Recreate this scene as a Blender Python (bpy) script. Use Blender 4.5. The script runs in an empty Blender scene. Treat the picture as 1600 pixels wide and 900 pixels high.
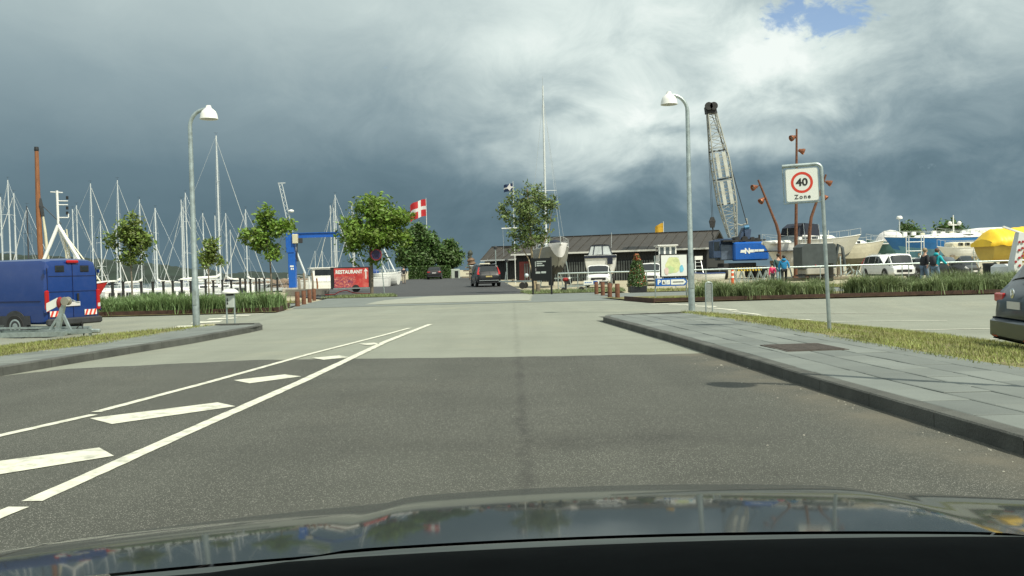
import bpy, math, random, mathutils
from mathutils import Vector, Matrix, noise
sc = bpy.context.scene
COL = sc.collection
R = math.radians
rnd = random.Random(7)
# ------------------------------------------------------------------ camera
CAM_H = 1.22
FPX = 1400.0
cam_d = bpy.data.cameras.new('camera')
cam_d.sensor_width = 36.0
cam_d.lens = FPX / 1600 * 36.0
cam_d.clip_start = 0.05
cam_d.clip_end = 20000
cam = bpy.data.objects.new('camera', cam_d)
COL.objects.link(cam)
PITCH = math.atan(26 / FPX)
ROLL = R(1.5)
fw = Vector((0, math.cos(PITCH), -math.sin(PITCH)))
r0 = Vector((1, 0, 0)); u0 = Vector((0, math.sin(PITCH), math.cos(PITCH)))
rt = r0 * math.cos(ROLL) - u0 * math.sin(ROLL)
up = r0 * math.sin(ROLL) + u0 * math.cos(ROLL)
cam.matrix_world = Matrix(((rt.x, up.x, -fw.x, 0), (rt.y, up.y, -fw.y, 0), (rt.z, up.z, -fw.z, CAM_H), (0, 0, 0, 1)))
sc.camera = cam

def ray(px, py):
    return rt * ((px - 800) / FPX) + up * ((450 - py) / FPX) + fw
def G(px, py, z=0.0):
    d = ray(px, py); t = (z - CAM_H) / d.z
    return Vector((d.x * t, d.y * t, z))
def P(px, py, Y):
    d = ray(px, py); t = Y / d.y
    return Vector((d.x * t, Y, CAM_H + d.z * t))
def smooth(a, b, x):
    t = min(1, max(0, (x - a) / (b - a)))
    return t * t * (3 - 2 * t)

# ------------------------------------------------------------------ view
sc.view_settings.view_transform = 'Standard'
sc.view_settings.look = 'None'
sc.view_settings.exposure = 0.0
sc.view_settings.gamma = 1.0
sc.cycles.max_bounces = 6
sc.cycles.diffuse_bounces = 3
sc.cycles.glossy_bounces = 3
sc.cycles.transparent_max_bounces = 8
sc.cycles.use_denoising = True

# ------------------------------------------------------------------ node helper
class NT:
    def __init__(s, tree): s.t = tree; s.n = tree.nodes; s.l = tree.links
    def new(s, typ, **kw):
        n = s.n.new(typ)
        for k, v in kw.items(): setattr(n, k, v)
        return n
    def put(s, sock, v):
        if isinstance(v, bpy.types.NodeSocket): s.l.new(v, sock)
        elif v is not None:
            if sock.type == 'RGBA' and len(v) == 3: v = (*v, 1)
            sock.default_value = v
    def m(s, op, a, b=None, c=None, clamp=False):
        n = s.new('ShaderNodeMath', operation=op, use_clamp=clamp)
        s.put(n.inputs[0], a); s.put(n.inputs[1], b); s.put(n.inputs[2], c)
        return n.outputs[0]
    def mix(s, f, a, b, blend='MIX'):
        n = s.new('ShaderNodeMix', data_type='RGBA', blend_type=blend)
        s.put(n.inputs[0], f); s.put(n.inputs[6], a); s.put(n.inputs[7], b)
        return n.outputs[2]
    def ramp(s, f, stops, interp='LINEAR'):
        n = s.new('ShaderNodeValToRGB'); cr = n.color_ramp; cr.interpolation = interp
        while len(cr.elements) < len(stops): cr.elements.new(0.5)
        for e, (p, c) in zip(cr.elements, stops):
            e.position = p; e.color = (*c, 1) if len(c) == 3 else c
        s.put(n.inputs[0], f)
        return n.outputs[0]
    def noise(s, vec, scale, detail=4, rough=0.55, dist=0.0):
        n = s.new('ShaderNodeTexNoise'); s.put(n.inputs['Vector'], vec)
        n.inputs['Scale'].default_value = scale; n.inputs['Detail'].default_value = detail
        n.inputs['Roughness'].default_value = rough; n.inputs['Distortion'].default_value = dist
        return n.outputs['Fac']
    def vec(s, x, y, z):
        n = s.new('ShaderNodeCombineXYZ'); s.put(n.inputs[0], x); s.put(n.inputs[1], y); s.put(n.inputs[2], z)
        return n.outputs[0]

# ------------------------------------------------------------------ sky and sun
SUN_EL, SUN_AZ = R(53), R(132)          # azimuth clockwise from +Y (straight ahead)
w = bpy.data.worlds.new('World'); sc.world = w; w.use_nodes = True
w.cycles.sampling_method = 'MANUAL'; w.cycles.sample_map_resolution = 512
nt = NT(w.node_tree); nt.n.clear()
wo = nt.new('ShaderNodeOutputWorld')
tc = nt.new('ShaderNodeTexCoord')
sep = nt.new('ShaderNodeSeparateXYZ'); nt.l.new(tc.outputs['Generated'], sep.inputs[0])
DEG = 57.29578
el = nt.m('MULTIPLY', nt.m('ARCSINE', sep.outputs[2]), DEG)
az = nt.m('MULTIPLY', nt.m('ARCTAN2', sep.outputs[0], sep.outputs[1]), DEG)
# cloud noise lives on a plane overhead so that it goes on naturally all round
inv = nt.m('DIVIDE', 1.0, nt.m('ADD', nt.m('MAXIMUM', sep.outputs[2], 0.0), 0.14))
cv = nt.vec(nt.m('MULTIPLY', sep.outputs[0], inv), nt.m('MULTIPLY', sep.outputs[1], inv), 0.0)
n_big = nt.noise(cv, 0.75, 3, 0.5)
n_mid = nt.noise(cv, 1.9, 6, 0.58, 0.25)
av = nt.vec(nt.m('MULTIPLY', az, 0.062), nt.m('MULTIPLY', el, 0.088), 3.7)
n_det = nt.noise(av, 3.0, 9, 0.62, 0.45)
n_wx = nt.m('MULTIPLY', nt.m('SUBTRACT', nt.noise(av, 1.5, 5, 0.55), 0.5), 13.0)
n_wy = nt.m('MULTIPLY', nt.m('SUBTRACT', nt.noise(nt.vec(nt.m('MULTIPLY', az, 0.05), nt.m('MULTIPLY', el, 0.10), 9.1), 1.7, 5, 0.55), 0.5), 7.5)
waz = nt.m('ADD', az, n_wx); wel = nt.m('ADD', el, n_wy)
def sky_dir(px, py):
    d = ray(px, py).normalized()
    return math.degrees(math.atan2(d.x, d.y)), math.degrees(math.asin(d.z))
def gauss(px, py, sx, sy, amp, a=None, e=None):
    a0, e0 = sky_dir(px, py)
    k = 1400 / 57.3
    dx = nt.m('DIVIDE', nt.m('SUBTRACT', a if a is not None else waz, a0), sx / k)
    dy = nt.m('DIVIDE', nt.m('SUBTRACT', e if e is not None else wel, e0), sy / k)
    q = nt.m('ADD', nt.m('MULTIPLY', dx, dx), nt.m('MULTIPLY', dy, dy))
    return nt.m('MULTIPLY', nt.m('EXPONENT', nt.m('MULTIPLY', q, -1.0)), amp)
# base: slate over the water, paler with height, mid-grey broken cloud overhead and behind
ahead = nt.m('MULTIPLY', nt.m('ADD', sep.outputs[1], 1.0), 0.5)
def mapr(v, a, b, c, d):
    n = nt.new('ShaderNodeMapRange', interpolation_type='SMOOTHSTEP')
    nt.put(n.inputs[0], v)
    for i, x in enumerate((a, b, c, d)): n.inputs[i + 1].default_value = x
    return n.outputs[0]
val = nt.m('ADD', mapr(el, 2.5, 18.0, 0.27, 0.69), mapr(el, 20, 60, 0.0, 0.06))
val = nt.m('ADD', val, mapr(ahead, 0.75, 0.2, 0.0, 0.22))
val = nt.m('ADD', val, nt.m('MULTIPLY', nt.m('SUBTRACT', n_mid, 0.5), mapr(el, 12, 45, 0.05, 0.75)))
val = nt.m('ADD', val, nt.m('MULTIPLY', nt.m('SUBTRACT', n_big, 0.5), mapr(el, 12, 45, 0.05, 0.5)))
G_ = [(560, 340, 420, 80, -0.06), (0, 60, 260, 170, -0.06), (900, 40, 190, 150, 0.18), (1110, 150, 230, 90, 0.30), (1240, 85, 130, 45, 0.22),
      (930, 190, 130, 45, 0.24), (1010, 245, 190, 32, 0.20), (1180, 235, 120, 26, 0.16), (1290, 160, 34, 18, 0.20), (1090, 300, 60, 28, 0.16), (1450, 250, 260, 110, 0.03), (1350, 350, 300, 60, 0.05), (960, 330, 180, 60, -0.03),
      (1560, 40, 120, 50, 0.14), (1420, 80, 120, 70, -0.10), (1060, 200, 60, 18, -0.22), (1470, 370, 160, 30, 0.03), (880, 150, 40, 20, -0.12)]
for g in G_: val = nt.m('ADD', val, gauss(*g))
edge = nt.m('ADD', gauss(1150, 150, 460, 210, 0.85), 0.07)
val = nt.m('ADD', val, nt.m('MULTIPLY', nt.m('SUBTRACT', n_det, 0.5), edge))
ccol = nt.ramp(val, [(0.0, (0.060, 0.108, 0.140)), (0.16, (0.090, 0.152, 0.186)), (0.32, (0.150, 0.228, 0.270)), (0.50, (0.285, 0.378, 0.410)),
                     (0.68, (0.50, 0.60, 0.60)), (0.85, (0.72, 0.82, 0.79)), (1.0, (0.90, 0.97, 0.93))])
bg_c = nt.new('ShaderNodeBackground'); nt.put(bg_c.inputs[0], ccol); bg_c.inputs[1].default_value = 1.0
skyt = nt.new('ShaderNodeTexSky', sky_type='NISHITA'); skyt.sun_disc = False
skyt.sun_elevation = SUN_EL; skyt.sun_rotation = SUN_AZ
bg_s = nt.new('ShaderNodeBackground'); nt.put(bg_s.inputs[0], skyt.outputs[0]); bg_s.inputs[1].default_value = 0.15
hole = nt.m('ADD', gauss(1235, 15, 85, 55, 1.15), nt.m('MULTIPLY', mapr(n_mid, 0.56, 0.66, 0, 1), mapr(el, 22, 40, 0, 1)))
n_f = nt.noise(av, 11.0, 6, 0.6, 0.6)
hole = nt.m('SUBTRACT', hole, nt.m('ADD', nt.m('MULTIPLY', nt.m('SUBTRACT', n_det, 0.45), 2.0), nt.m('MULTIPLY', nt.m('SUBTRACT', n_f, 0.48), 1.5)))
hole = mapr(hole, 0.36, 0.80, 0.0, 0.97)
mixs = nt.new('ShaderNodeMixShader'); nt.put(mixs.inputs[0], hole)
nt.l.new(bg_c.outputs[0], mixs.inputs[1]); nt.l.new(bg_s.outputs[0], mixs.inputs[2])
nt.l.new(mixs.outputs[0], wo.inputs[0])
sun_d = bpy.data.lights.new('sun', 'SUN'); sun_d.energy = 4.8; sun_d.angle = R(0.53); sun_d.color = (1.0, 0.965, 0.81)
sun = bpy.data.objects.new('sun', sun_d); COL.objects.link(sun)
sd = Vector((math.sin(SUN_AZ) * math.cos(SUN_EL), math.cos(SUN_AZ) * math.cos(SUN_EL), math.sin(SUN_EL)))
sun.rotation_euler = sd.to_track_quat('Z', 'Y').to_euler()
sun.location = sd * 60

# ------------------------------------------------------------------ materials
MATS = {}
def mat(name, col, rough=0.6, metal=0.0, var=0.12, scale=3.0, bump=0.0, bscale=60.0, spec=0.5, dirt=None, dirt_amt=0.0, coat=0.0, island=0.0, sub=0.0, stretch=None):
    if name in MATS: return MATS[name]
    m = bpy.data.materials.new(name); m.use_nodes = True
    t = NT(m.node_tree); b = t.n['Principled BSDF']
    tcn = t.new('ShaderNodeTexCoord'); v = tcn.outputs['Object']
    if stretch:
        mp = t.new('ShaderNodeMapping'); t.l.new(v, mp.inputs[0]); mp.inputs['Scale'].default_value = stretch; v = mp.outputs[0]
    c = col
    if var:
        f = t.noise(v, scale, 5, 0.6)
        lo = tuple(x * (1 - var * 1.6) for x in col); hi = tuple(min(1, x * (1 + var * 1.3)) for x in col)
        c = t.ramp(f, [(0.28, lo), (0.5, col), (0.74, hi)])
    if dirt:
        d = t.noise(v, scale * 0.7 + 0.9, 7, 0.68)
        c = t.mix(t.m('MULTIPLY', t.ramp(d, [(0.48, (0, 0, 0)), (0.70, (1, 1, 1))]), dirt_amt), c, dirt)
    if island:
        g = t.new('ShaderNodeNewGeometry')
        f2 = t.m('ADD', t.m('MULTIPLY', g.outputs['Random Per Island'], 2 * island), 1 - island)
        hs = t.new('ShaderNodeHueSaturation'); t.put(hs.inputs['Color'], c); t.put(hs.inputs['Value'], f2)
        t.put(hs.inputs['Hue'], t.m('ADD', 0.5 - island * 0.035, t.m('MULTIPLY', g.outputs['Random Per Island'], island * 0.07)))
        c = hs.outputs[0]
    t.put(b.inputs['Base Color'], c)
    b.inputs['Roughness'].default_value = rough; b.inputs['Metallic'].default_value = metal
    b.inputs['Specular IOR Level'].default_value = spec
    b.inputs['Coat Weight'].default_value = coat; b.inputs['Coat Roughness'].default_value = 0.06
    if bump:
        bn = t.new('ShaderNodeBump'); bn.inputs['Strength'].default_value = bump; bn.inputs['Distance'].default_value = 0.02
        t.put(bn.inputs['Height'], t.noise(v, bscale, 4, 0.6)); t.l.new(bn.outputs[0], b.inputs['Normal'])
    if sub:
        tr = t.new('ShaderNodeBsdfTranslucent'); t.put(tr.inputs[0], c)
        ms = t.new('ShaderNodeMixShader'); ms.inputs[0].default_value = sub
        t.l.new(b.outputs[0], ms.inputs[1]); t.l.new(tr.outputs[0], ms.inputs[2])
        t.l.new(ms.outputs[0], t.n['Material Output'].inputs[0])
    MATS[name] = m
    return m

galv = mat('galvanised_steel', (0.40, 0.46, 0.45), 0.42, 0.65, 0.18, 9)
white_paint = mat('white_paint', (0.80, 0.80, 0.76), 0.35, 0, 0.05, 3, dirt=(0.5, 0.48, 0.42), dirt_amt=0.25)
gel_white = mat('white_gelcoat', (0.84, 0.84, 0.80), 0.28, 0, 0.04, 2, dirt=(0.52, 0.50, 0.44), dirt_amt=0.30)
black_paint = mat('black_paint', (0.018, 0.019, 0.02), 0.45, 0, 0.2, 4)
black_rub = mat('black_rubber', (0.02, 0.02, 0.02), 0.8, 0, 0.2, 6)
dark_plastic = mat('dark_plastic', (0.035, 0.037, 0.04), 0.6, 0, 0.2, 6, 0.2, 200)
corten = mat('corten_steel', (0.165, 0.070, 0.038), 0.8, 0.1, 0.3, 7, 0.3, 50, dirt=(0.10, 0.045, 0.025), dirt_amt=0.8)
corten_dk = mat('corten_edge_steel', (0.060, 0.032, 0.022), 0.85, 0.1, 0.3, 5, 0.3, 40)
glass_dk = mat('dark_window_glass', (0.02, 0.025, 0.028), 0.06, 0, 0.0, spec=0.7)
glass_lt = mat('pale_window_glass', (0.10, 0.12, 0.125), 0.08, 0, 0.15, 2, spec=0.7)
alu = mat('mast_aluminium', (0.66, 0.69, 0.68), 0.42, 0.25, 0.08, 2)
alu_gold = mat('mast_cream', (0.62, 0.58, 0.42), 0.5, 0.1, 0.1, 2)
wood_mast = mat('varnished_wood', (0.26, 0.105, 0.042), 0.55, 0, 0.25, 3, stretch=(6, 6, 0.6))
wood_grey = mat('weathered_wood', (0.24, 0.20, 0.15), 0.85, 0, 0.25, 4, 0.3, 30)
red_paint = mat('red_paint', (0.55, 0.03, 0.025), 0.4, 0, 0.08, 4)
red_lens = mat('red_lens', (0.42, 0.015, 0.015), 0.15, 0, 0.05, 6)
clear_lens = mat('clear_lens', (0.70, 0.72, 0.72), 0.08, 0.3, 0.05, 6)
chrome = mat('chrome', (0.75, 0.77, 0.77), 0.15, 0.9, 0.03)
plate_mat = mat('plate_blank', (0.62, 0.60, 0.58), 0.5, 0, 0.06, 5)
plate_yel = mat('plate_yellow', (0.50, 0.40, 0.16), 0.5, 0, 0.06, 5)
rope_mat = mat('dark_wire', (0.05, 0.055, 0.06), 0.6, 0.3, 0.1)
wire_lt = mat('pale_wire', (0.50, 0.53, 0.53), 0.45, 0.3, 0.05)
sail_white = mat('sail_cloth', (0.76, 0.75, 0.69), 0.7, 0, 0.08, 4, 0.3, 14)
blue_cloth = mat('blue_canvas', (0.02, 0.055, 0.20), 0.75, 0, 0.15, 5, 0.3, 14)
navy_cloth = mat('navy_canvas', (0.012, 0.018, 0.035), 0.75, 0, 0.15, 5, 0.3, 14)
blue_paint = mat('crane_blue', (0.010, 0.11, 0.46), 0.4, 0, 0.12, 3, dirt=(0.03, 0.08, 0.22), dirt_amt=0.5)
skin_m = mat('skin', (0.50, 0.30, 0.21), 0.55, 0, 0.06, 8)
hair_dk = mat('dark_hair', (0.03, 0.022, 0.016), 0.7, 0, 0.2, 30)
bark = mat('grey_bark', (0.17, 0.145, 0.11), 0.9, 0, 0.3, 9, 0.6, 30)
birch_bark = mat('pale_bark', (0.34, 0.27, 0.17), 0.85, 0, 0.35, 8, 0.5, 25)
leaf_a = mat('leaf_fresh', (0.16, 0.25, 0.036), 0.5, 0, 0.2, 1.6, island=0.45, sub=0.30)
leaf_b = mat('leaf_olive', (0.15, 0.205, 0.042), 0.5, 0, 0.2, 1.6, island=0.45, sub=0.28)
leaf_c = mat('leaf_dark', (0.078, 0.138, 0.034), 0.5, 0, 0.2, 1.0, island=0.45, sub=0.20)
leaf_d = mat('leaf_willow', (0.16, 0.215, 0.07), 0.5, 0, 0.2, 1.6, island=0.45, sub=0.28)
grass_tall = mat('ornamental_grass', (0.175, 0.255, 0.10), 0.6, 0, 0.15, 0.8, island=0.4, sub=0.25)
grass_tall2 = mat('meadow_grass', (0.195, 0.245, 0.11), 0.6, 0, 0.25, 0.7, island=0.4, sub=0.25)
grass_short = mat('dry_lawn', (0.225, 0.255, 0.070), 0.7, 0, 0.38, 1.4, island=0.4, sub=0.2, dirt=(0.34, 0.28, 0.13), dirt_amt=0.75)
soil = mat('verge_soil', (0.16, 0.15, 0.06), 0.95, 0, 0.35, 2.5, 0.6, 40, dirt=(0.24, 0.19, 0.10), dirt_amt=0.7)

# ------------------------------------------------------------------ mesh builder
class M:
    def __init__(s): s.v = []; s.f = []
    def add(s, vs, fs):
        o = len(s.v); s.v += [tuple(x) for x in vs]; s.f += [tuple(i + o for i in q) for q in fs]
        return s
    def box(s, c, d, rz=0.0, mtx=None, taper=1.0):
        x, y, z = d[0] / 2, d[1] / 2, d[2] / 2
        t = taper
        vs = [Vector(q) for q in ((-x, -y, -z), (x, -y, -z), (x, y, -z), (-x, y, -z), (-x * t, -y * t, z), (x * t, -y * t, z), (x * t, y * t, z), (-x * t, y * t, z))]
        if rz: mtx = Matrix.Rotation(rz, 3, 'Z')
        if mtx: vs = [mtx @ q for q in vs]
        c = Vector(c)
        return s.add([q + c for q in vs], [(0, 3, 2, 1), (4, 5, 6, 7), (0, 1, 5, 4), (1, 2, 6, 5), (2, 3, 7, 6), (3, 0, 4, 7)])
    def cbox(s, c, d, b=0.02, rz=0.0, mtx=None):
        """box with chamfered vertical and top edges"""
        x, y, z = d[0] / 2, d[1] / 2, d[2] / 2
        def ring(i, zz):
            X, Y = x - i, y - i; k = b
            return [(-X + k, -Y, zz), (X - k, -Y, zz), (X, -Y + k, zz), (X, Y - k, zz), (X - k, Y, zz), (-X + k, Y, zz), (-X, Y - k, zz), (-X, -Y + k, zz)]
        rs = [ring(b, -z), ring(0, -z + b), ring(0, z - b), ring(b, z)]
        if rz: mtx = Matrix.Rotation(rz, 3, 'Z')
        c = Vector(c)
        rs = [[(mtx @ Vector(q) if mtx else Vector(q)) + c for q in r_] for r_ in rs]
        return s.loft(rs, True, True)
    def loft(s, rings, closed=True, caps=False):
        n = len(rings[0]); vs = [q for r_ in rings for q in r_]; fs = []
        for i in range(len(rings) - 1):
            for j in range(n if closed else n - 1):
                a, b = i * n + j, i * n + (j + 1) % n
                fs.append((a, b, b + n, a + n))
        if caps:
            fs.append(tuple(range(n - 1, -1, -1))); k = (len(rings) - 1) * n; fs.append(tuple(range(k, k + n)))
        return s.add(vs, fs)
    def tube(s, pts, r, n=8, caps=True):
        pts = [Vector(q) for q in pts]
        rs = r if isinstance(r, (list, tuple)) else [r] * len(pts)
        rings = []; prev = None
        for i, q in enumerate(pts):
            d = (pts[min(i + 1, len(pts) - 1)] - pts[max(i - 1, 0)])
            if d.length < 1e-9: d = Vector((0, 0, 1))
            d.normalize()
            if prev is None:
                a = d.orthogonal().normalized()
                if abs(d.z) > 0.9: a = (Vector((1, 0, 0)) - d * d.x).normalized()
            else:
                a = (prev - d * prev.dot(d)).normalized()
            prev = a; b = d.cross(a)
            rings.append([q + (a * math.cos(2 * math.pi * k / n) + b * math.sin(2 * math.pi * k / n)) * rs[i] for k in range(n)])
        return s.loft(rings, True, caps)
    def bar(s, a, b, wd, hd):
        """square section bar from a to b"""
        a, b = Vector(a), Vector(b); d = (b - a).normalized()
        sdv = d.cross(Vector((0, 0, 1)))
        if sdv.length < 1e-4: sdv = Vector((1, 0, 0))
        sdv.normalize(); u = sdv.cross(d)
        ring = lambda q: [q + sdv * x * wd / 2 + u * y * hd / 2 for x, y in ((-1, -1), (1, -1), (1, 1), (-1, 1))]
        return s.loft([ring(a), ring(b)], True, True)
    def lathe(s, prof, c=(0, 0, 0), n=16, mtx=None, caps=True):
        c = Vector(c); rings = []
        for r_, z in prof:
            q = [Vector((r_ * math.cos(2 * math.pi * k / n), r_ * math.sin(2 * math.pi * k / n), z)) for k in range(n)]
            rings.append([(mtx @ x if mtx else x) + c for x in q])
        return s.loft(rings, True, caps)
    def prism(s, poly, z0, z1):
        n = len(poly)
        return s.add([(x, y, z0) for x, y in poly] + [(x, y, z1) for x, y in poly],
                     [tuple(range(n - 1, -1, -1)), tuple(range(n, 2 * n))] + [(i, (i + 1) % n, (i + 1) % n + n, i + n) for i in range(n)])
    def plate(s, poly, o, ux, uy, th):
        """2-D polygon in the plane o + ux,uy, thickness th along ux x uy"""
        o, ux, uy = Vector(o), Vector(ux), Vector(uy); nn = ux.cross(uy).normalized() * th; n = len(poly)
        q = [o + ux * x + uy * y for x, y in poly]
        return s.add(q + [a + nn for a in q], [tuple(range(n - 1, -1, -1)), tuple(range(n, 2 * n))] + [(i, (i + 1) % n, (i + 1) % n + n, i + n) for i in range(n)])
    def ball(s, c, r, n=10, m=7, sq=(1, 1, 1)):
        c = Vector(c); rings = []
        for i in range(m + 1):
            a = -math.pi / 2 + math.pi * i / m; rr = max(1e-3, math.cos(a))
            rings.append([c + Vector((r * sq[0] * rr * math.cos(2 * math.pi * k / n), r * sq[1] * rr * math.sin(2 * math.pi * k / n), r * sq[2] * math.sin(a))) for k in range(n)])
        return s.loft(rings, True, True)
    def grid(s, fn, nu, nv):
        vs = [fn(i / nu, j / nv) for i in range(nu + 1) for j in range(nv + 1)]
        return s.add(vs, [(i * (nv + 1) + j, (i + 1) * (nv + 1) + j, (i + 1) * (nv + 1) + j + 1, i * (nv + 1) + j + 1) for i in range(nu) for j in range(nv)])
    def build(s, name, m, parent=None, smooth_angle=None):
        me = bpy.data.meshes.new(name); me.from_pydata(s.v, [], s.f)
        if smooth_angle:
            me.polygons.foreach_set('use_smooth', [True] * len(me.polygons))
            me.set_sharp_from_angle(angle=R(smooth_angle))
        if m: me.materials.append(m)
        o = bpy.data.objects.new(name, me); COL.objects.link(o)
        if parent: o.parent = parent
        return o

def tag(o, label=None, cat=None, group=None, kind=None):
    if label: o['label'] = label
    if cat: o['category'] = cat
    if group: o['group'] = group
    if kind: o['kind'] = kind
    return o
def thing(name, label, cat, loc=(0, 0, 0), rz=0.0, group=None):
    o = bpy.data.objects.new(name, None); o.empty_display_size = 0.3; COL.objects.link(o)
    o.location = loc; o.rotation_euler = (0, 0, rz)
    return tag(o, label, cat, group)
def struct(o): o['kind'] = 'structure'; return o
def dup(o, loc=None, rz=None, label=None, parent=None):
    c = o.copy(); COL.objects.link(c)
    if parent: c.parent = parent
    if loc is not None: c.location = loc
    if rz is not None: c.rotation_euler = (0, 0, rz)
    if label: c['label'] = label
    for ch in list(o.children): dup(ch, parent=c)
    return c
def text_obj(name, s_, size, m, parent, loc, rot, extrude=0.002, align='CENTER', spacing=1.0, sx=1.0):
    cu = bpy.data.curves.new(name, 'FONT'); cu.body = s_; cu.size = size; cu.extrude = extrude; cu.align_x = align; cu.align_y = 'CENTER'
    cu.space_character = spacing; cu.resolution_u = 3
    to = bpy.data.objects.new(name + '_c', cu); COL.objects.link(to)
    dg = bpy.context.evaluated_depsgraph_get()
    me = bpy.data.meshes.new_from_object(to.evaluated_get(dg)); me.name = name
    bpy.data.objects.remove(to); bpy.data.curves.remove(cu)
    me.materials.clear(); me.materials.append(m)
    o = bpy.data.objects.new(name, me); COL.objects.link(o); o.parent = parent
    o.location = loc; o.rotation_euler = rot; o.scale = (sx, 1, 1)
    return o
# ================================================================== SETTING
def gz(x, y):
    far = min(0.5, 0.009 * max(0.0, y - 65))
    d = max(smooth(5.2, 7.8, x), smooth(6.8, 9.8, -x))
    return far - 0.30 * d * (1 - smooth(25, 30, y)) * smooth(-8, -2, y)
def pl(pts, y):
    """piecewise linear x(y) through (x, y) points sorted by y"""
    if y <= pts[0][1]: a, b = pts[0], pts[1]
    elif y >= pts[-1][1]: a, b = pts[-2], pts[-1]
    else:
        for a, b in zip(pts, pts[1:]):
            if a[1] <= y <= b[1]: break
    t = (y - a[1]) / (b[1] - a[1])
    return a[0] + (b[0] - a[0]) * t
def rows(name, xl, xr, ys, nx, off, m, zf=gz):
    b = M()
    b.grid(lambda u, v: (lambda y: (lambda x: (x, y, zf(x, y) + off))(xl(y) + (xr(y) - xl(y)) * v))(ys[int(round(u * (len(ys) - 1)))]), len(ys) - 1, nx)
    b.f = [tuple(reversed(q)) for q in b.f]
    return b.build(name, m)
def frange(a, b, s):
    n = max(1, int(round((b - a) / s))); return [a + (b - a) * i / n for i in range(n + 1)]

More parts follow.
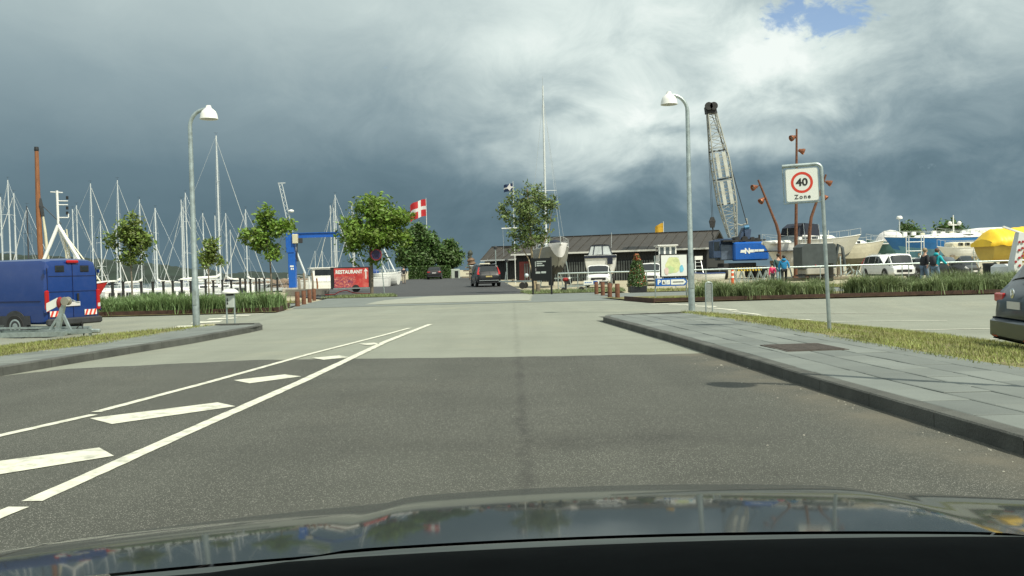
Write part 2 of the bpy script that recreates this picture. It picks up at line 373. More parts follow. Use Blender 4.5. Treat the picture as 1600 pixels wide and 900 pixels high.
def asphalt(name, base, speck, speck_amt, big=0.22, rough=0.85, streak=0.0, scale=1.0, cracks=0.0):
    m = bpy.data.materials.new(name); m.use_nodes = True
    t = NT(m.node_tree); b = t.n['Principled BSDF']; v = t.new('ShaderNodeTexCoord').outputs['Object']
    c = t.ramp(t.noise(v, 0.35, 6, 0.6), [(0.38, tuple(x * (1 - big) for x in base)), (0.5, base), (0.62, tuple(x * (1 + big) for x in base))])
    mp = t.new('ShaderNodeMapping'); t.l.new(v, mp.inputs[0]); mp.inputs['Scale'].default_value = (1.3, 0.12, 1)
    c = t.mix(0.5, c, t.mix(t.ramp(t.noise(mp.outputs[0], 1.2, 5, 0.6), [(0.40, (0, 0, 0)), (0.65, (1, 1, 1))]), tuple(x * (1 - big) for x in base), tuple(x * (1 + big * .8) for x in base)))
    mp2 = t.new('ShaderNodeMapping'); t.l.new(v, mp2.inputs[0]); mp2.inputs['Scale'].default_value = (0.14, 1.5, 1)
    c = t.mix(t.m('MULTIPLY', t.ramp(t.noise(mp2.outputs[0], 1.0, 6, 0.65), [(0.50, (0, 0, 0)), (0.68, (1, 1, 1))]), 0.50), c, tuple(x * 0.60 for x in base))
    c = t.mix(t.m('MULTIPLY', t.ramp(t.noise(v, 0.22, 7, 0.7, 0.6), [(0.54, (0, 0, 0)), (0.70, (1, 1, 1))]), 0.5), c, (base[0] * 1.75, base[1] * 1.55, base[2] * 1.35))
    vo = t.new('ShaderNodeTexVoronoi'); t.put(vo.inputs['Vector'], v); vo.inputs['Scale'].default_value = 95 * scale
    cs = t.new('ShaderNodeSeparateXYZ'); t.l.new(vo.outputs['Color'], cs.inputs[0])
    sp = t.m('MULTIPLY', t.m('LESS_THAN', vo.outputs['Distance'], 0.40), t.m('GREATER_THAN', t.m('ADD', cs.outputs[0], t.m('MULTIPLY', t.m('SUBTRACT', t.noise(v, 0.5, 4, 0.6), 0.5), 0.6)), 0.80))
    c = t.mix(t.m('MULTIPLY', sp, speck_amt), c, speck)
    fine = t.noise(v, 60 * scale, 4, 0.7)
    c = t.mix(0.5, c, t.mix(t.ramp(fine, [(0.36, (0, 0, 0)), (0.62, (1, 1, 1))]), tuple(x * 0.6 for x in base), tuple(x * 1.35 for x in base)))
    if streak:
        sx = t.new('ShaderNodeSeparateXYZ'); t.l.new(v, sx.inputs[0])
        wob = t.m('MULTIPLY', t.m('SUBTRACT', t.noise(v, 1.3, 6, 0.75), 0.5), 0.30)
        dx = t.m('ABSOLUTE', t.m('ADD', t.m('SUBTRACT', sx.outputs[0], 0.06), wob))
        k = t.m('MULTIPLY', t.ramp(dx, [(0.012, (1, 1, 1)), (0.075, (0, 0, 0))]), t.ramp(t.noise(v, 0.9, 7, 0.8), [(0.36, (0, 0, 0)), (0.60, (1, 1, 1))]))
        c = t.mix(t.m('MULTIPLY', k, streak), c, (0.03, 0.029, 0.026))
        if cracks:
            dk = t.m('ADD', t.m('ADD', sx.outputs[0], t.m('MULTIPLY', sx.outputs[1], 0.075)), -3.45)
            dust = t.m('MULTIPLY', t.ramp(t.m('ADD', dk, 1.0), [(0.30, (0, 0, 0)), (0.85, (1, 1, 1))]), t.ramp(t.noise(v, 0.9, 6, 0.65), [(0.40, (0, 0, 0)), (0.62, (1, 1, 1))]))
            c = t.mix(t.m('MULTIPLY', dust, 0.75), c, (0.135, 0.122, 0.092))
            yb = t.m('ADD', t.m('SUBTRACT', sx.outputs[1], 6.35), t.m('MULTIPLY', wob, 1.2))
            scuff = t.m('MULTIPLY', t.ramp(t.m('ABSOLUTE', yb), [(0.10, (1, 1, 1)), (0.45, (0, 0, 0))]), t.ramp(t.m('ABSOLUTE', t.m('SUBTRACT', sx.outputs[0], 0.9)), [(0.6, (1, 1, 1)), (0.99, (0.25, 0.25, 0.25))]))
            c = t.mix(t.m('MULTIPLY', t.m('MULTIPLY', scuff, t.ramp(t.noise(v, 1.1, 5, 0.7), [(0.35, (0, 0, 0)), (0.6, (1, 1, 1))])), 0.5), c, (0.030, 0.030, 0.026))
        vo2 = t.new('ShaderNodeTexVoronoi', feature='DISTANCE_TO_EDGE'); t.put(vo2.inputs['Vector'], t.vec(t.m('ADD', t.m('MULTIPLY', sx.outputs[0], 0.22), t.m('MULTIPLY', wob, 0.3)), t.m('MULTIPLY', sx.outputs[1], 0.35), 0.0)); vo2.inputs['Scale'].default_value = 1.0
        ck = t.m('MULTIPLY', t.m('LESS_THAN', vo2.outputs[0], 0.006), 0.7 * cracks)
        c = t.mix(ck, c, (0.03, 0.029, 0.027))
    t.put(b.inputs['Base Color'], c); b.inputs['Roughness'].default_value = rough
    bn = t.new('ShaderNodeBump'); bn.inputs['Strength'].default_value = 0.55; bn.inputs['Distance'].default_value = 0.012
    t.put(bn.inputs['Height'], t.m('ADD', t.m('MULTIPLY', vo.outputs['Distance'], -0.5), fine)); t.l.new(bn.outputs[0], b.inputs['Normal'])
    return m
asph_dark = asphalt('dark_asphalt', (0.068, 0.070, 0.058), (0.60, 0.59, 0.52), 0.85, 0.34, streak=0.6, scale=1.5, cracks=0.001)
asph_light = asphalt('pale_asphalt', (0.228, 0.240, 0.196), (0.48, 0.47, 0.42), 0.25, 0.20, streak=0.22, cracks=0.0)
asph_far = asphalt('new_asphalt', (0.052, 0.054, 0.056), (0.12, 0.12, 0.12), 0.3, 0.14, scale=0.5)
conc = asphalt('concrete_patch', (0.285, 0.295, 0.245), (0.5, 0.5, 0.45), 0.2, 0.10, scale=0.6)
gravel_m = asphalt('sandy_gravel', (0.37, 0.335, 0.235), (0.60, 0.55, 0.45), 0.4, 0.16, scale=0.35)
def paver_mat(name, base, bw, bh, mortar):
    m = bpy.data.materials.new(name); m.use_nodes = True; t = NT(m.node_tree); b = t.n['Principled BSDF']
    v = t.new('ShaderNodeTexCoord').outputs['Object']
    br = t.new('ShaderNodeTexBrick'); t.put(br.inputs['Vector'], v); br.inputs['Scale'].default_value = 1
    br.inputs['Brick Width'].default_value = bw; br.inputs['Row Height'].default_value = bh; br.inputs['Mortar Size'].default_value = 0.012
    t.put(br.inputs['Color1'], base); t.put(br.inputs['Color2'], tuple(x * 0.82 for x in base)); t.put(br.inputs['Mortar'], mortar)
    c = t.mix(0.35, br.outputs[0], t.ramp(t.noise(v, 0.9, 6, 0.65), [(0.3, tuple(x * 0.7 for x in base)), (0.7, tuple(x * 1.3 for x in base))]))
    t.put(b.inputs['Base Color'], c); b.inputs['Roughness'].default_value = 0.85
    return m
pave_far = paver_mat('grey_setts', (0.165, 0.185, 0.172), 0.8, 0.5, (0.13, 0.14, 0.13))

# water, land and shore
def water_mat():
    m = bpy.data.materials.new('harbour_water'); m.use_nodes = True; t = NT(m.node_tree); b = t.n['Principled BSDF']
    v = t.new('ShaderNodeTexCoord').outputs['Object']
    b.inputs['Base Color'].default_value = (0.05, 0.075, 0.08, 1); b.inputs['Roughness'].default_value = 0.12
    bn = t.new('ShaderNodeBump'); bn.inputs['Strength'].default_value = 0.5; bn.inputs['Distance'].default_value = 0.12
    t.put(bn.inputs['Height'], t.noise(v, 1.4, 5, 0.6)); t.l.new(bn.outputs[0], b.inputs['Normal'])
    return m
b = M(); b.add([(-6000, -300, -1.1), (6000, -300, -1.1), (6000, 9000, -1.1), (-6000, 9000, -1.1)], [(0, 1, 2, 3)])
struct(b.build('water', water_mat()))
QUAY = [(-260, -60), (-260, 34), (-44, 42), (-29, 54), (-19.5, 74), (-16.8, 92), (-17.5, 106), (-27, 132), (-42, 175), (-60, 260)]
lys = [-60, -30, -10, 0, 10, 20, 26, 28, 30] + frange(32, 60, 2) + frange(65, 130, 5) + frange(140, 260, 15)
struct(rows('ground', lambda y: pl(QUAY, y), lambda y: 320, lys, 260, -0.05, gravel_m, lambda x, y: gz(x, y) + 1.4 * smooth(150, 205, y) * smooth(-3, -12, x) * smooth(-50, -25, x)))
b = M()
for (a, c) in zip(lys, lys[1:]):
    xa, xc = pl(QUAY, a), pl(QUAY, c)
    b.add([(xa, a, -3), (xc, c, -3), (xc, c, gz(xc, c) + 0.03), (xa, a, gz(xa, a) + 0.03), (xa + .5, a, gz(xa, a) + 0.03), (xc + .5, c, gz(xc, c) + 0.03)], [(0, 1, 2, 3), (3, 2, 5, 4)])
struct(b.build('quay_wall', mat('quay_concrete', (0.26, 0.25, 0.22), 0.9, 0, 0.25, 1, 0.4, 20)))

# wooded shore across the fjord
hill_m = mat('distant_wood', (0.014, 0.026, 0.017), 0.95, 0, 0.45, 0.035, dirt=(0.028, 0.042, 0.026), dirt_amt=0.6)
hpx = [(-700, 54), (-200, 56), (0, 52), (80, 47), (160, 40), (210, 34), (265, 26), (330, 17), (352, 10), (385, 13), (440, 11), (470, 8), (500, 3), (540, 0.5)]
def hprof(px):
    for a, c in zip(hpx, hpx[1:]):
        if a[0] <= px <= c[0]: return a[1] + (c[1] - a[1]) * (px - a[0]) / (c[0] - a[0])
    return 0
b = M()
def hillpt(u, v):
    px = -700 + u * 1240; Y0 = 900 + 260 * v
    x = (px - 800) / FPX * Y0; hgt = hprof(px) / FPX * 1000
    s_ = math.sin(min(1, v * 2.2) * math.pi / 2) if v < 0.75 else math.cos((v - 0.75) / 0.25 * math.pi / 2)
    n1 = noise.noise(Vector((x * 0.05, Y0 * 0.05, 1))) + 0.6 * noise.noise(Vector((x * 0.13, Y0 * 0.13, 5)))
    return (x, Y0, -1.4 + hgt * max(0, s_) + n1 * 3.2 * min(1, v * 8) * min(1, hgt / 10))
b.grid(hillpt, 420, 22); b.f = [tuple(reversed(q)) for q in b.f]
struct(b.build('hills', hill_m, smooth_angle=70))

# road surfaces
xs_ = lambda y: -60
b = M(); XS = frange(-60, -16, 4) + frange(-15, 14, 0.5) + frange(16, 60, 4)
YS = frange(-12, 31, 1)
b.grid(lambda u, v: (XS[int(round(v * (len(XS) - 1)))], YS[int(round(u * (len(YS) - 1)))], gz(XS[int(round(v * (len(XS) - 1)))], YS[int(round(u * (len(YS) - 1)))])), len(YS) - 1, len(XS) - 1)
b.f = [tuple(reversed(q)) for q in b.f]
struct(b.build('street', asph_light))
struct(rows('crossing', lambda y: pl([(-8.2, 31), (-9.6, 49)], y), lambda y: pl([(4.7, 31), (4.3, 34), (4.2, 48.5)], y), frange(31, 48.5, 2.5), 8, 0.0, asph_light))
DE = [(-6.9, 11.76), (-6.37, 12.67), (-3.86, 13.30), (-0.03, 12.73), (2.48, 12.52), (3.3, 12.67)]
b = M(); n = 120; b_t = []
for i in range(n + 1):
    x = -9 + 12.5 * i / n; ye = pl([(q[1], q[0]) for q in DE], max(-6.9, x)) + 0.05 * noise.noise(Vector((x * 2.3, 0, 0))) + 0.03 * noise.noise(Vector((x * 9, 4, 0)))
    b_t.append((x, ye, 0.004))
b.add([(q[0], -12, 0.004) for q in b_t] + b_t, [(i, i + 1, i + n + 2, i + n + 1) for i in range(n)])
struct(b.build('road', asph_dark))
struct(rows('far_road', lambda y: pl([(-10.2, 48.3), (-13.5, 56), (-16.5, 70), (-14.5, 92), (-13.5, 118), (-18, 190)], y), lambda y: pl([(1.1, 48.3), (-2.1, 115), (-6.5, 190)], y), frange(48.3, 190, 3), 14, 0.010, asph_far))
for xl, xr, ys in ((lambda y: pl([(-8.7, 34.2), (-10.0, 48.6)], y), lambda y: pl([(-5.2, 34.2), (-6.3, 42), (-4.0, 48.6)], y), frange(36.3, 48.3, 2)),
                   (lambda y: pl([(0.7, 34.2), (0.9, 41), (1.2, 48.6)], y), lambda y: 4.25, frange(36.3, 48.3, 2)),
                   (lambda y: -8.75, lambda y: 4.25, [34.6, 36.3])):
    struct(rows('pavement_crossing', xl, xr, ys, 6, 0.008, pave_far))
struct(rows('path', lambda y: 4.35, lambda y: 60, frange(37, 44.2, 2.4), 30, 0.008, pave_far))
struct(rows('path', lambda y: -70, lambda y: pl([(-9.0, 36), (-9.7, 42)], y), frange(36.2, 41, 2.4), 30, 0.008, pave_far))
struct(rows('concrete_pad', lambda y: pl([(-6.1, 37.3), (-6.2, 42), (-4.2, 48)], y), lambda y: pl([(0.7, 37.3), (0.86, 41), (1.1, 48)], y), frange(36.9, 47.9, 2), 6, 0.012, conc))

# painted markings
line_paint = mat('road_paint', (0.64, 0.635, 0.53), 0.7, 0, 0.08, 9, 0.3, 60, dirt=(0.16, 0.16, 0.14), dirt_amt=0.65)
def mark(pts, off=0.009):
    b = M(); k = len(pts)
    b.add([(x, y, gz(x, y) + off) for x, y in pts], [tuple(range(k))])
    o = b.build('road_marking', line_paint); 
    return struct(o)
def line(pts, wd, off=0.009):
    b = M(); L = []; Rr = []; dn = []
    for a, c in zip(pts, pts[1:]):
        k = max(1, int(math.hypot(c[0] - a[0], c[1] - a[1]) / 0.12)); dn += [(a[0] + (c[0] - a[0]) * i / k, a[1] + (c[1] - a[1]) * i / k) for i in range(k)]
    pts = dn + [pts[-1]]
    for i, (x, y) in enumerate(pts):
        a = pts[max(0, i - 1)]; c = pts[min(len(pts) - 1, i + 1)]
        d = Vector((c[0] - a[0], c[1] - a[1])).normalized(); nn = Vector((-d.y, d.x)) * wd / 2
        j1, j2 = 1 + rnd.uniform(-.07, .07), 1 + rnd.uniform(-.07, .07); L.append((x + nn.x * j1, y + nn.y * j1, gz(x, y) + off)); Rr.append((x - nn.x * j2, y - nn.y * j2, gz(x, y) + off))
    k = len(pts); b.add(L + Rr, [(i, i + k, i + k + 1, i + 1) for i in range(k - 1)])
    return struct(b.build('road_marking', line_paint))
g2 = lambda px, py, z=0: tuple(G(px, py, z)[:2])
line([(-2.71, 4.98), (-2.60, 7.6), (-2.47, 10.38), (-2.40, 13), (-2.32, 16.1), (-1.98, 21.43)], 0.125)
line([(-2.90, 3.2), (-2.72, 4.86)], 0.125)
line([g2(150, 645), g2(330, 597), g2(487, 553), g2(600, 524), g2(640, 513)], 0.10)
line([(-4.42, 6.0), g2(0, 682), g2(146, 649)], 0.10)
for q in ([(140, 655), (340, 630), (368, 636), (175, 664)], [(365, 595), (445, 586), (471, 589), (390, 600)], [(487, 560), (530, 556), (546, 559), (506, 563)], [(560, 538), (585, 536), (594, 538), (574, 540)]):
    mark([g2(*p_) for p_ in q][::-1])
mark([g2(0, 743), g2(178, 714), g2(155, 701), g2(0, 722), (-4.3, 5.75), (-4.1, 5.3)])
for a, c in (((1200, 491), (1410, 488)), ((1290, 500), (1480, 498)), ((1400, 513), (1562, 510)), ((1528, 527), (1640, 524))):
    line([g2(*a, -0.25), g2(*c, -0.25)], 0.10)
for i in range(7):
    x, y = 4.6 + i * 0.42, 30.0 - i * 0.95
    mark([(x, y), (x + 0.9, y - 0.05), (x + 0.9, y - 0.42), (x, y - 0.38)][::-1])
for i in range(6):
    x, y = -8.4 - i * 0.22, 30.4 - i * 0.8
    mark([(x - 0.9, y), (x, y), (x, y - 0.38), (x - 0.9, y - 0.38)][::-1])

# pavements with kerb stones and slabs, each its own piece
def slab_mat():
    m = bpy.data.materials.new('grey_slab'); m.use_nodes = True; t = NT(m.node_tree); b = t.n['Principled BSDF']
    v = t.new('ShaderNodeTexCoord').outputs['Object']; oi = t.new('ShaderNodeObjectInfo')
    base = (0.164, 0.180, 0.168)
    c = t.ramp(t.noise(v, 1.3, 6, 0.62), [(0.3, tuple(x * 0.80 for x in base)), (0.5, base), (0.7, tuple(x * 1.18 for x in base))])
    c = t.mix(0.4, c, t.mix(t.noise(v, 70, 3, 0.7), tuple(x * 0.7 for x in base), tuple(x * 1.3 for x in base)))
    c = t.mix(1.0, c, t.ramp(oi.outputs['Random'], [(0, (0.80, 0.81, 0.81)), (1, (1.10, 1.10, 1.08))]), 'MULTIPLY')
    t.put(b.inputs['Base Color'], c); b.inputs['Roughness'].default_value = 0.8
    bn = t.new('ShaderNodeBump'); bn.inputs['Strength'].default_value = 0.3; bn.inputs['Distance'].default_value = 0.01
    t.put(bn.inputs['Height'], t.noise(v, 45, 4, 0.7)); t.l.new(bn.outputs[0], b.inputs['Normal'])
    return m
slab_m = slab_mat()
kerb_face = mat('kerb_face_dark', (0.085, 0.088, 0.078), 0.9, 0, 0.25, 2.5, 0.5, 50, dirt=(0.05, 0.05, 0.046), dirt_amt=0.7)  # side faces of the kerb stones, darker than their tops
kerb_m = mat('kerb_stone', (0.205, 0.225, 0.205), 0.85, 0, 0.2, 2.5, 0.4, 50, dirt=(0.11, 0.11, 0.10), dirt_amt=0.55)
joint_m = mat('joint_sand', (0.065, 0.068, 0.058), 0.95, 0, 0.2, 8)
KR = [(3.50, -1.0), (3.12, 5.49), (3.03, 6.82), (2.92, 8.32), (2.78, 10.83), (2.58, 14.38), (2.02, 21.2)]
ER = [(5.75, -1.0), (5.10, 8.94), (4.98, 10.59), (4.84, 12.83), (4.69, 16.87), (4.22, 21.97)]
KL = [(-8.3, 2.0), (-7.35, 9.0), (-6.86, 12.01), (-6.42, 15.28), (-6.13, 17.08), (-5.87, 20.44), (-5.90, 21.4)]
EL_ = [(-9.9, 2.0), (-7.95, 13.86), (-7.48, 16.03), (-7.37, 20.55), (-7.3, 21.5)]
def pavement(K, E, y0, y1, nrow, side, cap):
    base = rows('pavement', (lambda y: pl(K, y)) if side > 0 else (lambda y: pl(E, y)), (lambda y: pl(E, y)) if side > 0 else (lambda y: pl(K, y)), frange(y0, y1, 0.8), 4, 0.098, joint_m, lambda x, y: 0.0)
    struct(base)
    # kerb stones
    pts = [Vector((x, y)) for x, y in K if y0 <= y] + [Vector(q) for q in cap]
    seg = []; step = 1.0; acc = [pts[0]]
    dense = []
    for a, c in zip(pts, pts[1:]):
        k = max(1, int((c - a).length / 0.05))
        for i in range(k): dense.append(a + (c - a) * i / k)
    dense.append(pts[-1])
    last = 0; d = 0
    for i in range(1, len(dense)):
        d += (dense[i] - dense[i - 1]).length
        if d >= step or i == len(dense) - 1:
            a, c = dense[last], dense[i]; t = (c - a).normalized(); nn = Vector((t.y, -t.x)) * side * 0.15
            a2, c2 = a + t * 0.004, c - t * 0.004; e = 0.012
            q = [a2, c2, c2 + nn, a2 + nn]; qi = [a2 + nn * e / 0.15, c2 + nn * e / 0.15, c2 + nn, a2 + nn]
            zt = 0.122 + rnd.uniform(-0.002, 0.002)
            m_ = M(); m_.loft([[(p_.x, p_.y, -0.15) for p_ in q], [(p_.x, p_.y, zt - e) for p_ in q], [(p_.x, p_.y, zt) for p_ in qi]], True, True)
            if side < 0: m_.f = [tuple(reversed(f_)) for f_ in m_.f]
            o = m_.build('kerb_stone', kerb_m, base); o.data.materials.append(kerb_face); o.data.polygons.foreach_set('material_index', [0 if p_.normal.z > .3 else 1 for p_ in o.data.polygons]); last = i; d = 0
    for r_ in range(nrow):
        y = y0 + (r_ % 2) * 0.35 + rnd.uniform(-0.06, 0.06) - 0.35
        while y < y1 - 0.02:
            ya, yb = max(y, y0), min(y + 0.7, y1 - 0.01); y += 0.7
            if yb - ya < 0.08: continue
            xin = lambda yy: pl(K, yy) + side * 0.158
            f = lambda yy, k: xin(yy) + (pl(E, yy) - xin(yy)) * k
            g = 0.009; h = 0.122 + rnd.uniform(-0.003, 0.003); tl = rnd.uniform(-0.003, 0.003)
            k0, k1 = r_ / nrow, (r_ + 1) / nrow; sg = side
            q = [(f(ya, k0) + g * sg, ya + g), (f(ya, k1) - g * sg, ya + g), (f(yb, k1) - g * sg, yb - g), (f(yb, k0) + g * sg, yb - g)]
            if side < 0: q = [q[1], q[0], q[3], q[2]]
            cx = sum(p_[0] for p_ in q) / 4; cy = sum(p_[1] for p_ in q) / 4; ch = 0.012
            qi = [(x + (ch if x < cx else -ch), yy + (ch if yy < cy else -ch)) for x, yy in q]
            m_ = M(); m_.loft([[(x, yy, 0.06) for x, yy in q], [(x, yy, h - 0.005 + (tl if yy > cy else -tl)) for x, yy in q], [(x, yy, h + (tl if yy > cy else -tl)) for x, yy in qi]], True, True)
            m_.build('paving_slab', slab_m, base)
    return base
pavement(KR, ER, 0.4, 21.2, 5, 1, [(2.12, 21.42), (2.5, 21.55), (4.22, 21.98)])
pavement(KL, EL_, 3.0, 21.2, 3, -1, [(-5.97, 21.75), (-6.25, 22.0), (-7.3, 22.1)])
# drain cover
t_ = thing('drain_cover', 'rusty brown square iron cover let into the grey slab pavement', 'drain cover', (3.79, 11.72, 0.122), R(3.6))
M().box((0, 0, 0.004), (0.80, 1.0, 0.010)).build('frame', mat('iron_frame', (0.10, 0.085, 0.07), 0.7, 0.4, 0.2, 6), t_)
b = M().box((0, 0, 0.008), (0.72, 0.92, 0.012))
b.build('lid', mat('rusty_iron', (0.068, 0.056, 0.047), 0.8, 0.3, 0.3, 12, 0.8, 60), t_)

# verges
def blades(name, n, pos, hfun, wd, m, lean=0.5, seg=2, seed=1):
    rr = random.Random(seed); b = M(); V = b.v; F = b.f
    for _ in range(n):
        x, y, z = pos(rr); h = hfun(rr) * (1.0 if seg == 1 else 0.9 + 0.5 * noise.noise(Vector((x * 0.9, y * 0.9, seed)))); a = rr.uniform(0, 6.283); l = rr.uniform(0.15, lean) * h; wx = math.cos(a + 1.57) * wd * rr.uniform(.6, 1.2) / 2; wy = math.sin(a + 1.57) * wd / 2
        o = len(V); lx, ly = math.cos(a) * l, math.sin(a) * l
        if seg == 1:
            V += [(x - wx, y - wy, z), (x + wx, y + wy, z), (x + lx, y + ly, z + h)]; F.append((o, o + 1, o + 2))
        else:
            V += [(x - wx, y - wy, z), (x + wx, y + wy, z), (x + lx * .3 + wx * .8, y + ly * .3 + wy * .8, z + h * .6), (x + lx * .3 - wx * .8, y + ly * .3 - wy * .8, z + h * .6), (x + lx, y + ly, z + h * (0.96 if l < .3 * h else .86))]
            F.append((o, o + 1, o + 2, o + 3)); F.append((o + 3, o + 2, o + 4))
    o = b.build(name, m)
    return tag(o, kind='stuff')
FR = [(8.4, -1.0)] + sorted([g2(1600, 538, -.25), g2(1450, 520, -.25), g2(1300, 507, -.25), g2(1120, 486, -.1)], key=lambda q: q[1])
FL = [(-13.0, 2.0)] + sorted([g2(0, 538, -.22), g2(150, 525, -.22), g2(300, 508, -.1), g2(372, 503, .05)], key=lambda q: q[1])
def vz(E, F):
    def f(x, y):
        a, c = pl(E, y), pl(F, y); k = min(1, max(0, (x - a) / (c - a) if abs(c - a) > 1e-3 else 0))
        return 0.115 * (1 - k) + (gz(c, y) + 0.03) * k + 0.03 * math.sin(math.pi * k)
    return f
for E_, F_, y0, y1, sd_, nb in ((ER, FR, 0.0, 22.0, 1, 48000), (EL_, FL, 3.0, 21.6, -1, 34000)):
    z_ = vz(E_, F_)
    struct(rows('verge', (lambda y: pl(E_, y)) if sd_ > 0 else (lambda y: pl(F_, y)), (lambda y: pl(F_, y)) if sd_ > 0 else (lambda y: pl(E_, y)), frange(y0, y1, 0.5), 8, 0.0, soil, z_))
    def pos(rr, E_=E_, F_=F_, z_=z_):
        while True:
            y = y0 + (y1 - y0) * rr.random(); a, c = pl(E_, y), pl(F_, y); k = rr.uniform(-0.05, 1.03); x = a + (c - a) * k
            if noise.noise(Vector((x * 0.9, y * 0.9, 3))) > -0.15 + rr.uniform(-.2, .2) or rr.random() < 0.22: return x, y, z_(x, y) - 0.005
    tag(blades('grass', nb, pos, lambda rr: rr.uniform(0.02, 0.075), 0.013, grass_short, 1.3, 1, seed=5 + sd_), 'short dry yellowish grass growing on the verge beside the %s pavement' % ('right' if sd_ > 0 else 'left'), 'grass')

# planting beds with rusty edging
def bed(name, pts, label):
    b = M()
    for a, c in zip(pts, pts[1:]):
        b.bar((a[0], a[1], 0.075), (c[0], c[1], 0.075), 0.035, 0.19)
    return tag(b.build('bed_edging', corten_dk), label, 'edging')
bed('l', [(-60, 31.1), (-8.25, 31.55), (-9.25, 37.2)], 'low rusty steel edging in front of the tall grass hedge beside the notice stand')
bed('r', [(4.25, 33.9), (4.85, 30.75), (60, 30.4)], 'low rusty steel edging round the lawn below the town map board')
struct(rows('flower_bed', lambda y: -60, lambda y: pl([(-8.3, 31.5), (-9.2, 37)], y), frange(31.2, 36.2, 2.5), 20, 0.03, soil))
struct(rows('lawn', lambda y: pl([(4.9, 30.7), (4.3, 33.8)], y), lambda y: 60, frange(30.6, 37, 2.1), 20, 0.05, soil))
def clump_pos(x0, x1, y0, y1, step, rr0, zz, gaps=()):
    cl = []
    x = x0
    while x < x1:
        for y in frange(y0, y1, step): cl.append((x + rr0.uniform(-.25, .25), y + rr0.uniform(-.25, .25)))
        x += step
    cl = [q for q in cl if not any(a < q[0] < c for a, c in gaps)]
    def pos(rr):
        c = rr.choice(cl); a = rr.uniform(0, 6.283); d = abs(rr.gauss(0, .22))
        return c[0] + math.cos(a) * d, c[1] + math.sin(a) * d, zz
    return pos
rr0 = random.Random(11)
tag(blades('tall_grass', 44000, clump_pos(-26, -8.75, 31.9, 34.6, 0.5, rr0, 0.03), lambda rr: rr.uniform(0.45, 0.86), 0.030, grass_tall, 1.0, 2, 21), 'dense hedge of tall green ornamental grass between the left car park and the marina', 'grass hedge')
tag(blades('tall_grass', 16000, clump_pos(7.3, 10.9, 31.3, 33.8, 0.6, rr0, 0.04), lambda rr: rr.uniform(0.35, 0.78), 0.03, grass_tall2, 1.0, 2, 22), 'loose clump of tall pale green grass below the three rusty light poles', 'grass hedge')
tag(blades('tall_grass', 22000, clump_pos(12.9, 19.8, 31.3, 33.8, 0.6, rr0, 0.04), lambda rr: rr.uniform(0.35, 0.82), 0.03, grass_tall2, 1.0, 2, 23), 'long row of tall green grass in front of the two walkers and white car', 'grass hedge')
# lawns
def patch(name, poly_l, poly_r, ys, n, label, seed, hh=(0.05, 0.16), m=grass_short):
    struct(rows('lawn', lambda y: pl(poly_l, y), lambda y: pl(poly_r, y), ys, 6, 0.03, soil))
    def pos(rr):
        y = rr.uniform(ys[0], ys[-1]); x = rr.uniform(pl(poly_l, y), pl(poly_r, y)); return x, y, gz(x, y) + 0.02
    tag(blades('grass', n, pos, lambda rr: rr.uniform(*hh), 0.03, m, 0.9, 1, seed), label, 'grass')
patch('a', [(4.9, 30.9), (4.5, 33.6)], [(7.4, 30.9), (7.4, 33.6)], [30.9, 33.6], 3500, 'small dry lawn under the town map board', 31)
patch('b', [(0.9, 46.4), (0.4, 51.5)], [(5.9, 46.4), (6.3, 51.5)], [46.6, 48, 49.5, 51.3], 5000, 'green grass patch around the legs of the black direction sign', 32, (0.06, 0.22), grass_tall2)
patch('c', [(6.4, 44.6), (6.4, 50)], [(40, 44.6), (40, 50)], [44.6, 46, 48, 50], 9000, 'long strip of grass along the galvanised rail fence', 33)
patch('d', [(-10.5, 48.4), (-9.6, 52.6)], [(-6.2, 48.4), (-6.9, 52.6)], [48.5, 50, 52.4], 3000, 'green grass patch under the tree by the restaurant board', 34, (0.05, 0.18), grass_tall2)
patch('e', [(-30, 41.2), (-30, 44.5)], [(-10.0, 41.2), (-10.3, 44.5)], [41.2, 43, 44.5], 3000, 'strip of grass between the path and the marina quay', 35)

b = M(); rr = random.Random(71)
for _ in range(60):
    y = rr.uniform(3.6, 12); x = pl(KR, y) - abs(rr.gauss(0, .35)) - .03 if rr.random() < .75 else rr.uniform(-2, 3)
    s_ = rr.uniform(.003, .008) if rr.random() < .95 else rr.uniform(.012, .018); b.ball((x, y, .004 + s_ * .4), s_, 5, 3, (1.2, rr.uniform(.7, 1.1), .6))
tag(b.build('gravel', mat('loose_grit', (.42, .40, .34), .9, 0, .2, 20)), 'loose grit and small stones lying on the dark asphalt along the right kerb', 'grit', None, 'stuff')
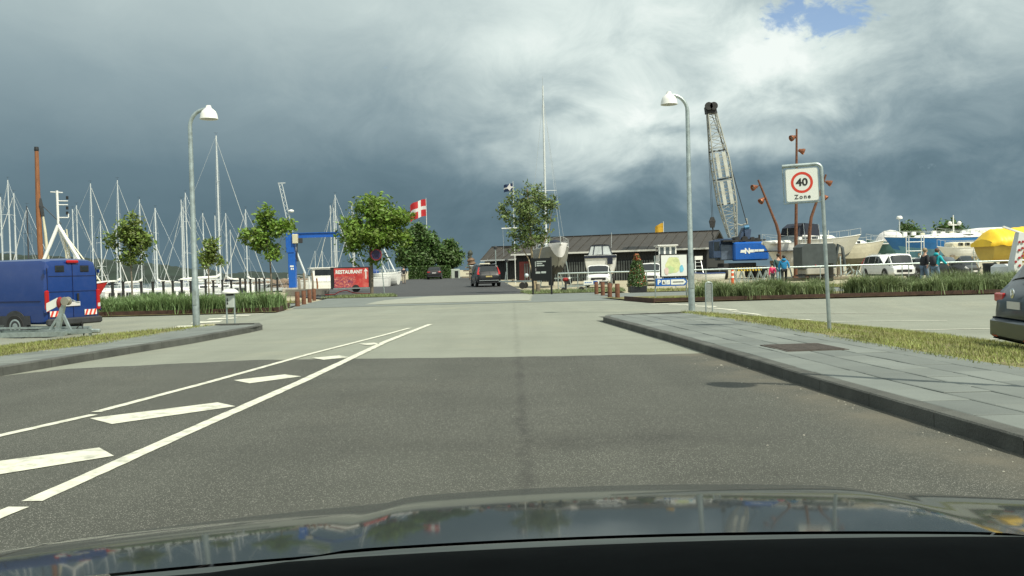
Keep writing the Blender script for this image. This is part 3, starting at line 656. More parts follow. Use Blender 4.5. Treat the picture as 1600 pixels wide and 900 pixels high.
# ================================================================== GENERIC BUILDERS
def tree(name, label, loc, blobs, trunk, leaves, lsize, leafm, barkm, seed, limbs=10, group=None, gap=0.0, clump=0.30, stems=None):
    """blobs: (cx, cy, cz, rx, ry, rz) in metres from the foot; trunk: list of (x, y, z, r)"""
    rr = random.Random(seed); t = thing(name, label, 'tree', loc, 0, group)
    b = M(); b.tube([q[:3] for q in trunk], [q[3] for q in trunk], 9)
    for st in (stems or []): b.tube([q[:3] for q in st], [q[3] for q in st], 7)
    vol = [q[3] * q[4] * q[5] for q in blobs]; tot = sum(vol)
    centers = []
    per = 26; leaves = int(leaves * 1.3); lsize *= .86
    nc = max(8, leaves // per)
    for q, vv in zip(blobs, vol):
        for _ in range(max(3, int(nc * vv / tot))):
            while True:
                d = Vector((rr.uniform(-1, 1), rr.uniform(-1, 1), rr.uniform(-1, 1)))
                if d.length <= 1 and (d.length > 0.45 or rr.random() < 0.35): break
            p_ = Vector((q[0] + d.x * q[3], q[1] + d.y * q[4], q[2] + d.z * q[5]))
            if gap and noise.noise(p_ * 1.3 + Vector((seed, 0, 0))) < -0.25 + gap * 0.5 and rr.random() < 0.8: continue
            centers.append(p_)
    top = Vector(trunk[-1][:3]); fork = [Vector(q[:3]) for q in trunk]
    for i in range(limbs):
        c = rr.choice(centers); k = rr.randint(max(1, len(fork) // 2), len(fork) - 1); a = fork[k]
        mid = a.lerp(c, 0.5) + Vector((0, 0, -0.12 * (c - a).length * rr.random()))
        r_ = trunk[k][3] * 0.45
        b.tube([a, mid, c], [r_, r_ * 0.6, r_ * 0.15], 5)
        for _ in range(2):
            c2 = rr.choice(centers)
            if (c2 - mid).length < (c - a).length * 0.8: b.tube([mid, mid.lerp(c2, .55) + Vector((0, 0, .05)), c2], [r_ * .45, r_ * .3, r_ * .08], 4)
    b.build('trunk', barkm, t, 60)
    L = M(); V, F = L.v, L.f
    for c in centers:
        for _ in range(per):
            p_ = c + Vector((rr.gauss(0, clump), rr.gauss(0, clump), rr.gauss(0, clump * 0.75)))
            n_ = Vector((rr.gauss(0.25, 1), rr.gauss(-0.3, 1), rr.gauss(1.0, 1))).normalized()
            u = n_.orthogonal().normalized(); u = (Matrix.Rotation(rr.uniform(0, 6.28), 3, n_) @ u); v = n_.cross(u)
            s_ = lsize * rr.choice((.55, .8, 1.0, 1.2, 1.55)) * rr.uniform(.9, 1.1); o = len(V)
            V += [tuple(p_ - u * s_ * .5), tuple(p_ + v * s_ * .3 + n_ * s_ * .1), tuple(p_ + u * s_ * .55), tuple(p_ - v * s_ * .3 + n_ * s_ * .1)]
            F.append((o, o + 1, o + 2)); F.append((o, o + 2, o + 3))
    L.build('crown', leafm, t)
    return t

SUV_ST = [(0.0, .42, .80, .84, .86, .78), (.018, .30, .98, .95, 1.03, .80), (.045, .26, 1.06, .975, 1.16, .80), (.105, .25, 1.07, .985, None, .70), (.25, .25, 1.05, 1.0, 1.0, .72), (.47, .25, 1.02, 1.0, 1.0, .72), (.56, .25, 1.00, 1.0, -.05, .70), (.745, .25, .98, .99, 1.05, .78), (.87, .25, .95, .97, 1.00, .76), (.965, .27, .84, .90, .88, .68), (1.0, .36, .68, .78, .74, .60)]
def car(name, label, loc, heading, L, W, H, paint, group=None, cat='car', st=SUV_ST, wheel_r=.35, xw=(.19, .80), glass=None, rails=False, mirrors=True, hz=1.0, tails='tall', plate=plate_mat, headz=.74, trim=dark_plastic, rimm=None, panes=True):
    t = thing(name, label, cat, loc, heading, group); glass = glass or glass_dk
    def half(s):
        fx, zf, zb, wb, zr, wr = s
        x = (fx - .5) * L; zb *= hz; hw = wb * W / 2; rw = wr * W / 2
        if zr is None: zr = H - .05
        elif zr <= 0: zr = H + zr
        elif zr == 1.0: zr = H
        else: zr *= hz
        q = [(0, zf), (.8 * hw, zf), (.965 * hw, zf + .10), (hw, zf + .36 * (zb - zf)), (.985 * hw, zf + .78 * (zb - zf)), (.93 * hw, zb)]
        if zr - zb > .25: q += [(rw + .045, zr - .09), (rw * .82, zr - .008), (0, zr + .012)]
        else: q += [(.5 * (.93 * hw + rw), zb + (zr - zb) * .7), (rw * .7, zr), (0, zr + .015)]
        return x, [Vector((x, y, z)) for y, z in q]
    rings = []; hv = []
    for s in st:
        x, q = half(s); hv.append(q)
        rings.append(q + [Vector((p_.x, -p_.y, p_.z)) for p_ in q[-2:0:-1]])
    b = M(); b.loft(rings, True, True); pass
    b.build('body', paint, t, 32)
    iH = [i for i, q in enumerate(hv) if q[8].z - q[5].z > .25]   # stations with a full greenhouse
    a0, a1 = iH[0], iH[-1]
    def pane(nm, quad, off):
        c = sum(quad, Vector()) / 4; q = [c + (p_ - c) * .9 + off for p_ in quad]
        n_ = off.normalized() * .012
        M().loft([[p_ - n_ for p_ in q], q], True, True).build(nm, glass, t)
    if panes:
        for sg in (1, -1):
            mir = lambda p_: Vector((p_.x, p_.y * sg, p_.z))
            for i in range(a0, a1):
                A, B = hv[i], hv[i + 1]
                quad = [mir(A[5]), mir(B[5]), mir(B[6]), mir(A[6])]
                n_ = (quad[1] - quad[0]).cross(quad[3] - quad[0]).normalized()
                quad = [p_ + Vector((0, 0, dz)) for p_, dz in zip(quad, (.03, .03, 0, 0))]
                pane('side_window', quad, n_ * (.012 if n_.y * sg > 0 else -.012))
            A, B = hv[a1], hv[a1 + 1]
            q = [mir(A[5]).lerp(mir(B[5]), .08), mir(A[5]).lerp(mir(B[5]), .62), mir(A[6]).lerp(mir(B[6]), .30), mir(A[6]).lerp(mir(B[6]), .05)]
            pane('quarter_window', [p_ + Vector((0, 0, .03 if k < 2 else -.02)) for k, p_ in enumerate(q)], Vector((0, .014 * sg, .003)))
        for nm, A, B in (('windscreen', hv[a1], hv[a1 + 1]), ('rear_window', hv[a0], hv[a0 - 1])):
            def row(h, k, Bq): return [h[6].lerp(Bq[6], k), h[7].lerp(Bq[7], k), h[8].lerp(Bq[8], k), Vector((h[7].lerp(Bq[7], k).x, -h[7].lerp(Bq[7], k).y, h[7].lerp(Bq[7], k).z)), Vector((h[6].lerp(Bq[6], k).x, -h[6].lerp(Bq[6], k).y, h[6].lerp(Bq[6], k).z))]
            r1 = row(A, .10, B); r2 = row(A, .90, B)
            sl = (r2[2] - r1[2]); n_ = Vector((-sl.z, 0, sl.x)).normalized(); n_ = n_ if n_.z > 0 else -n_
            up_ = n_ * .014
            f = lambda rr_: [Vector((p_.x, p_.y * .95, p_.z)) + up_ for p_ in rr_]
            M().loft([f(r1), f(r2)], False).build(nm, glass, t)
    rimm = rimm or mat('alloy_rim', (0.42, 0.43, 0.44), 0.35, 0.7, 0.1, 5)
    for fx in xw:
        for sg in (1, -1):
            X = (fx - .5) * L; Y = sg * (W / 2 - .005); mx = Matrix.Rotation(R(-90 * sg), 3, 'X')
            M().lathe([(0.02, 0), (wheel_r * 1.17, 0), (wheel_r * 1.17, .012), (0.02, .014)], (X, Y - sg * .004, wheel_r + .02), 22, mx).build('wheel_arch', trim, t)
            wl = M().lathe([(wheel_r * .62, .012), (wheel_r * .70, .022), (wheel_r * .93, .022), (wheel_r, 0.0), (wheel_r, -.18), (wheel_r * .9, -.20), (.05, -.20)], (X, Y, wheel_r), 22, mx, False).build('tyre', black_rub, t, 40)
            rm = M().lathe([(.03, .020), (wheel_r * .64, .018), (wheel_r * .64, .006), (.03, .004)], (X, Y, wheel_r), 18, mx)
            rm.build('rim', mat('rim_dark', (0.05, 0.05, 0.052), .5, .4, .1), t)
            sp = M()
            for k in range(5):
                a = k * 1.2566 + .3; d = Vector((math.cos(a), 0, math.sin(a)))
                sp.bar(Vector((X, Y + sg * .026, wheel_r)) + d * .03, Vector((X, Y + sg * .024, wheel_r)) + d * wheel_r * .62, .012, wheel_r * .17)
            sp.build('spokes', rimm, t)
    hwr = W / 2
    for sg in (1, -1):
        if tails == 'tall': M().loft([[(-.490 * L, sg * hwr * .76, .98 * hz), (-.490 * L, sg * hwr * .93, .98 * hz), (-.468 * L, sg * hwr * .965, .98 * hz), (-.468 * L, sg * hwr * .80, .98 * hz)], [(-.468 * L, sg * hwr * .80, 1.13 * hz), (-.468 * L, sg * hwr * .93, 1.13 * hz), (-.445 * L, sg * hwr * .95, 1.13 * hz), (-.445 * L, sg * hwr * .8, 1.13 * hz)], [(-.425 * L, sg * hwr * .72, H * .88), (-.425 * L, sg * hwr * .78, H * .88), (-.40 * L, sg * hwr * .80, H * .88), (-.40 * L, sg * hwr * .7, H * .88)]], True, True).build('tail_light', red_lens, t)
        elif tails == 'wide': M().cbox((-.483 * L, sg * hwr * .75, .92 * hz), (.12, hwr * .42, .14), .02).build('tail_light', red_lens, t)
        M().cbox((.460 * L, sg * hwr * .66, headz * hz + .04), (.16, hwr * .42, .13), .03, R(-16 * sg)).build('headlight', clear_lens, t, 40)
        M().cbox((.476 * L, sg * hwr * .62, .42), (.06, hwr * .22, .09), .02, R(-14 * sg)).build('fog_light', clear_lens, t, 40)
        if mirrors: M().cbox((.255 * L - .03, sg * (hwr + .07), 1.06 * hz), (.14, .20, .13), .035).build('mirror', paint, t, 40)
        if rails: M().tube([(-.33 * L, sg * hwr * .66, H - .0), (-.30 * L, sg * hwr * .66, H + .05), (.05 * L, sg * hwr * .66, H + .04), (.08 * L, sg * hwr * .66, H - .03)], .017, 6).build('roof_rail', alu, t)
    for sg in (1, -1): M().box((-.005 * L, sg * (W / 2 - .004), .335), (L * .44, .03, .13)).build('sill', trim, t)
    M().cbox((.500 * L, 0, .60 * hz), (.05, W * .56, .17), .015).build('grille', black_paint, t)
    M().cbox((.494 * L, 0, .33), (.06, W * .72, .15), .02).build('front_bumper', trim, t)
    M().cbox((-.492 * L, 0, .40), (.06, W * .86, .20), .03).build('rear_bumper', trim, t)
    M().box((-.502 * L, 0, .82 * hz), (.012, .50, .11)).build('number_plate', plate, t)
    M().box((.516 * L, 0, .46), (.012, .50, .11)).build('number_plate', plate, t)
    return t

def hull(root, L, B, fb, dr, m_hull, m_deck, stern=.72, rake=.14, m_bot=None, sheer=.30, keel=None, wl=0.0, flat=1.25, pw=.55):
    NS = 14; th = [math.pi / 2 * k / 6 for k in range(7)]; rings = []; dk = []
    for i in range(NS + 1):
        t = i / NS
        hb = B / 2 * (stern + (1 - stern) * math.sin(math.pi / 2 * t / .42)) if t < .42 else B / 2 * max(.012, 1 - ((t - .42) / .58) ** 2.3)
        zs = fb * (1 + sheer * max(0, (t - .35) / .65) ** 2 + .06 * (1 - t)); zk = -dr * (1 - .85 * max(0, (t - .5) / .5) ** 2) * (.75 + .25 * min(1, t / .3))
        half = []
        for a in th:
            z = zs - (zs - zk) * math.sin(a) ** flat; y = hb * max(0, math.cos(a)) ** pw
            k = (z - zk) / max(1e-3, zs - zk)
            x = -L / 2 + L * t * (1 - rake * (1 - k) * t) + (L * .03 * (1 - k) * (1 - t))
            half.append(Vector((x, y, z)))
        rings.append(half + [Vector((p_.x, -p_.y, p_.z)) for p_ in half[-2::-1]])
        dk.append([half[0] + Vector((0, -min(.02, hb * .3), -.015)), Vector((half[0].x, 0, half[0].z + .05)), Vector((half[0].x, -half[0].y + min(.02, hb * .3), half[0].z - .015))])
    b = M(); b.loft(rings, False); b.f = [tuple(reversed(q)) for q in b.f]
    b.add(rings[0], [tuple(range(len(rings[0])))])
    top, bot = M(), M()
    for q in b.f:
        z = sum(b.v[k][2] for k in q) / len(q)
        tgt = bot if (m_bot and z < wl) else top
        tgt.add([b.v[k] for k in q], [tuple(range(len(q)))])
    h = top.build('hull', m_hull, root, 50)
    if m_bot: bot.build('bottom_paint', m_bot, root, 50)
    d = M(); d.loft(dk, False); d.build('deck', m_deck, root, 50)
    r_ = M(); r_.tube([q[0] for q in rings], .03, 4); r_.tube([q[-1] for q in rings], .03, 4); r_.build('gunwale', m_deck, root)
    if keel:
        kx, kl, kd = keel
        M().loft([[(kx - kl / 2, -.10, -dr * .8), (kx + kl / 2, -.10, -dr * .8), (kx + kl / 2, .10, -dr * .8), (kx - kl / 2, .10, -dr * .8)], [(kx - kl * .42, -.07, -kd), (kx + kl * .2, -.07, -kd), (kx + kl * .2, .07, -kd), (kx - kl * .42, .07, -kd)]], True, True).build('keel', m_bot or m_hull, root)
    return rings

def cabin(root, x0, x1, w0, w1, z, h, m, winm=glass_dk, nwin=3, slope=.35):
    b = M()
    rg = lambda x, w_, hh: [(x, w_, z), (x, w_ * .86, z + hh), (x, w_ * .5, z + hh * 1.12), (x, -w_ * .5, z + hh * 1.12), (x, -w_ * .86, z + hh), (x, -w_, z)]
    b.loft([rg(x0, w0, h), rg(x0 + (x1 - x0) * .6, (w0 + w1) / 2 + .03, h * .96), rg(x1 - slope, w1, h * .8), rg(x1 + .1, w1 * .8, .05)], False)
    b.add(rg(x0, w0, h), [(0, 1, 2, 3, 4, 5)])
    c = b.build('cabin', m, root, 45)
    for sg in (1, -1):
        for k in range(nwin):
            a = x0 + (x1 - slope - x0) * (.12 + .8 * k / nwin); e = a + (x1 - slope - x0) * .55 / nwin
            ya = w0 + (w1 - w0) * (a - x0) / (x1 - x0)
            y1 = sg * (ya * .965 + .045); y2 = sg * (ya * .885 + .045)
            M().loft([[(a, y1 - sg * .05, z + h * .25), (e, y1 - sg * .05, z + h * .25), (e, y2 - sg * .05, z + h * .78), (a, y2 - sg * .05, z + h * .78)], [(a, y1, z + h * .25), (e, y1, z + h * .25), (e, y2, z + h * .78), (a, y2, z + h * .78)]], True, True).build('cabin_window', winm, c)
    return c

def pulpit(root, rings, L, m=None, h=.55):
    m = m or wire_lt; b = M(); n = len(rings)
    for sg in (0, -1):
        pts = [rings[i][sg] + Vector((0, 0, h)) for i in range(0, n, 2)]
        b.tube(pts, .014, 4)
        for i in range(0, n, 2): b.tube([rings[i][sg], rings[i][sg] + Vector((0, 0, h))], .014, 4)
    b.tube([rings[-1][0] + Vector((0, 0, h)), rings[-1][0]], .02, 4); b.tube([rings[0][0] + Vector((0, 0, h)), rings[0][-1] + Vector((0, 0, h))], .014, 4)
    b.build('guard_rail', m, root)

def sailboat(label, px, ptop, ht, heading, L, hullm, coverm, group='sailing boats moored in the marina', mastm=None, furl=True, boom=True, r=.085, sp=2, windex=True, Y=None):
    """boat whose mast foot stands under picture column px; ht is mast head height above the water"""
    Y = Y or FPX * (ht - 1.1 - CAM_H) / max(40, (424 - 0.026 * (px - 800)) - ptop)
    q = P(px + 4, 438, Y); zw = -1.1
    t = thing('sailing_boat', label, 'sailing boat', (q.x, Y, zw), R(heading), group)
    B = L * .31; fb = .095 * L; mastm = mastm or alu; m0 = Vector((L * .06, 0, fb + .3))
    rings = hull(t, L, B, fb, .4, hullm, gel_white)
    cabin(t, -L * .18, L * .20, B * .30, B * .20, fb * 1.02, .42, gel_white)
    pulpit(t, rings, L)
    x = m0.x
    M().tube([(x, 0, fb), (x, 0, fb + ht * .6), (x, 0, ht)], [r, r * .95, r * .7], 8).build('mast', mastm, t, 60)
    wr = M(); zz = [fb + (ht - fb) * k for k in ((.38, .70) if sp == 2 else (.52,))]
    spd = M()
    for z in zz: spd.tube([(x, -B * .28, z), (x + .02, 0, z + .05), (x, B * .28, z)], .022, 5)
    spd.build('spreader', mastm, t)
    for sg in (1, -1):
        wr.tube([(x - .1, sg * B * .46, fb), (x, sg * B * .28, zz[0]), (x, sg * B * .26, zz[-1]), (x, 0, ht - .2)], .013, 4)
    wr.tube([(-L * .49, 0, fb + .1), (x, 0, ht - .05)], .014, 4)
    wr.build('rigging', wire_lt, t)
    bow = Vector((L * .47, 0, fb * 1.25))
    if furl and (rnd.random() < .62 or ht > 18): M().tube([bow, bow.lerp(Vector((x, 0, ht - .3)), .06), bow.lerp(Vector((x, 0, ht * .96)), .5), Vector((x + .1, 0, ht * .96))], [.022, .045, .04, .022], 6).build('furled_sail', sail_white if rnd.random() < .6 else alu, t, 60)
    if boom:
        bl = L * .36; zb = fb + 1.05
        M().tube([(x - .1, 0, zb), (x - bl, 0, zb + .05)], .055, 6).build('boom', mastm, t)
        M().tube([(x + .06, 0, zb + .75), (x - .12, 0, zb + .5), (x - .5, 0, zb + .27), (x - bl * .55, 0, zb + .22), (x - bl * .96, 0, zb + .12)], [.06, .15, .17, .15, .07], 7).build('sail_cover', coverm, t, 60)
    if windex:
        M().tube([(x, 0, ht), (x, 0, ht + .35)], .012, 4).tube([(x - .25, 0, ht + .3), (x + .2, 0, ht + .33)], .015, 4).build('wind_vane', rope_mat, t)
    return t

def skin_mesh(name, V, E, m, parent, sub=2, root=0):
    me = bpy.data.meshes.new(name); me.from_pydata([q[:3] for q in V], E, [])
    me.materials.append(m)
    o = bpy.data.objects.new(name, me); COL.objects.link(o); o.parent = parent
    md = o.modifiers.new('skin', 'SKIN'); md.use_smooth_shade = True
    if not me.skin_vertices: return o
    sv = me.skin_vertices[0].data
    for i, q in enumerate(V):
        r_ = q[3]; sv[i].radius = r_ if isinstance(r_, tuple) else (r_, r_); sv[i].use_root = (i == root)
    o.modifiers.new('sub', 'SUBSURF').levels = sub; o.modifiers['sub'].render_levels = sub
    return o
def person(label, loc, rz, h, top_m, leg_m, hairm=hair_dk, stride=.18, arms=((-.05, .12, .10), (.05, -.10, .12)), hood=False, bag=None, shoe=black_rub, lean=.04, group=None, cat='person', shorts=False, head_turn=0.0):
    """faces local +y; arms: forward reach of left/right hand, elbow out, lift"""
    t = thing('person', label, cat, loc, rz, group); k = h / 1.75
    s = lambda *q: tuple(x * k for x in q[:3]) + (((q[3] * k) if not isinstance(q[3], tuple) else tuple(x * k for x in q[3])),)
    ly = lean
    hipL, hipR = s(.10, 0, .90, .085), s(-.10, 0, .90, .085)
    kl, kr = s(.10, stride * .55, .50, .058), s(-.10, -stride * .35, .50, .058)
    al, ar = s(.10, stride * .8, .09, .040), s(-.10, -stride * 1.1, .10, .040)
    tl, tr = s(.11, stride * .8 + .17, .03, .03), s(-.11, -stride * 1.1 + .16, .03, .03)
    V = [s(0, 0, .95, (.135, .095)), s(0, ly * .5, 1.15, (.125, .09)), s(0, ly, 1.36, (.15, .10)), s(0, ly, 1.47, (.07, .06)), s(0, ly + .01, 1.535, .05), s(0, ly + .03, 1.60, (.068, .075)), s(0, ly + .02, 1.67, (.078, .09)), s(0, ly + .01, 1.735, (.05, .06)), s(0, ly + .115, 1.635, .018)]
    E = [(0, 1), (1, 2), (2, 3), (3, 4), (4, 5), (5, 6), (6, 7), (6, 8)]
    def leg(hp, kn, an, to):
        i = len(V); V.extend([hp, kn, an, to]); E.extend([(0, i), (i, i + 1), (i + 1, i + 2), (i + 2, i + 3)])
    leg(hipL, kl, al, tl); leg(hipR, kr, ar, tr)
    armpts = []
    for sg, (fwd, lift, out) in ((1, arms[0]), (-1, arms[1])):
        sh = s(sg * .19, ly, 1.40, .052); eb = s(sg * (.22 + out * .5), ly + fwd * .35 - .02, 1.13 + lift * .3, .040); wr_ = s(sg * (.22 + out * .3), ly + fwd, .89 + lift, .028)
        i = len(V); V.extend([sh, eb, wr_]); E.extend([(2, i), (i, i + 1), (i + 1, i + 2)]); armpts.append((sh, eb, wr_))
        d = (Vector(wr_[:3]) - Vector(eb[:3])).normalized(); w_ = Vector(wr_[:3]); pc = w_ + d * .07 * k
        j = len(V); V.append(tuple(pc) + ((.036 * k, .018 * k),)); E.append((i + 2, j))
        side = Vector((0, 1, 0)) - d * d.y; side.normalize(); curl = Vector((-sg * .25, 0, 0))
        for f_, (o_, ln) in enumerate(((-.028, .06), (-.010, .075), (.009, .078), (.027, .07))):
            a = pc + side * o_ * k + d * .02 * k; e = a + (d + curl * .4).normalized() * ln * .55 * k; g_ = e + (d + curl * 1.4).normalized() * ln * .45 * k
            q = len(V); V.extend([tuple(a) + (.009 * k,), tuple(e) + (.0085 * k,), tuple(g_) + (.007 * k,)]); E.extend([(j, q), (q, q + 1), (q + 1, q + 2)])
        a = w_ + d * .03 * k + side * .025 * k; e = a + (side + d * 1.0).normalized() * .05 * k
        q = len(V); V.extend([tuple(a) + (.011 * k,), tuple(e) + (.009 * k,)]); E.extend([(i + 2, q), (q, q + 1)])
    skin_mesh('body', V, E, skin_m, t, 2)
    # clothing, each a continuous skinned garment a little outside the body
    jv = [s(0, ly * .3, .86, (.175, .13)), s(0, ly * .6, 1.12, (.165, .125)), s(0, ly, 1.36, (.175, .13)), s(0, ly, 1.475, (.085, .08))]; je = [(0, 1), (1, 2), (2, 3)]
    for sh, eb, wr_ in armpts:
        i = len(jv); jv += [(*sh[:3], .072 * k), (*eb[:3], .060 * k), (*Vector(eb[:3]).lerp(Vector(wr_[:3]), .95), .048 * k)]; je += [(2, i), (i, i + 1), (i + 1, i + 2)]
    skin_mesh('jacket', jv, je, top_m, t, 2)
    tv = [s(0, 0, .95, (.145, .105))]; te = []
    for hp, kn, an in ((hipL, kl, al), (hipR, kr, ar)):
        i = len(tv); e = Vector(kn[:3]).lerp(Vector(an[:3]), .15 if shorts else .92)
        tv += [(*hp[:3], .098 * k), (*kn[:3], .074 * k), (*e, .060 * k)]; te += [(0, i), (i, i + 1), (i + 1, i + 2)]
    skin_mesh('trousers', tv, te, leg_m, t, 2)
    for an, to in ((al, tl), (ar, tr)):
        a, e = Vector(an[:3]), Vector(to[:3]); a.z = max(.045 * k, a.z - .045 * k)
        M().tube([a + Vector((0, -.06 * k, -.01)), a, a.lerp(e, .5), e + Vector((0, .02, 0))], [.03 * k, .05 * k, .046 * k, .03 * k], 8).build('shoe', shoe, t, 60)
    if hairm: M().ball((0, (ly - .002) * k, 1.685 * k), .105 * k, 12, 8, (.92, 1.05, .98)).build('hair', hairm, t, 60)
    if hood: M().ball((0, (ly - .06) * k, 1.50 * k), .12 * k, 10, 7, (1.1, .8, .75)).build('hood', top_m, t, 60)
    if bag: 
        bp = M().cbox((0, (ly - .24) * k, 1.22 * k), (.30 * k, .20 * k, .44 * k), .05 * k).build('backpack', bag, t, 50)
        for sg in (1, -1): M().tube([(sg * .11 * k, (ly - .14) * k, 1.44 * k), (sg * .12 * k, (ly + .06) * k, 1.45 * k), (sg * .13 * k, (ly + .13) * k, 1.30 * k), (sg * .14 * k, (ly - .1) * k, 1.05 * k)], .02 * k, 5).build('strap', bag, bp)
    return t

def flag(label, px, py0, py1, Y, wpx, colors, zbase, side=-1, droop=.35, polem=None, pole_top=None, rpole=.035):
    """flagpole with a flag flying to side*x"""
    q = P(px, py0, Y); s_ = FPX / Y; hh = (py1 - py0) / s_ * .82; ww = wpx / s_
    t = thing('flagpole', label, 'flag', (q.x, Y, zbase)); top = q.z - zbase + .1
    M().tube([(0, 0, 0), (0, 0, top)], [rpole * 1.4, rpole * .7], 8).build('pole', polem or white_paint, t, 60)
    M().ball((0, 0, top), rpole * 1.5, 8, 6).build('finial', chrome, t)
    def fp(u, v): return Vector((side * ww * u, .10 * ww * math.sin(u * 7 + v) * u, top - .12 - hh * v - droop * ww * u * u + .05 * ww * math.sin(u * 9) * u))
    return t, fp
# ================================================================== OBJECTS
paint = lambda n, c, **k: mat(n, c, k.pop('rough', .32), 0, k.pop('var', .05), 3, coat=k.pop('coat', .6), **k)
# ---- the car the picture is taken from: bonnet, cowl and dashboard
XC = 0.165
def bz(x, y):
    t = (y - .95)
    s0, k = math.tan(R(5.2)), math.tan(R(13.65)) - math.tan(R(5.2)); tt = max(0, t) / .55
    z = .932 - s0 * t - k * .55 * tt ** 2.4 / 2.4 - (1.2 * max(0, t - .66) ** 2.2)
    dx = abs(x - XC)
    fr = smooth(0, .7, t)
    z -= (.040 + .032 * fr) * (dx / .95) ** 2 + .25 * max(0, dx - .80) ** 2
    z += (.004 + .005 * fr) * (1 - smooth(.335, .385, dx))
    return z
yr = lambda x: .95 - .075 * (abs(x - XC) / .9) ** 2
car_t = thing('car', 'dark grey car seen from its driving seat, only bonnet, wiper cowl and dashboard in view', 'car', (0, 0, 0))
bon_m = mat('bonnet_paint', (0.022, 0.026, 0.025), 0.5, 0.0, 0.05, 1.2, coat=0.62, spec=0.05)
def bon(x0, x1, n, name):
    b = M(); b.grid(lambda u, v: (lambda x: (lambda y: (x, y, bz(x, y)))(yr(x) + (2.15 - yr(x)) * u))(x0 + (x1 - x0) * v), 46, n)
    b.f = [tuple(reversed(q)) for q in b.f]
    return b.build(name, bon_m, car_t, 80)
bon(XC - .80, XC + .80, 64, 'bonnet')
bon(XC - 1.0, XC - .806, 8, 'wing'); bon(XC + .806, XC + 1.0, 8, 'wing')
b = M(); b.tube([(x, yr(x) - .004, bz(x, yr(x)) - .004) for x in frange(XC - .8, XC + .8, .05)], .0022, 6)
b.build('bonnet_edge', mat('edge_grey', (0.42, 0.44, 0.42), .35, 0.3, .05), car_t, 60)  # thin pale grey line along the bonnet's rear edge
b = M(); b.grid(lambda u, v: (lambda x: (x, yr(x) - .003 - .165 * u, bz(x, yr(x)) - .004 + .037 * u + .0035 * math.sin(u * 11) + .004 * smooth(.45, .5, u)))(XC - 1 + 2 * v), 14, 40)
b.build('cowl', mat('cowl_plastic', (0.040, 0.050, 0.047), .55, 0, .2, 5), car_t, 60)
b = M(); b.grid(lambda u, v: (lambda x: (x, yr(x) - .168 - .40 * u, bz(x, yr(x)) + .036 + .05 * math.sin(min(1, u * 2.2) * 1.57)))(XC - .85 + 1.7 * v), 12, 30)
b.build('dashboard', mat('dash_plastic', (0.006, 0.007, 0.007), .85, 0, .2, 30, spec=0.05), car_t, 60)
for x0, x1 in ((-.62, -.02), (.12, .78)):
    M().tube([(x0, .765, bz(x0, .95) + .035), ((x0 + x1) / 2, .768, bz((x0 + x1) / 2, .95) + .037), (x1, .765, bz(x1, .95) + .035)], .006, 6).build('wiper', black_rub, car_t, 60)
b = M(); b.box((XC, .5, .55), (1.75, 1.0, .5)).box((XC, 1.5, .42), (1.9, 1.2, .42)); b.build('body', black_paint, car_t)
M().loft([[(XC + s_ * .62, y, z) for s_ in (-1, 1)] + [(XC + s_ * .60, y, z + .04) for s_ in (1, -1)] for y, z in ((.45, 1.44), (.2, 1.49), (-.6, 1.52), (-1.8, 1.46), (-2.4, 1.32))], True, True).build('roof', bon_m, car_t, 50)  # unseen roof, added to shade the dashboard from the sun
for s_ in (-1, 1):
    M().loft([[(XC + s_ * (w_ + dx), y, z) for dx, y, z in ((0, -2.6, .30), (0, .7, .30), (-.03, .62, .95), (-.03, -2.4, .95))] for w_ in (.86, .92)], True, True).build('door', bon_m, car_t)

# ---- street lamps
bulb = mat('lamp_inner', (0.62, 0.58, 0.44), .5, 0, .05)
def lamp(label, x, y, z, h, arm):
    t = thing('street_lamp', label, 'street lamp', (x, y, z), 0, 'street lamps beside the road'); sx = 1 if arm > 0 else -1; a = abs(arm)
    pts = [(0, 0, 0), (0, 0, 1.2), (0, 0, 1.25), (0, 0, h - .50)] + [(sx * (.42 - .42 * math.cos(k)), 0, h - .50 + .42 * math.sin(k)) for k in [i * math.pi / 2 / 7 for i in range(1, 8)]] + [(sx * (a - .02), 0, h - .07)]
    M().tube(pts, [.085, .083, .070, .052] + [.046] * 8, 12).build('pole', galv, t, 50)
    M().cbox((0, -.082, .75), (.10, .02, .35), .008).build('access_door', galv, t)
    M().lathe([(r_ * .82, z_ * .82) for r_, z_ in ((.02, .14), (.07, .13), (.085, .06), (.12, .03), (.20, -.04), (.245, -.14), (.262, -.25), (.27, -.275), (.255, -.27), (.235, -.15), (.15, -.03), (.02, .0))], (sx * (a + .05), 0, h - .10), 24).build('shade', white_paint, t, 40)
    M().lathe([(.01, -.02), (.08, -.05), (.10, -.16), (.01, -.19)], (sx * (a + .05), 0, h - .10), 14).build('bulb_cover', bulb, t, 60)
    return t
q = G(307, 508, .1); lamp('tall grey street lamp with white bell shade on the left verge by the notice stand', q.x, q.y, .02, P(300, 166, q.y).z - .02, .42)
q = G(1081, 484, .1); lamp('tall grey street lamp with white bell shade beside the town map board', q.x, q.y, .08, P(1073, 143, q.y).z - .08, -.42)
lamp('grey street lamp just beyond the right edge of view, casting a long pole shadow', 5.55, 6.55, .05, 5.35, -.42)

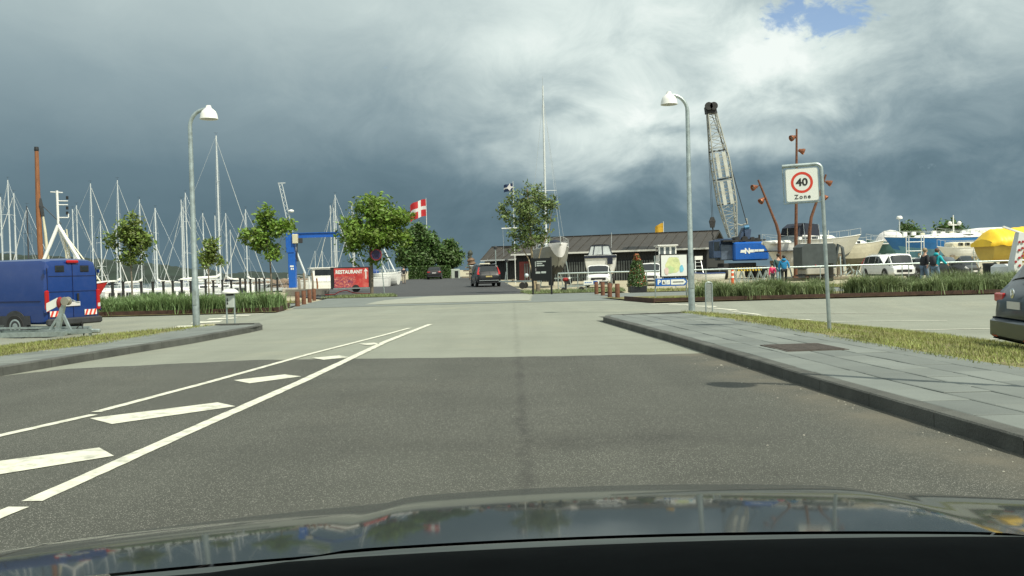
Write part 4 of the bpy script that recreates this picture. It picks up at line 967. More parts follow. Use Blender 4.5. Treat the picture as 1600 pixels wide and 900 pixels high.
# ---- 40 zone sign
q = G(1296, 512, .1)
t = thing('speed_sign', 'white square 40 Zone speed sign hung on a bent galvanised post on the verge', 'road sign', (q.x, q.y, .06), R(-13))
t.rotation_euler = (0, R(-1.7), R(-13))
hs = 3.10; t.scale = (.93, .93, .93)
pts = [(0, 0, 0), (0, 0, 1.5), (0, 0, hs - .10)] + [(-.10 + .10 * math.cos(a), 0, hs - .10 + .10 * math.sin(a)) for a in [math.pi / 2 * k / 6 for k in range(1, 7)]] + [(-.70, 0, hs)]
M().tube(pts, .036, 12).build('post', galv, t, 50)
def rrect(w_, h_, r_, n=5):
    o = []
    for cx, cy, a0 in ((w_ / 2 - r_, h_ / 2 - r_, 0), (-w_ / 2 + r_, h_ / 2 - r_, 90), (-w_ / 2 + r_, -h_ / 2 + r_, 180), (w_ / 2 - r_, -h_ / 2 + r_, 270)):
        for k in range(n + 1): a = R(a0 + 90 * k / n); o.append((cx + r_ * math.cos(a), cy + r_ * math.sin(a)))
    return o
def disc(r_, n=40): return [(r_ * math.cos(2 * math.pi * k / n), r_ * math.sin(2 * math.pi * k / n)) for k in range(n)]
pc = Vector((-.36, -.02, hs - .37)); ux, uz = Vector((1, 0, 0)), Vector((0, 0, 1))
sign_w = mat('sign_white', (0.80, 0.82, 0.76), .4, 0, .03, 3)
sign_r = mat('sign_red', (0.66, 0.055, 0.030), .4, 0, .05, 3)
sign_k = mat('sign_black', (0.012, 0.012, 0.012), .5, 0, 0)
M().tube([(-.69, 0, hs), (-.69, 0, hs - .70), (-.0, 0, hs - .70)], .013, 6).build('frame', galv, t)
fr_ = M().plate(rrect(.60, .63, .05), pc, ux, uz, .022); fr_.build('backing', galv, t)
M().plate(rrect(.565, .60, .04), pc + Vector((0, -.020, 0)), ux, uz, .006).build('panel', sign_w, t)
ring = M(); o = pc + Vector((0, -.0275, .045)); n = 48
r1, r2 = disc(.197, n), disc(.150, n)
ring.add([o + ux * x + uz * y for x, y in r1] + [o + ux * x + uz * y for x, y in r2], [(k, (k + 1) % n, n + (k + 1) % n, n + k) for k in range(n)])
ring.build('red_ring', sign_r, t)
text_obj('number', '40', .195, sign_k, t, o + Vector((0, -.001, .0)), (R(90), 0, 0), .002, sx=1.08).modifiers
bpy.context.view_layer.update()
def embolden(ob, s_):  # thicken flat lettering by doubling its outline sideways
    me = ob.data; vs = [v.co.copy() for v in me.vertices]; fs = [tuple(p_.vertices) for p_ in me.polygons]; b = M()
    k = 0
    for dx, dy in ((s_, 0), (-s_, 0), (0, s_), (0, -s_), (s_ * .7, s_ * .7), (-s_ * .7, s_ * .7), (s_ * .7, -s_ * .7), (-s_ * .7, -s_ * .7)):
        b.add([v + Vector((dx, dy, k * .00002)) for v in vs], fs); k += 1
    m2 = bpy.data.meshes.new(me.name); m2.from_pydata(b.v, [], b.f); m2.materials.append(me.materials[0]); ob.data = m2
for c in t.children:
    if c.name.startswith('number'): embolden(c, .005)
zt = text_obj('word', 'Zone', .112, sign_k, t, pc + Vector((0, -.0285, -.222)), (R(90), 0, 0), .002, spacing=1.28); embolden(zt, .0016)

# ---- notice stand and cycle hoop
q = G(361, 503, .1)
t = thing('notice_stand', 'small two legged metal litter stand with a curved white hood on the left verge', 'notice stand', (q.x, q.y, .06), R(4))
lg = galv
for x in (-.10, .10): M().tube([(x, 0, 0), (x, 0, .78)], .022, 8).build('leg', lg, t, 60)
M().cbox((0, 0, .57), (.21, .14, .32), .015).build('box', mat('pale_grey_metal', (0.50, 0.54, 0.50), .5, .3, .08), t)
M().cbox((0, -.005, .745), (.18, .12, .05), .01).build('slot', black_paint, t)
M().lathe([(.20, 0), (.215, .02), (.20, .06), (.15, .10), (.07, .125), (.001, .13)], (0, 0, .775), 20).build('hood', white_paint, t, 60)
pic = M()
for z in (.62, .53): pic.plate(disc(.014, 10), (-.06, -.0725, z + .03), ux, uz, .002); pic.plate([(-.018, -.035), (.018, -.035), (.02, .01), (-.02, .01)], (-.06, -.0725, z), ux, uz, .002)
pic.build('pictogram', sign_k, t)
q = G(1107, 486, .1)
t = thing('marker_hoop', 'narrow galvanised hoop with a perforated grey panel standing beside the lamp post', 'hoop', (q.x + .02, q.y, .08), R(8))
M().tube([(-.085, 0, 0), (-.085, 0, .68)] + [(-.085 + .06 - .06 * math.cos(a), 0, .68 + .06 * math.sin(a)) for a in (.5, 1.0, 1.57)] + [(.085 - .06 + .06 * math.sin(a), 0, .68 + .06 * math.cos(a)) for a in (.5, 1.0, 1.57)] + [(.085, 0, 0)], .018, 8).build('hoop', galv, t, 60)
M().box((0, 0, .48), (.13, .012, .46)).build('panel', mat('perforated_grey', (0.25, 0.28, 0.27), .6, .4, .35, 90), t)

# ---- blue van and trailer
van_p = paint('van_blue', (0.003, 0.030, 0.165), dirt=(0.03, 0.05, 0.16), dirt_amt=.35)
VAN_ST = [(0.0, .42, 1.15, .93, 2.03, .80), (.012, .40, 1.20, .985, 2.16, .84), (.04, .38, 1.22, 1.0, 2.21, .86), (.30, .38, 1.22, 1.0, 2.22, .86), (.55, .38, 1.22, 1.0, 2.22, .86), (.72, .38, 1.22, 1.0, 2.20, .84), (.78, .38, 1.22, 1.0, 2.12, .82), (.90, .38, 1.20, .98, 1.28, .82), (.97, .38, 1.02, .93, 1.06, .74), (1.0, .45, .80, .84, .84, .70)]
def van(name, label, rear, heading, L, W):
    t = thing(name, label, 'van', (rear[0] + math.cos(heading) * L / 2, rear[1] + math.sin(heading) * L / 2, rear[2]), heading)
    rings = []
    for fx, zf, zb, wb, zr, wr in VAN_ST:
        x = (fx - .5) * L; hw = wb * W / 2; rw = wr * W / 2; tall = zr > 1.6
        q = [(0, zf), (.85 * hw, zf), (.985 * hw, zf + .06), (hw, zf + .3), (hw, zb * .8), (.985 * hw, zb), (rw + .075 if tall else .9 * hw, zr - .20 if tall else zb + .02), (rw + .02 if tall else rw, zr - .05), (rw * .8, zr - .005), (0, zr + .02)]
        q = [Vector((x, y, z)) for y, z in q]; rings.append(q + [Vector((p_.x, -p_.y, p_.z)) for p_ in q[-2:0:-1]])
    M().loft(rings, True, True).build('body', van_p, t, 30)
    x = -L / 2
    seam = mat('seam_dark', (0.006, 0.010, 0.05), .6, 0, 0)
    for y, z0, z1 in ((0, .52, 2.08), (-.89, .5, 1.95), (.89, .5, 1.95)): M().box((x - .004, y, (z0 + z1) / 2), (.02, .012, z1 - z0)).build('door_gap', seam, t)
    for z, w_ in ((1.28, 1.72), (1.72, 1.68)): M().box((x - .002, 0, z), (.016, w_, .014)).build('door_crease', seam, t)
    for sg in (1, -1):
        w_ = M().cbox((x - .012, sg * .45, 1.93), (.02, .27, .13), .008).build('rear_window', glass_dk, t)
        M().cbox((x - .006, sg * .45, 1.93), (.02, .32, .18), .009).build('window_seal', black_rub, t)
        M().cbox((x - .008, sg * (W / 2 - .075), 1.02), (.10, .115, .62), .03).build('tail_light', red_lens, t, 40)
        M().cbox((x - .012, sg * (W / 2 - .07), .86), (.10, .10, .14), .02).build('reverse_lamp', clear_lens, t)
        pn = M().box((x - .022, sg * .62, .66), (.008, .46, .16)).build('hazard_panel', sign_w, t)
        for k in range(3):
            y0 = sg * .62 - .23 + .155 * k
            M().plate([(0, 0), (.075, 0), (.145, .16), (.07, .16)], (x - .027, y0 + .15, .58), (0, -1, 0), (0, 0, 1), .002).build('hazard_stripe', sign_r, pn)
        for z in (.75, 1.85): M().box((x + .0, sg * .98, z), (.06, .05, .10)).build('hinge', van_p, t)
    M().cbox((x - .05, 0, .43), (.16, W * .98, .20), .04).build('rear_bumper', dark_plastic, t, 40)
    M().cbox((x - .015, 0, 2.13), (.07, .42, .085), .02).build('brake_light', red_lens, t)
    M().box((x - .022, .03, .92), (.012, .52, .12)).build('number_plate', plate_mat, t)
    M().cbox((x - .03, -.16, 1.12), (.04, .07, .20), .012).build('door_handle', black_paint, t)
    for sg in (1, -1):
        M().box((0, sg * (W / 2 + .006), .50), (L * .80, .03, .26)).build('sill', dark_plastic, t)
        M().box((-.05 * L, sg * (W / 2 + .001), 1.03), (L * .84, .02, .02)).build('side_crease', seam, t)
        for xx in (-.16 * L, .09 * L): M().box((xx, sg * (W / 2 - .006), 1.15), (.012, .03, 1.2)).build('panel_gap', seam, t)
        for fx in (.20, .82):
            X = (fx - .5) * L; mx = Matrix.Rotation(R(-90 * sg), 3, 'X')
            M().lathe([(.02, 0), (.42, 0), (.42, .025), (.02, .028)], (X, sg * (W / 2 - .002), .36), 22, mx).build('wheel_arch', dark_plastic, t)
            M().lathe([(.20, .025), (.24, .035), (.31, .035), (.335, 0), (.335, -.2), (.1, -.2)], (X, sg * W / 2, .335), 22, mx).build('tyre', black_rub, t, 40)
            M().lathe([(.03, .04), (.12, .02), (.2, .03), (.21, .025)], (X, sg * W / 2, .335), 16, mx).build('rim', galv, t, 40)
    return t
VH = math.atan2(.33, -.944)
van('van', 'dark blue panel van parked with striped rear panels behind the boat trailer', (-12.62, 25.75, gz(-13, 25)), VH, 5.4, 2.0)
zl = gz(-12, 20)
t = thing('boat_trailer', 'galvanised boat trailer with winch post in front of the blue van', 'trailer', (-9.85, 20.7, zl), math.atan2(.16, -1))
# local +x runs to the left, away from the coupling
for y, z in ((-.34, .36), (.34, .36)): M().bar((.35, y, z), (6.5, y * 2.2, z), .06, .11).build('side_rail', galv, t)
M().bar((-.15, 0, .40), (1.2, 0, .40), .09, .10).build('drawbar', galv, t)
M().bar((.5, -.36, .36), (.5, .36, .36), .06, .09).build('cross_bar', galv, t); M().bar((2.6, -.6, .36), (2.6, .6, .36), .06, .09).build('cross_bar', galv, t)
M().bar((.1, -.3, .47), (6.4, -.62, .47), .05, .05).build('upper_rail', galv, t)
M().box((1.9, -.47, .36), (1.15, .02, .06), R(-3)).build('reflector_strip', sign_w, t); M().box((1.1, -.43, .47), (.14, .02, .05)).build('side_reflector', mat('amber_lens', (.6, .16, .03), .3, 0, 0), t)
M().bar((.75, 0, .40), (.58, 0, 1.02), .08, .10).build('winch_post', galv, t)
M().bar((.95, 0, .42), (.62, 0, .85), .05, .06).build('winch_brace', galv, t)
M().bar((.42, 0, .42), (.60, 0, .80), .05, .06).build('winch_brace', galv, t)
wn = M().lathe([(.02, -.07), (.10, -.07), (.10, -.05), (.06, -.04), (.06, .04), (.10, .05), (.10, .07), (.02, .07)], (.50, 0, 1.10), 16, Matrix.Rotation(R(90), 3, 'X')).build('winch', mat('winch_zinc', (.42, .40, .33), .45, .6, .15), t, 40)
M().tube([(.50, -.09, 1.10), (.42, -.12, 1.12), (.30, -.12, 1.06), (.28, -.17, 1.06)], .014, 6).build('winch_handle', galv, wn)
M().ball((.66, .0, 1.06), .09, 10, 7, (1, .7, 1.6)).build('strap_bundle', mat('dark_red_strap', (.28, .02, .02), .8, 0, .2, 9), t, 60)
hp = M().plate([(-.16, -.10), (.16, -.10), (.16, .10), (-.16, .10)], (.93, -.08, 1.02), Vector((.9, 0, -.4)), uz, .012); hb = hp.build('hazard_board', sign_w, t)
M().plate([(-.10, -.10), (0, -.10), (.08, .10), (-.02, .10)], (.93, -.095, 1.02), Vector((.9, 0, -.4)), uz, .004).build('hazard_stripe', sign_r, hb)
M().tube([(-.08, 0, .50), (-.08, 0, .06)], .035, 8).build('jockey_leg', galv, t)
M().tube([(-.08, -.04, .06), (-.08, .04, .06)], .06, 12).build('jockey_wheel', black_rub, t)
M().cbox((-.22, 0, .40), (.22, .09, .09), .02).build('coupling', galv, t)
M().tube([(.30, -.05, .45), (.18, -.08, .62), (.12, -.05, .30), (.02, -.06, .46)], .012, 6).build('cable', black_rub, t)
for sg in (-1, 1):
    M().lathe([(.10, -.09), (.29, -.09), (.30, -.06), (.30, .06), (.29, .09), (.10, .09)], (4.2, sg * .85, .30), 20, Matrix.Rotation(R(90), 3, 'X')).build('wheel', black_rub, t, 40)
    M().loft([[(4.2 + .38 * math.cos(a), sg * .85 + dy, .30 + .38 * math.sin(a)) for a in [math.pi * k / 8 for k in range(9)]] for dy in (-.12, .12)], False).build('mudguard', galv, t, 60)

# ---- rusty bollards
def bollard(px, py, lab, side):
    q = G(px, py)
    t = M().lathe([(.085, 0), (.095, 0.01), (.095, .60), (.085, .615), (.001, .618)], (0, 0, 0), 18).build('bollard', corten, None, 40)
    t.location = (q.x, q.y, gz(q.x, q.y)); tag(t, lab, 'bollard', 'rusty bollards on the %s of the crossing' % side)
for k, (px, py) in enumerate(((465, 479), (475, 476), (484, 473), (491, 470))):
    bollard(px, py, ['rusty round bollard closest to the grass hedge, front of the left row', 'second rusty bollard from the front of the left row', 'third rusty bollard from the front in the left row', 'farthest rusty bollard of the left row, beside the restaurant board'][k], 'left')
for k, (px, py) in enumerate(((932, 460), (942, 462), (953, 465), (965, 467))):
    bollard(px, py, ['farthest rusty bollard of the right row, in front of the white car', 'rusty bollard second from the back of the right row', 'rusty bollard second from the front of the right row', 'rusty bollard at the front of the right row, nearest the steel edging'][k], 'right')

# ---- trees
def px2(px, py, Y, x0, z0): q = P(px, py, Y); return q.x - x0, q.z - z0
def ptree(name, label, pxf, Y, blobs_px, trunk_px, leaves, ls, lm, bm, seed, rt=.07, z0=None, depth=1.0, **k):
    """blobs given as (px, py, half width px, half height px)"""
    q = P(pxf, 424 - 0.026 * (pxf - 800), Y); x0 = q.x; z0 = gz(x0, Y) if z0 is None else z0; s_ = Y / FPX
    B = []
    for i, (px, py, w_, h_) in enumerate(blobs_px):
        x, z = px2(px, py, Y, x0, z0); B.append((x, (0.25 * w_ * s_) * (-1) ** i, z, w_ * s_, w_ * s_ * depth, h_ * s_))
    T = []
    for i, (px, py) in enumerate(trunk_px):
        x, z = px2(px, py, Y, x0, z0); T.append((x, 0, z, rt * (1 - .55 * i / max(1, len(trunk_px) - 1))))
    T[0] = (T[0][0], 0, -.1, rt)
    st = []
    for sq in k.pop('stems_px', []):
        st.append([(px2(px, py, Y, x0, z0)[0], 0, max(-.1, px2(px, py, Y, x0, z0)[1]), rt * .5 * (1 - .6 * i / len(sq))) for i, (px, py) in enumerate(sq)])
    return tree(name, label, (x0, Y, z0), B, T, leaves, ls, lm, bm, seed, stems=st, **k)
gl = 'young street trees by the marina'
ptree('young_tree', 'young tree with a thin stem and open green crown just right of the blue van', 206, 41, [(203, 358, 15, 22), (185, 372, 16, 13), (212, 378, 20, 16), (226, 383, 9, 9), (205, 398, 16, 14)], [(207, 478), (206, 440), (204, 410), (203, 380), (203, 350)], 3190, 0.192, leaf_b, bark, 3, .045, group=gl, clump=.16, gap=.4, limbs=8)
ptree('young_tree', 'smallest young tree, with a narrow crown, just right of the left street lamp', 327, 52, [(326, 382, 10, 12), (319, 400, 12, 12), (334, 405, 12, 12), (326, 415, 10, 8)], [(327, 478), (326, 440), (326, 415), (326, 380)], 1885, 0.192, leaf_b, bark, 4, .045, group=gl, clump=.16, gap=.4, limbs=6)
ptree('young_tree', 'young tree with a flared bright green crown just left of the blue jib crane', 420, 42, [(415, 345, 14, 16), (398, 368, 19, 12), (432, 362, 17, 14), (447, 352, 9, 9), (415, 385, 20, 12), (425, 398, 12, 8), (414, 327, 5, 7)], [(424, 478), (424, 440), (422, 408), (418, 385), (416, 350)], 3770, 0.192, leaf_a, bark, 5, .05, group=gl, clump=.16, gap=.4, limbs=9)
ptree('maple_tree', 'spreading bright green tree with a pale trunk in front of the restaurant board', 581, 53, [(580, 322, 30, 18), (605, 340, 32, 16), (545, 352, 20, 14), (578, 368, 38, 20), (612, 372, 24, 14), (560, 388, 14, 10), (532, 372, 9, 6), (588, 402, 14, 10), (634, 342, 10, 10), (556, 404, 5, 8)], [(581, 463), (581, 430), (580, 405), (578, 380), (577, 345)], 9425, 0.240, leaf_a, bark, 6, .11, clump=.22, gap=.35, limbs=16)
ptree('dark_tree', 'large dense dark green tree behind the walking man, below the red flag', 655, 124, [(656, 376, 24, 20), (640, 394, 18, 18), (670, 392, 20, 20), (654, 406, 28, 12), (655, 358, 10, 8), (634, 408, 10, 8)], [(656, 440), (656, 420), (656, 400), (656, 380)], 10150, 0.504, leaf_c, bark, 7, .25, clump=.36, limbs=10)
ptree('dark_tree', 'smaller dark green tree beside the large dense one, above the parked car', 703, 126, [(702, 388, 9, 13), (700, 406, 15, 12), (710, 402, 9, 14), (694, 396, 8, 9)], [(703, 440), (703, 415), (703, 400), (703, 390)], 5220, 0.480, leaf_c, bark, 8, .2, clump=.34, limbs=8)
ptree('birch_tree', 'slender pale stemmed tree with loose upright crown behind the black direction sign', 834, 51, [(824, 292, 10, 14), (812, 310, 16, 16), (838, 305, 16, 18), (852, 318, 16, 22), (800, 332, 18, 18), (826, 336, 26, 22), (848, 350, 16, 16), (808, 358, 18, 16), (828, 372, 24, 16), (812, 385, 14, 8), (790, 326, 9, 14)], [(836, 462), (834, 430), (831, 400), (829, 370), (826, 330), (824, 295)], 8120, 0.186, leaf_d, birch_bark, 9, .085, clump=.17, gap=1.0, limbs=16, stems_px=[[(838, 460), (838, 420), (845, 390), (858, 360), (862, 330)], [(834, 440), (826, 405), (815, 385), (806, 365)]])
for px, py, w_, h_, lab, sd_ in ((1421, 360, 11, 7, 'low dark tree top showing behind the blue yacht, left one', 15), (1484, 357, 16, 9, 'low dark tree top showing behind the blue yacht, below the radar mast', 16)):
    ptree('dark_tree', lab, px, 130, [(px, py, w_, h_), (px - w_ * .4, py + 6, w_, h_), (px + w_ * .5, py + 6, w_, h_ * .9), (px, py + 22, w_ * 1.2, 14)], [(px, 415), (px, 390), (px, 370)], 2175, 0.540, leaf_c, bark, sd_, .2, clump=.5, limbs=6)
# clipped hedge under the dark trees
b = M(); rr = random.Random(40); V, F = b.v, b.f
for _ in range(5200):
    x, y, z = rr.uniform(-13.9, -8.3), rr.uniform(120.5, 122.5), rr.uniform(.45, 2.25)
    if rr.random() < .6: y = 120.5 + abs(rr.gauss(0, .15))
    n_ = Vector((rr.gauss(0, 1), rr.gauss(0, 1), rr.gauss(0, 1))).normalized(); u = n_.orthogonal().normalized(); v = n_.cross(u); s_ = .24; o = len(V); p_ = Vector((x, y, z))
    V += [tuple(p_ - u * s_ * .5), tuple(p_ + v * s_ * .35), tuple(p_ + u * s_ * .5), tuple(p_ - v * s_ * .35)]; F.append((o, o + 1, o + 2, o + 3))
tag(b.build('clipped_hedge', leaf_c), 'clipped dark green hedge behind the parked car under the dark trees', 'hedge')
# planter
q = G(996, 457)
t = thing('planter', 'square black planter with a tall cone of red tipped shrub beside the right bollards', 'planter', (q.x, q.y, .0))
M().cbox((0, 0, .17), (.84, .84, .34), .02).build('tub', black_paint, t)
M().box((0, 0, .335), (.78, .78, .03)).build('soil', soil, t)
b1, b2 = M(), M(); rr = random.Random(50)
for _ in range(4200):
    z = .30 + 1.62 * rr.random() ** 1.15; k = 1 - ((z - .3) / 1.68) ** 1.5; rad = (.44 * k + .06) * math.sqrt(rr.uniform(.35, 1)); a = rr.uniform(0, 6.283)
    p_ = Vector((rad * math.cos(a) + rr.gauss(0, .025), rad * math.sin(a) + rr.gauss(0, .025), z)); n_ = Vector((math.cos(a) + rr.gauss(0, .6), math.sin(a) + rr.gauss(0, .6), rr.gauss(.3, .6))).normalized(); u = n_.orthogonal().normalized(); v = n_.cross(u); s_ = .085
    tgt = b2 if (rr.random() < .06 + (.5 if z > 1.6 else 0) + (.12 if noise.noise(p_ * 2.5) > .2 else 0)) else b1
    o = len(tgt.v); tgt.v += [tuple(p_ - u * s_ * .5), tuple(p_ + v * s_ * .35), tuple(p_ + u * s_ * .5), tuple(p_ - v * s_ * .35)]; tgt.f.append((o, o + 1, o + 2, o + 3))
b1.build('foliage', leaf_c, t); b2.build('red_leaves', mat('red_leaf', (0.32, 0.07, 0.03), .5, 0, .2, 2, island=.4), t)
M().tube([(0, 0, .3), (.01, 0, 1.0), (0, 0, 1.7)], [.03, .025, .01], 6).build('stem', bark, t)
# ================================================================== MARINA
hz0 = lambda px: 424 - 0.026 * (px - 800)
h_white, h_cream = gel_white, mat('cream_gelcoat', (0.66, 0.62, 0.48), .3, 0, .06, 2, dirt=(0.4, 0.36, 0.28), dirt_amt=.3)
h_navy = mat('navy_gelcoat', (0.015, 0.03, 0.10), .25, 0, .1, 2)
h_teal = mat('teal_gelcoat', (0.10, 0.22, 0.20), .35, 0, .1, 2)
dark_mast = mat('dark_mast', (0.07, 0.07, 0.075), .5, .2, .1)
BO = [  # mast column px, mast head py, height above water, heading, length, hull, sail cover, label, mast material
 (10, 308, 12, 205, 9, h_white, sail_white, 'white yacht whose mast is leftmost, at the very left edge of the picture', None),
 (20, 281, 14, 160, 10, h_white, blue_cloth, 'white yacht with the taller of the two masts close together at the far left edge', None),
 (31, 302, 13, 215, 9.5, h_white, sail_white, 'white yacht whose plain mast stands midway between the left edge and the brown wooden mast', None),
 (48, 322, 11, 170, 8, h_white, blue_cloth, 'yacht with a thin dark mast just left of the brown wooden mast', dark_mast),
 (112, 321, 12, 30, 9, h_white, sail_white, 'white yacht whose mast stands just right of the white lattice gantry', None),
 (120, 327, 11.5, 200, 8.5, h_white, blue_cloth, 'white yacht with the shorter mast of the pair right of the gantry', None),
 (134, 287, 14.5, 10, 10.5, h_white, sail_white, 'white yacht with a tall lone mast above the rear end of the blue van', None),
 (160, 345, 10, 155, 8, h_white, navy_cloth, 'white yacht with a short mast just right of the blue van roof', None),
 (176, 282, 15, 8, 11, h_white, sail_white, 'white yacht with a tall mast at the left edge of the first young tree crown', None),
 (186, 352, 10, 200, 8, h_cream, blue_cloth, 'cream yacht with a short mast behind the left side of the first young tree', None),
 (211, 312, 13, 5, 9.5, h_white, sail_white, 'white yacht whose mast tip rises out of the first young tree crown', None),
 (242, 384, 8, 165, 7, h_white, blue_cloth, 'small white yacht with the lowest mast, just right of the first young tree', None),
 (248, 325, 12, 175, 9, h_white, sail_white, 'white yacht with a thick mast standing alone midway between first young tree and street lamp', None),
 (279, 323, 12.5, 20, 9, h_white, navy_cloth, 'white yacht with a thin mast left of the group by the street lamp', None),
 (290, 312, 13, 190, 9.5, h_navy, sail_white, 'dark blue yacht with mast just left of the street lamp', None),
 (296, 301, 14, 165, 10, h_white, sail_white, 'white yacht whose mast nearly touches the street lamp pole on its left', None),
 (310, 333, 11.5, 25, 8.5, h_white, blue_cloth, 'white yacht with the mast immediately right of the street lamp pole', None),
 (330, 212, 19, 30, 13, h_white, sail_white, 'large white yacht with by far the tallest mast in the marina', None),
 (341, 337, 11, 200, 8.5, h_white, navy_cloth, 'white yacht with a lower mast behind the tallest one', None),
 (353, 359, 10, 20, 8, h_cream, sail_white, 'cream yacht with the shorter of two masts right of the tallest mast', None),
 (358, 333, 12, 185, 9.5, h_white, sail_white, 'white yacht with the taller of two masts right of the tallest mast', None),
 (389, 327, 11.5, 172, 9, h_white, sail_white, 'white yacht with lone mast at the left edge of the flared young tree', None),
 (492, 405, 9, 200, 7, h_white, sail_white, 'distant small yacht, left of two far masts below the blue crane arm', None),
 (503, 403, 9, 170, 7, h_white, sail_white, 'distant small yacht, right of two far masts below the blue crane arm', None),
 (515, 325, 12, 20, 8.5, h_white, sail_white, 'white yacht with the leftmost mast of the group behind the restaurant board', None),
 (521, 321, 12.4, 190, 8.5, h_white, blue_cloth, 'white yacht with the second mast from the left behind the restaurant board', None),
 (529, 304, 13.5, 160, 9.5, h_white, sail_white, 'white yacht with the tallest mast behind the restaurant board', None),
 (543, 321, 12.5, 15, 9, h_white, sail_white, 'white yacht with a mast seen against the left side of the spreading green tree', None),
 (556, 331, 12, 200, 8.5, h_white, navy_cloth, 'white yacht with a mast half hidden by the spreading green tree', None),
]
for i, (px, py, ht, hd, L, hm, cm, lab, mm) in enumerate(BO):
    sailboat(lab, px, py, ht, hd, L, hm, cm, mastm=mm, r=.12 if ht > 18 or px == 248 else .085)
# hull-only boats lying nearer the quay, masts down
for k, (px, Y, L, hd, hm, lab) in enumerate(((192, 66, 7, 5, h_white, 'low white motorboat moored behind the two leftmost black quay posts'), (243, 64, 6.5, 175, h_cream, 'low cream motorboat with a small cabin moored behind the black quay posts'), (272, 68, 7.5, 8, h_white, 'low white motorboat with a cabin moored left of the street lamp behind the quay posts'),
                                             (375, 78, 6.5, 170, h_white, 'low white motorboat moored between the small notice stand and the flared tree'))):
    q = P(px, hz0(px), Y)
    t = thing('motor_boat', lab, 'motorboat', (q.x, Y, -1.05), R(hd), 'low motorboats moored along the quay')
    rg = hull(t, L, L * .33, .85, .4, hm, gel_white); cabin(t, -L * .15, L * .22, L * .11, L * .085, .85, .8, gel_white); pulpit(t, rg, L)
# trawler: red hull, brown pole mast, white gantry
Yf = 63
q = P(62, 440, Yf); x0, z0 = q.x, -1.1
t = thing('fishing_boat', 'red fishing boat with a brown wooden mast and white gantry behind the blue van', 'fishing boat', (x0, Yf, z0), 0)
sub = bpy.data.objects.new('hull_root', None)
rg = hull(t, 9.6, 3.2, 1.75, .6, red_paint, white_paint, .8, .16, None, .35)
bpy.data.objects.remove(sub)
cabin(t, -3.2, .2, 1.1, 1.0, 1.8, 1.5, white_paint)
pulpit(t, rg, 9.6, wire_lt, .45)
L_ = lambda px, py: (P(px, py, Yf).x - x0, 0, P(px, py, Yf).z - z0)
M().tube([(L_(66, 445)[0], 0, 1.6), L_(60, 330), L_(57, 231)], [.20, .17, .13], 10).build('main_mast', wood_mast, t, 60)
M().lathe([(.001, .22), (.14, .2), (.16, 0), (.14, -.1)], L_(57, 234), 10).build('mast_cap', black_paint, t)
b = M(); b.tube([L_(89, 298), L_(91, 350)], .085, 8)
top = Vector(L_(91, 352))
for px, py, dy in ((68, 424, -.6), (140, 424, -.5), (105, 428, .9)): b.tube([top, Vector(L_(px, py)) + Vector((0, dy, 0))], [.13, .11], 8)
b.tube([Vector(L_(94, 358)), Vector(L_(122, 424)) + Vector((0, .8, 0))], .07, 7)
b.build('gantry', white_paint, t, 60)
b = M()
for a, c in (((79, 300), (98, 301)), ((90, 314), (106, 314)), ((90, 320), (106, 320)), ((91, 340), (107, 340)), ((107, 340), (107, 334))): b.tube([L_(*a), L_(*c)], .04, 6)
b.build('cross_arm', white_paint, t)
for py in (309, 325, 333): M().box(L_(105, py), (.12, .12, .22)).build('lantern', black_paint, t)
M().tube([L_(76, 418), L_(71, 365), L_(67, 336)], [.11, .10, .07], 8).build('derrick', alu_gold, t, 60)
M().tube([L_(67, 338), L_(64, 322), L_(63, 310)], [.12, .16, .08], 7).build('derrick_tackle', rope_mat, t)
b = M()
for a, c in (((100, 360), (104, 410)), ((104, 358), (110, 410))): b.tube([L_(*a), L_(*c)], .05, 6)
for k in range(8): b.bar(L_(100.5 + k * .55, 366 + k * 5.5), L_(104.8 + k * .7, 364 + k * 5.5), .04, .05)
b.build('ladder', alu_gold, t)
M().tube([L_(91, 353), L_(158, 441)], .05, 6).build('fore_stay', alu_gold, t)
M().tube([L_(63, 318), L_(96, 350)], .03, 5).build('stay_wire', rope_mat, t)
b = M()
for k in range(5): z = .55 + k * .27; x = 3.5 + .10 * k; b.box((x - .1, -.80 + .04 * k, z), (.6, .02, .07), R(-30))
b.build('bow_stripes', white_paint, t)
# black quay posts
pm = M().tube([(0, 0, 0), (0, 0, 1.16)], .075, 10).box((0, 0, 1.18), (.17, .17, .05))
def qp(px, lab):
    k = (px - 175) / 290; Y = 47 + 21 * k; q = P(px, hz0(px), Y); z = gz(q.x, Y)
    o = bpy.data.objects.new('quay_post', pm_me); COL.objects.link(o); o.location = (q.x, Y, z + rnd.uniform(-.06, .04)); tag(o, lab, 'post', 'black posts along the marina quay')
o_ = pm.build('quay_post', black_paint, None, 50); pm_me = o_.data; bpy.data.objects.remove(o_)
posts = [175.5, 192, 220.5, 238.5, 255, 269.6, 283.6, 297.5, 321, 333, 347, 361, 375, 383, 391, 400, 405, 413, 424, 433]
ordn = ['leftmost', 'second', 'third', 'fourth', 'fifth', 'sixth', 'seventh', 'eighth', 'ninth', 'tenth', 'eleventh', 'twelfth', 'thirteenth', 'fourteenth', 'fifteenth', 'sixteenth', 'seventeenth', 'eighteenth', 'nineteenth', 'rightmost']
for px, n_ in zip(posts, ordn): qp(px, '%s black post%s of the row behind the grass hedge along the quay' % (n_, '' if n_ in ('leftmost', 'rightmost') else ' from the left'))
# breakwater
b = M(); rr = random.Random(60)
for _ in range(340):
    px = rr.uniform(320, 520); Y = rr.uniform(165, 172); q = P(px, hz0(px), Y); s_ = rr.uniform(.5, 1.1)
    b.ball((q.x, Y, -1.0 + rr.random() ** 2 * 1.7), s_, 6, 4, (1.2, 1, .7))
tag(b.build('breakwater', mat('brown_rock', (.20, .15, .11), .9, 0, .35, .5)), 'low breakwater of brown rocks across the harbour behind the marina', 'breakwater', None, 'stuff')

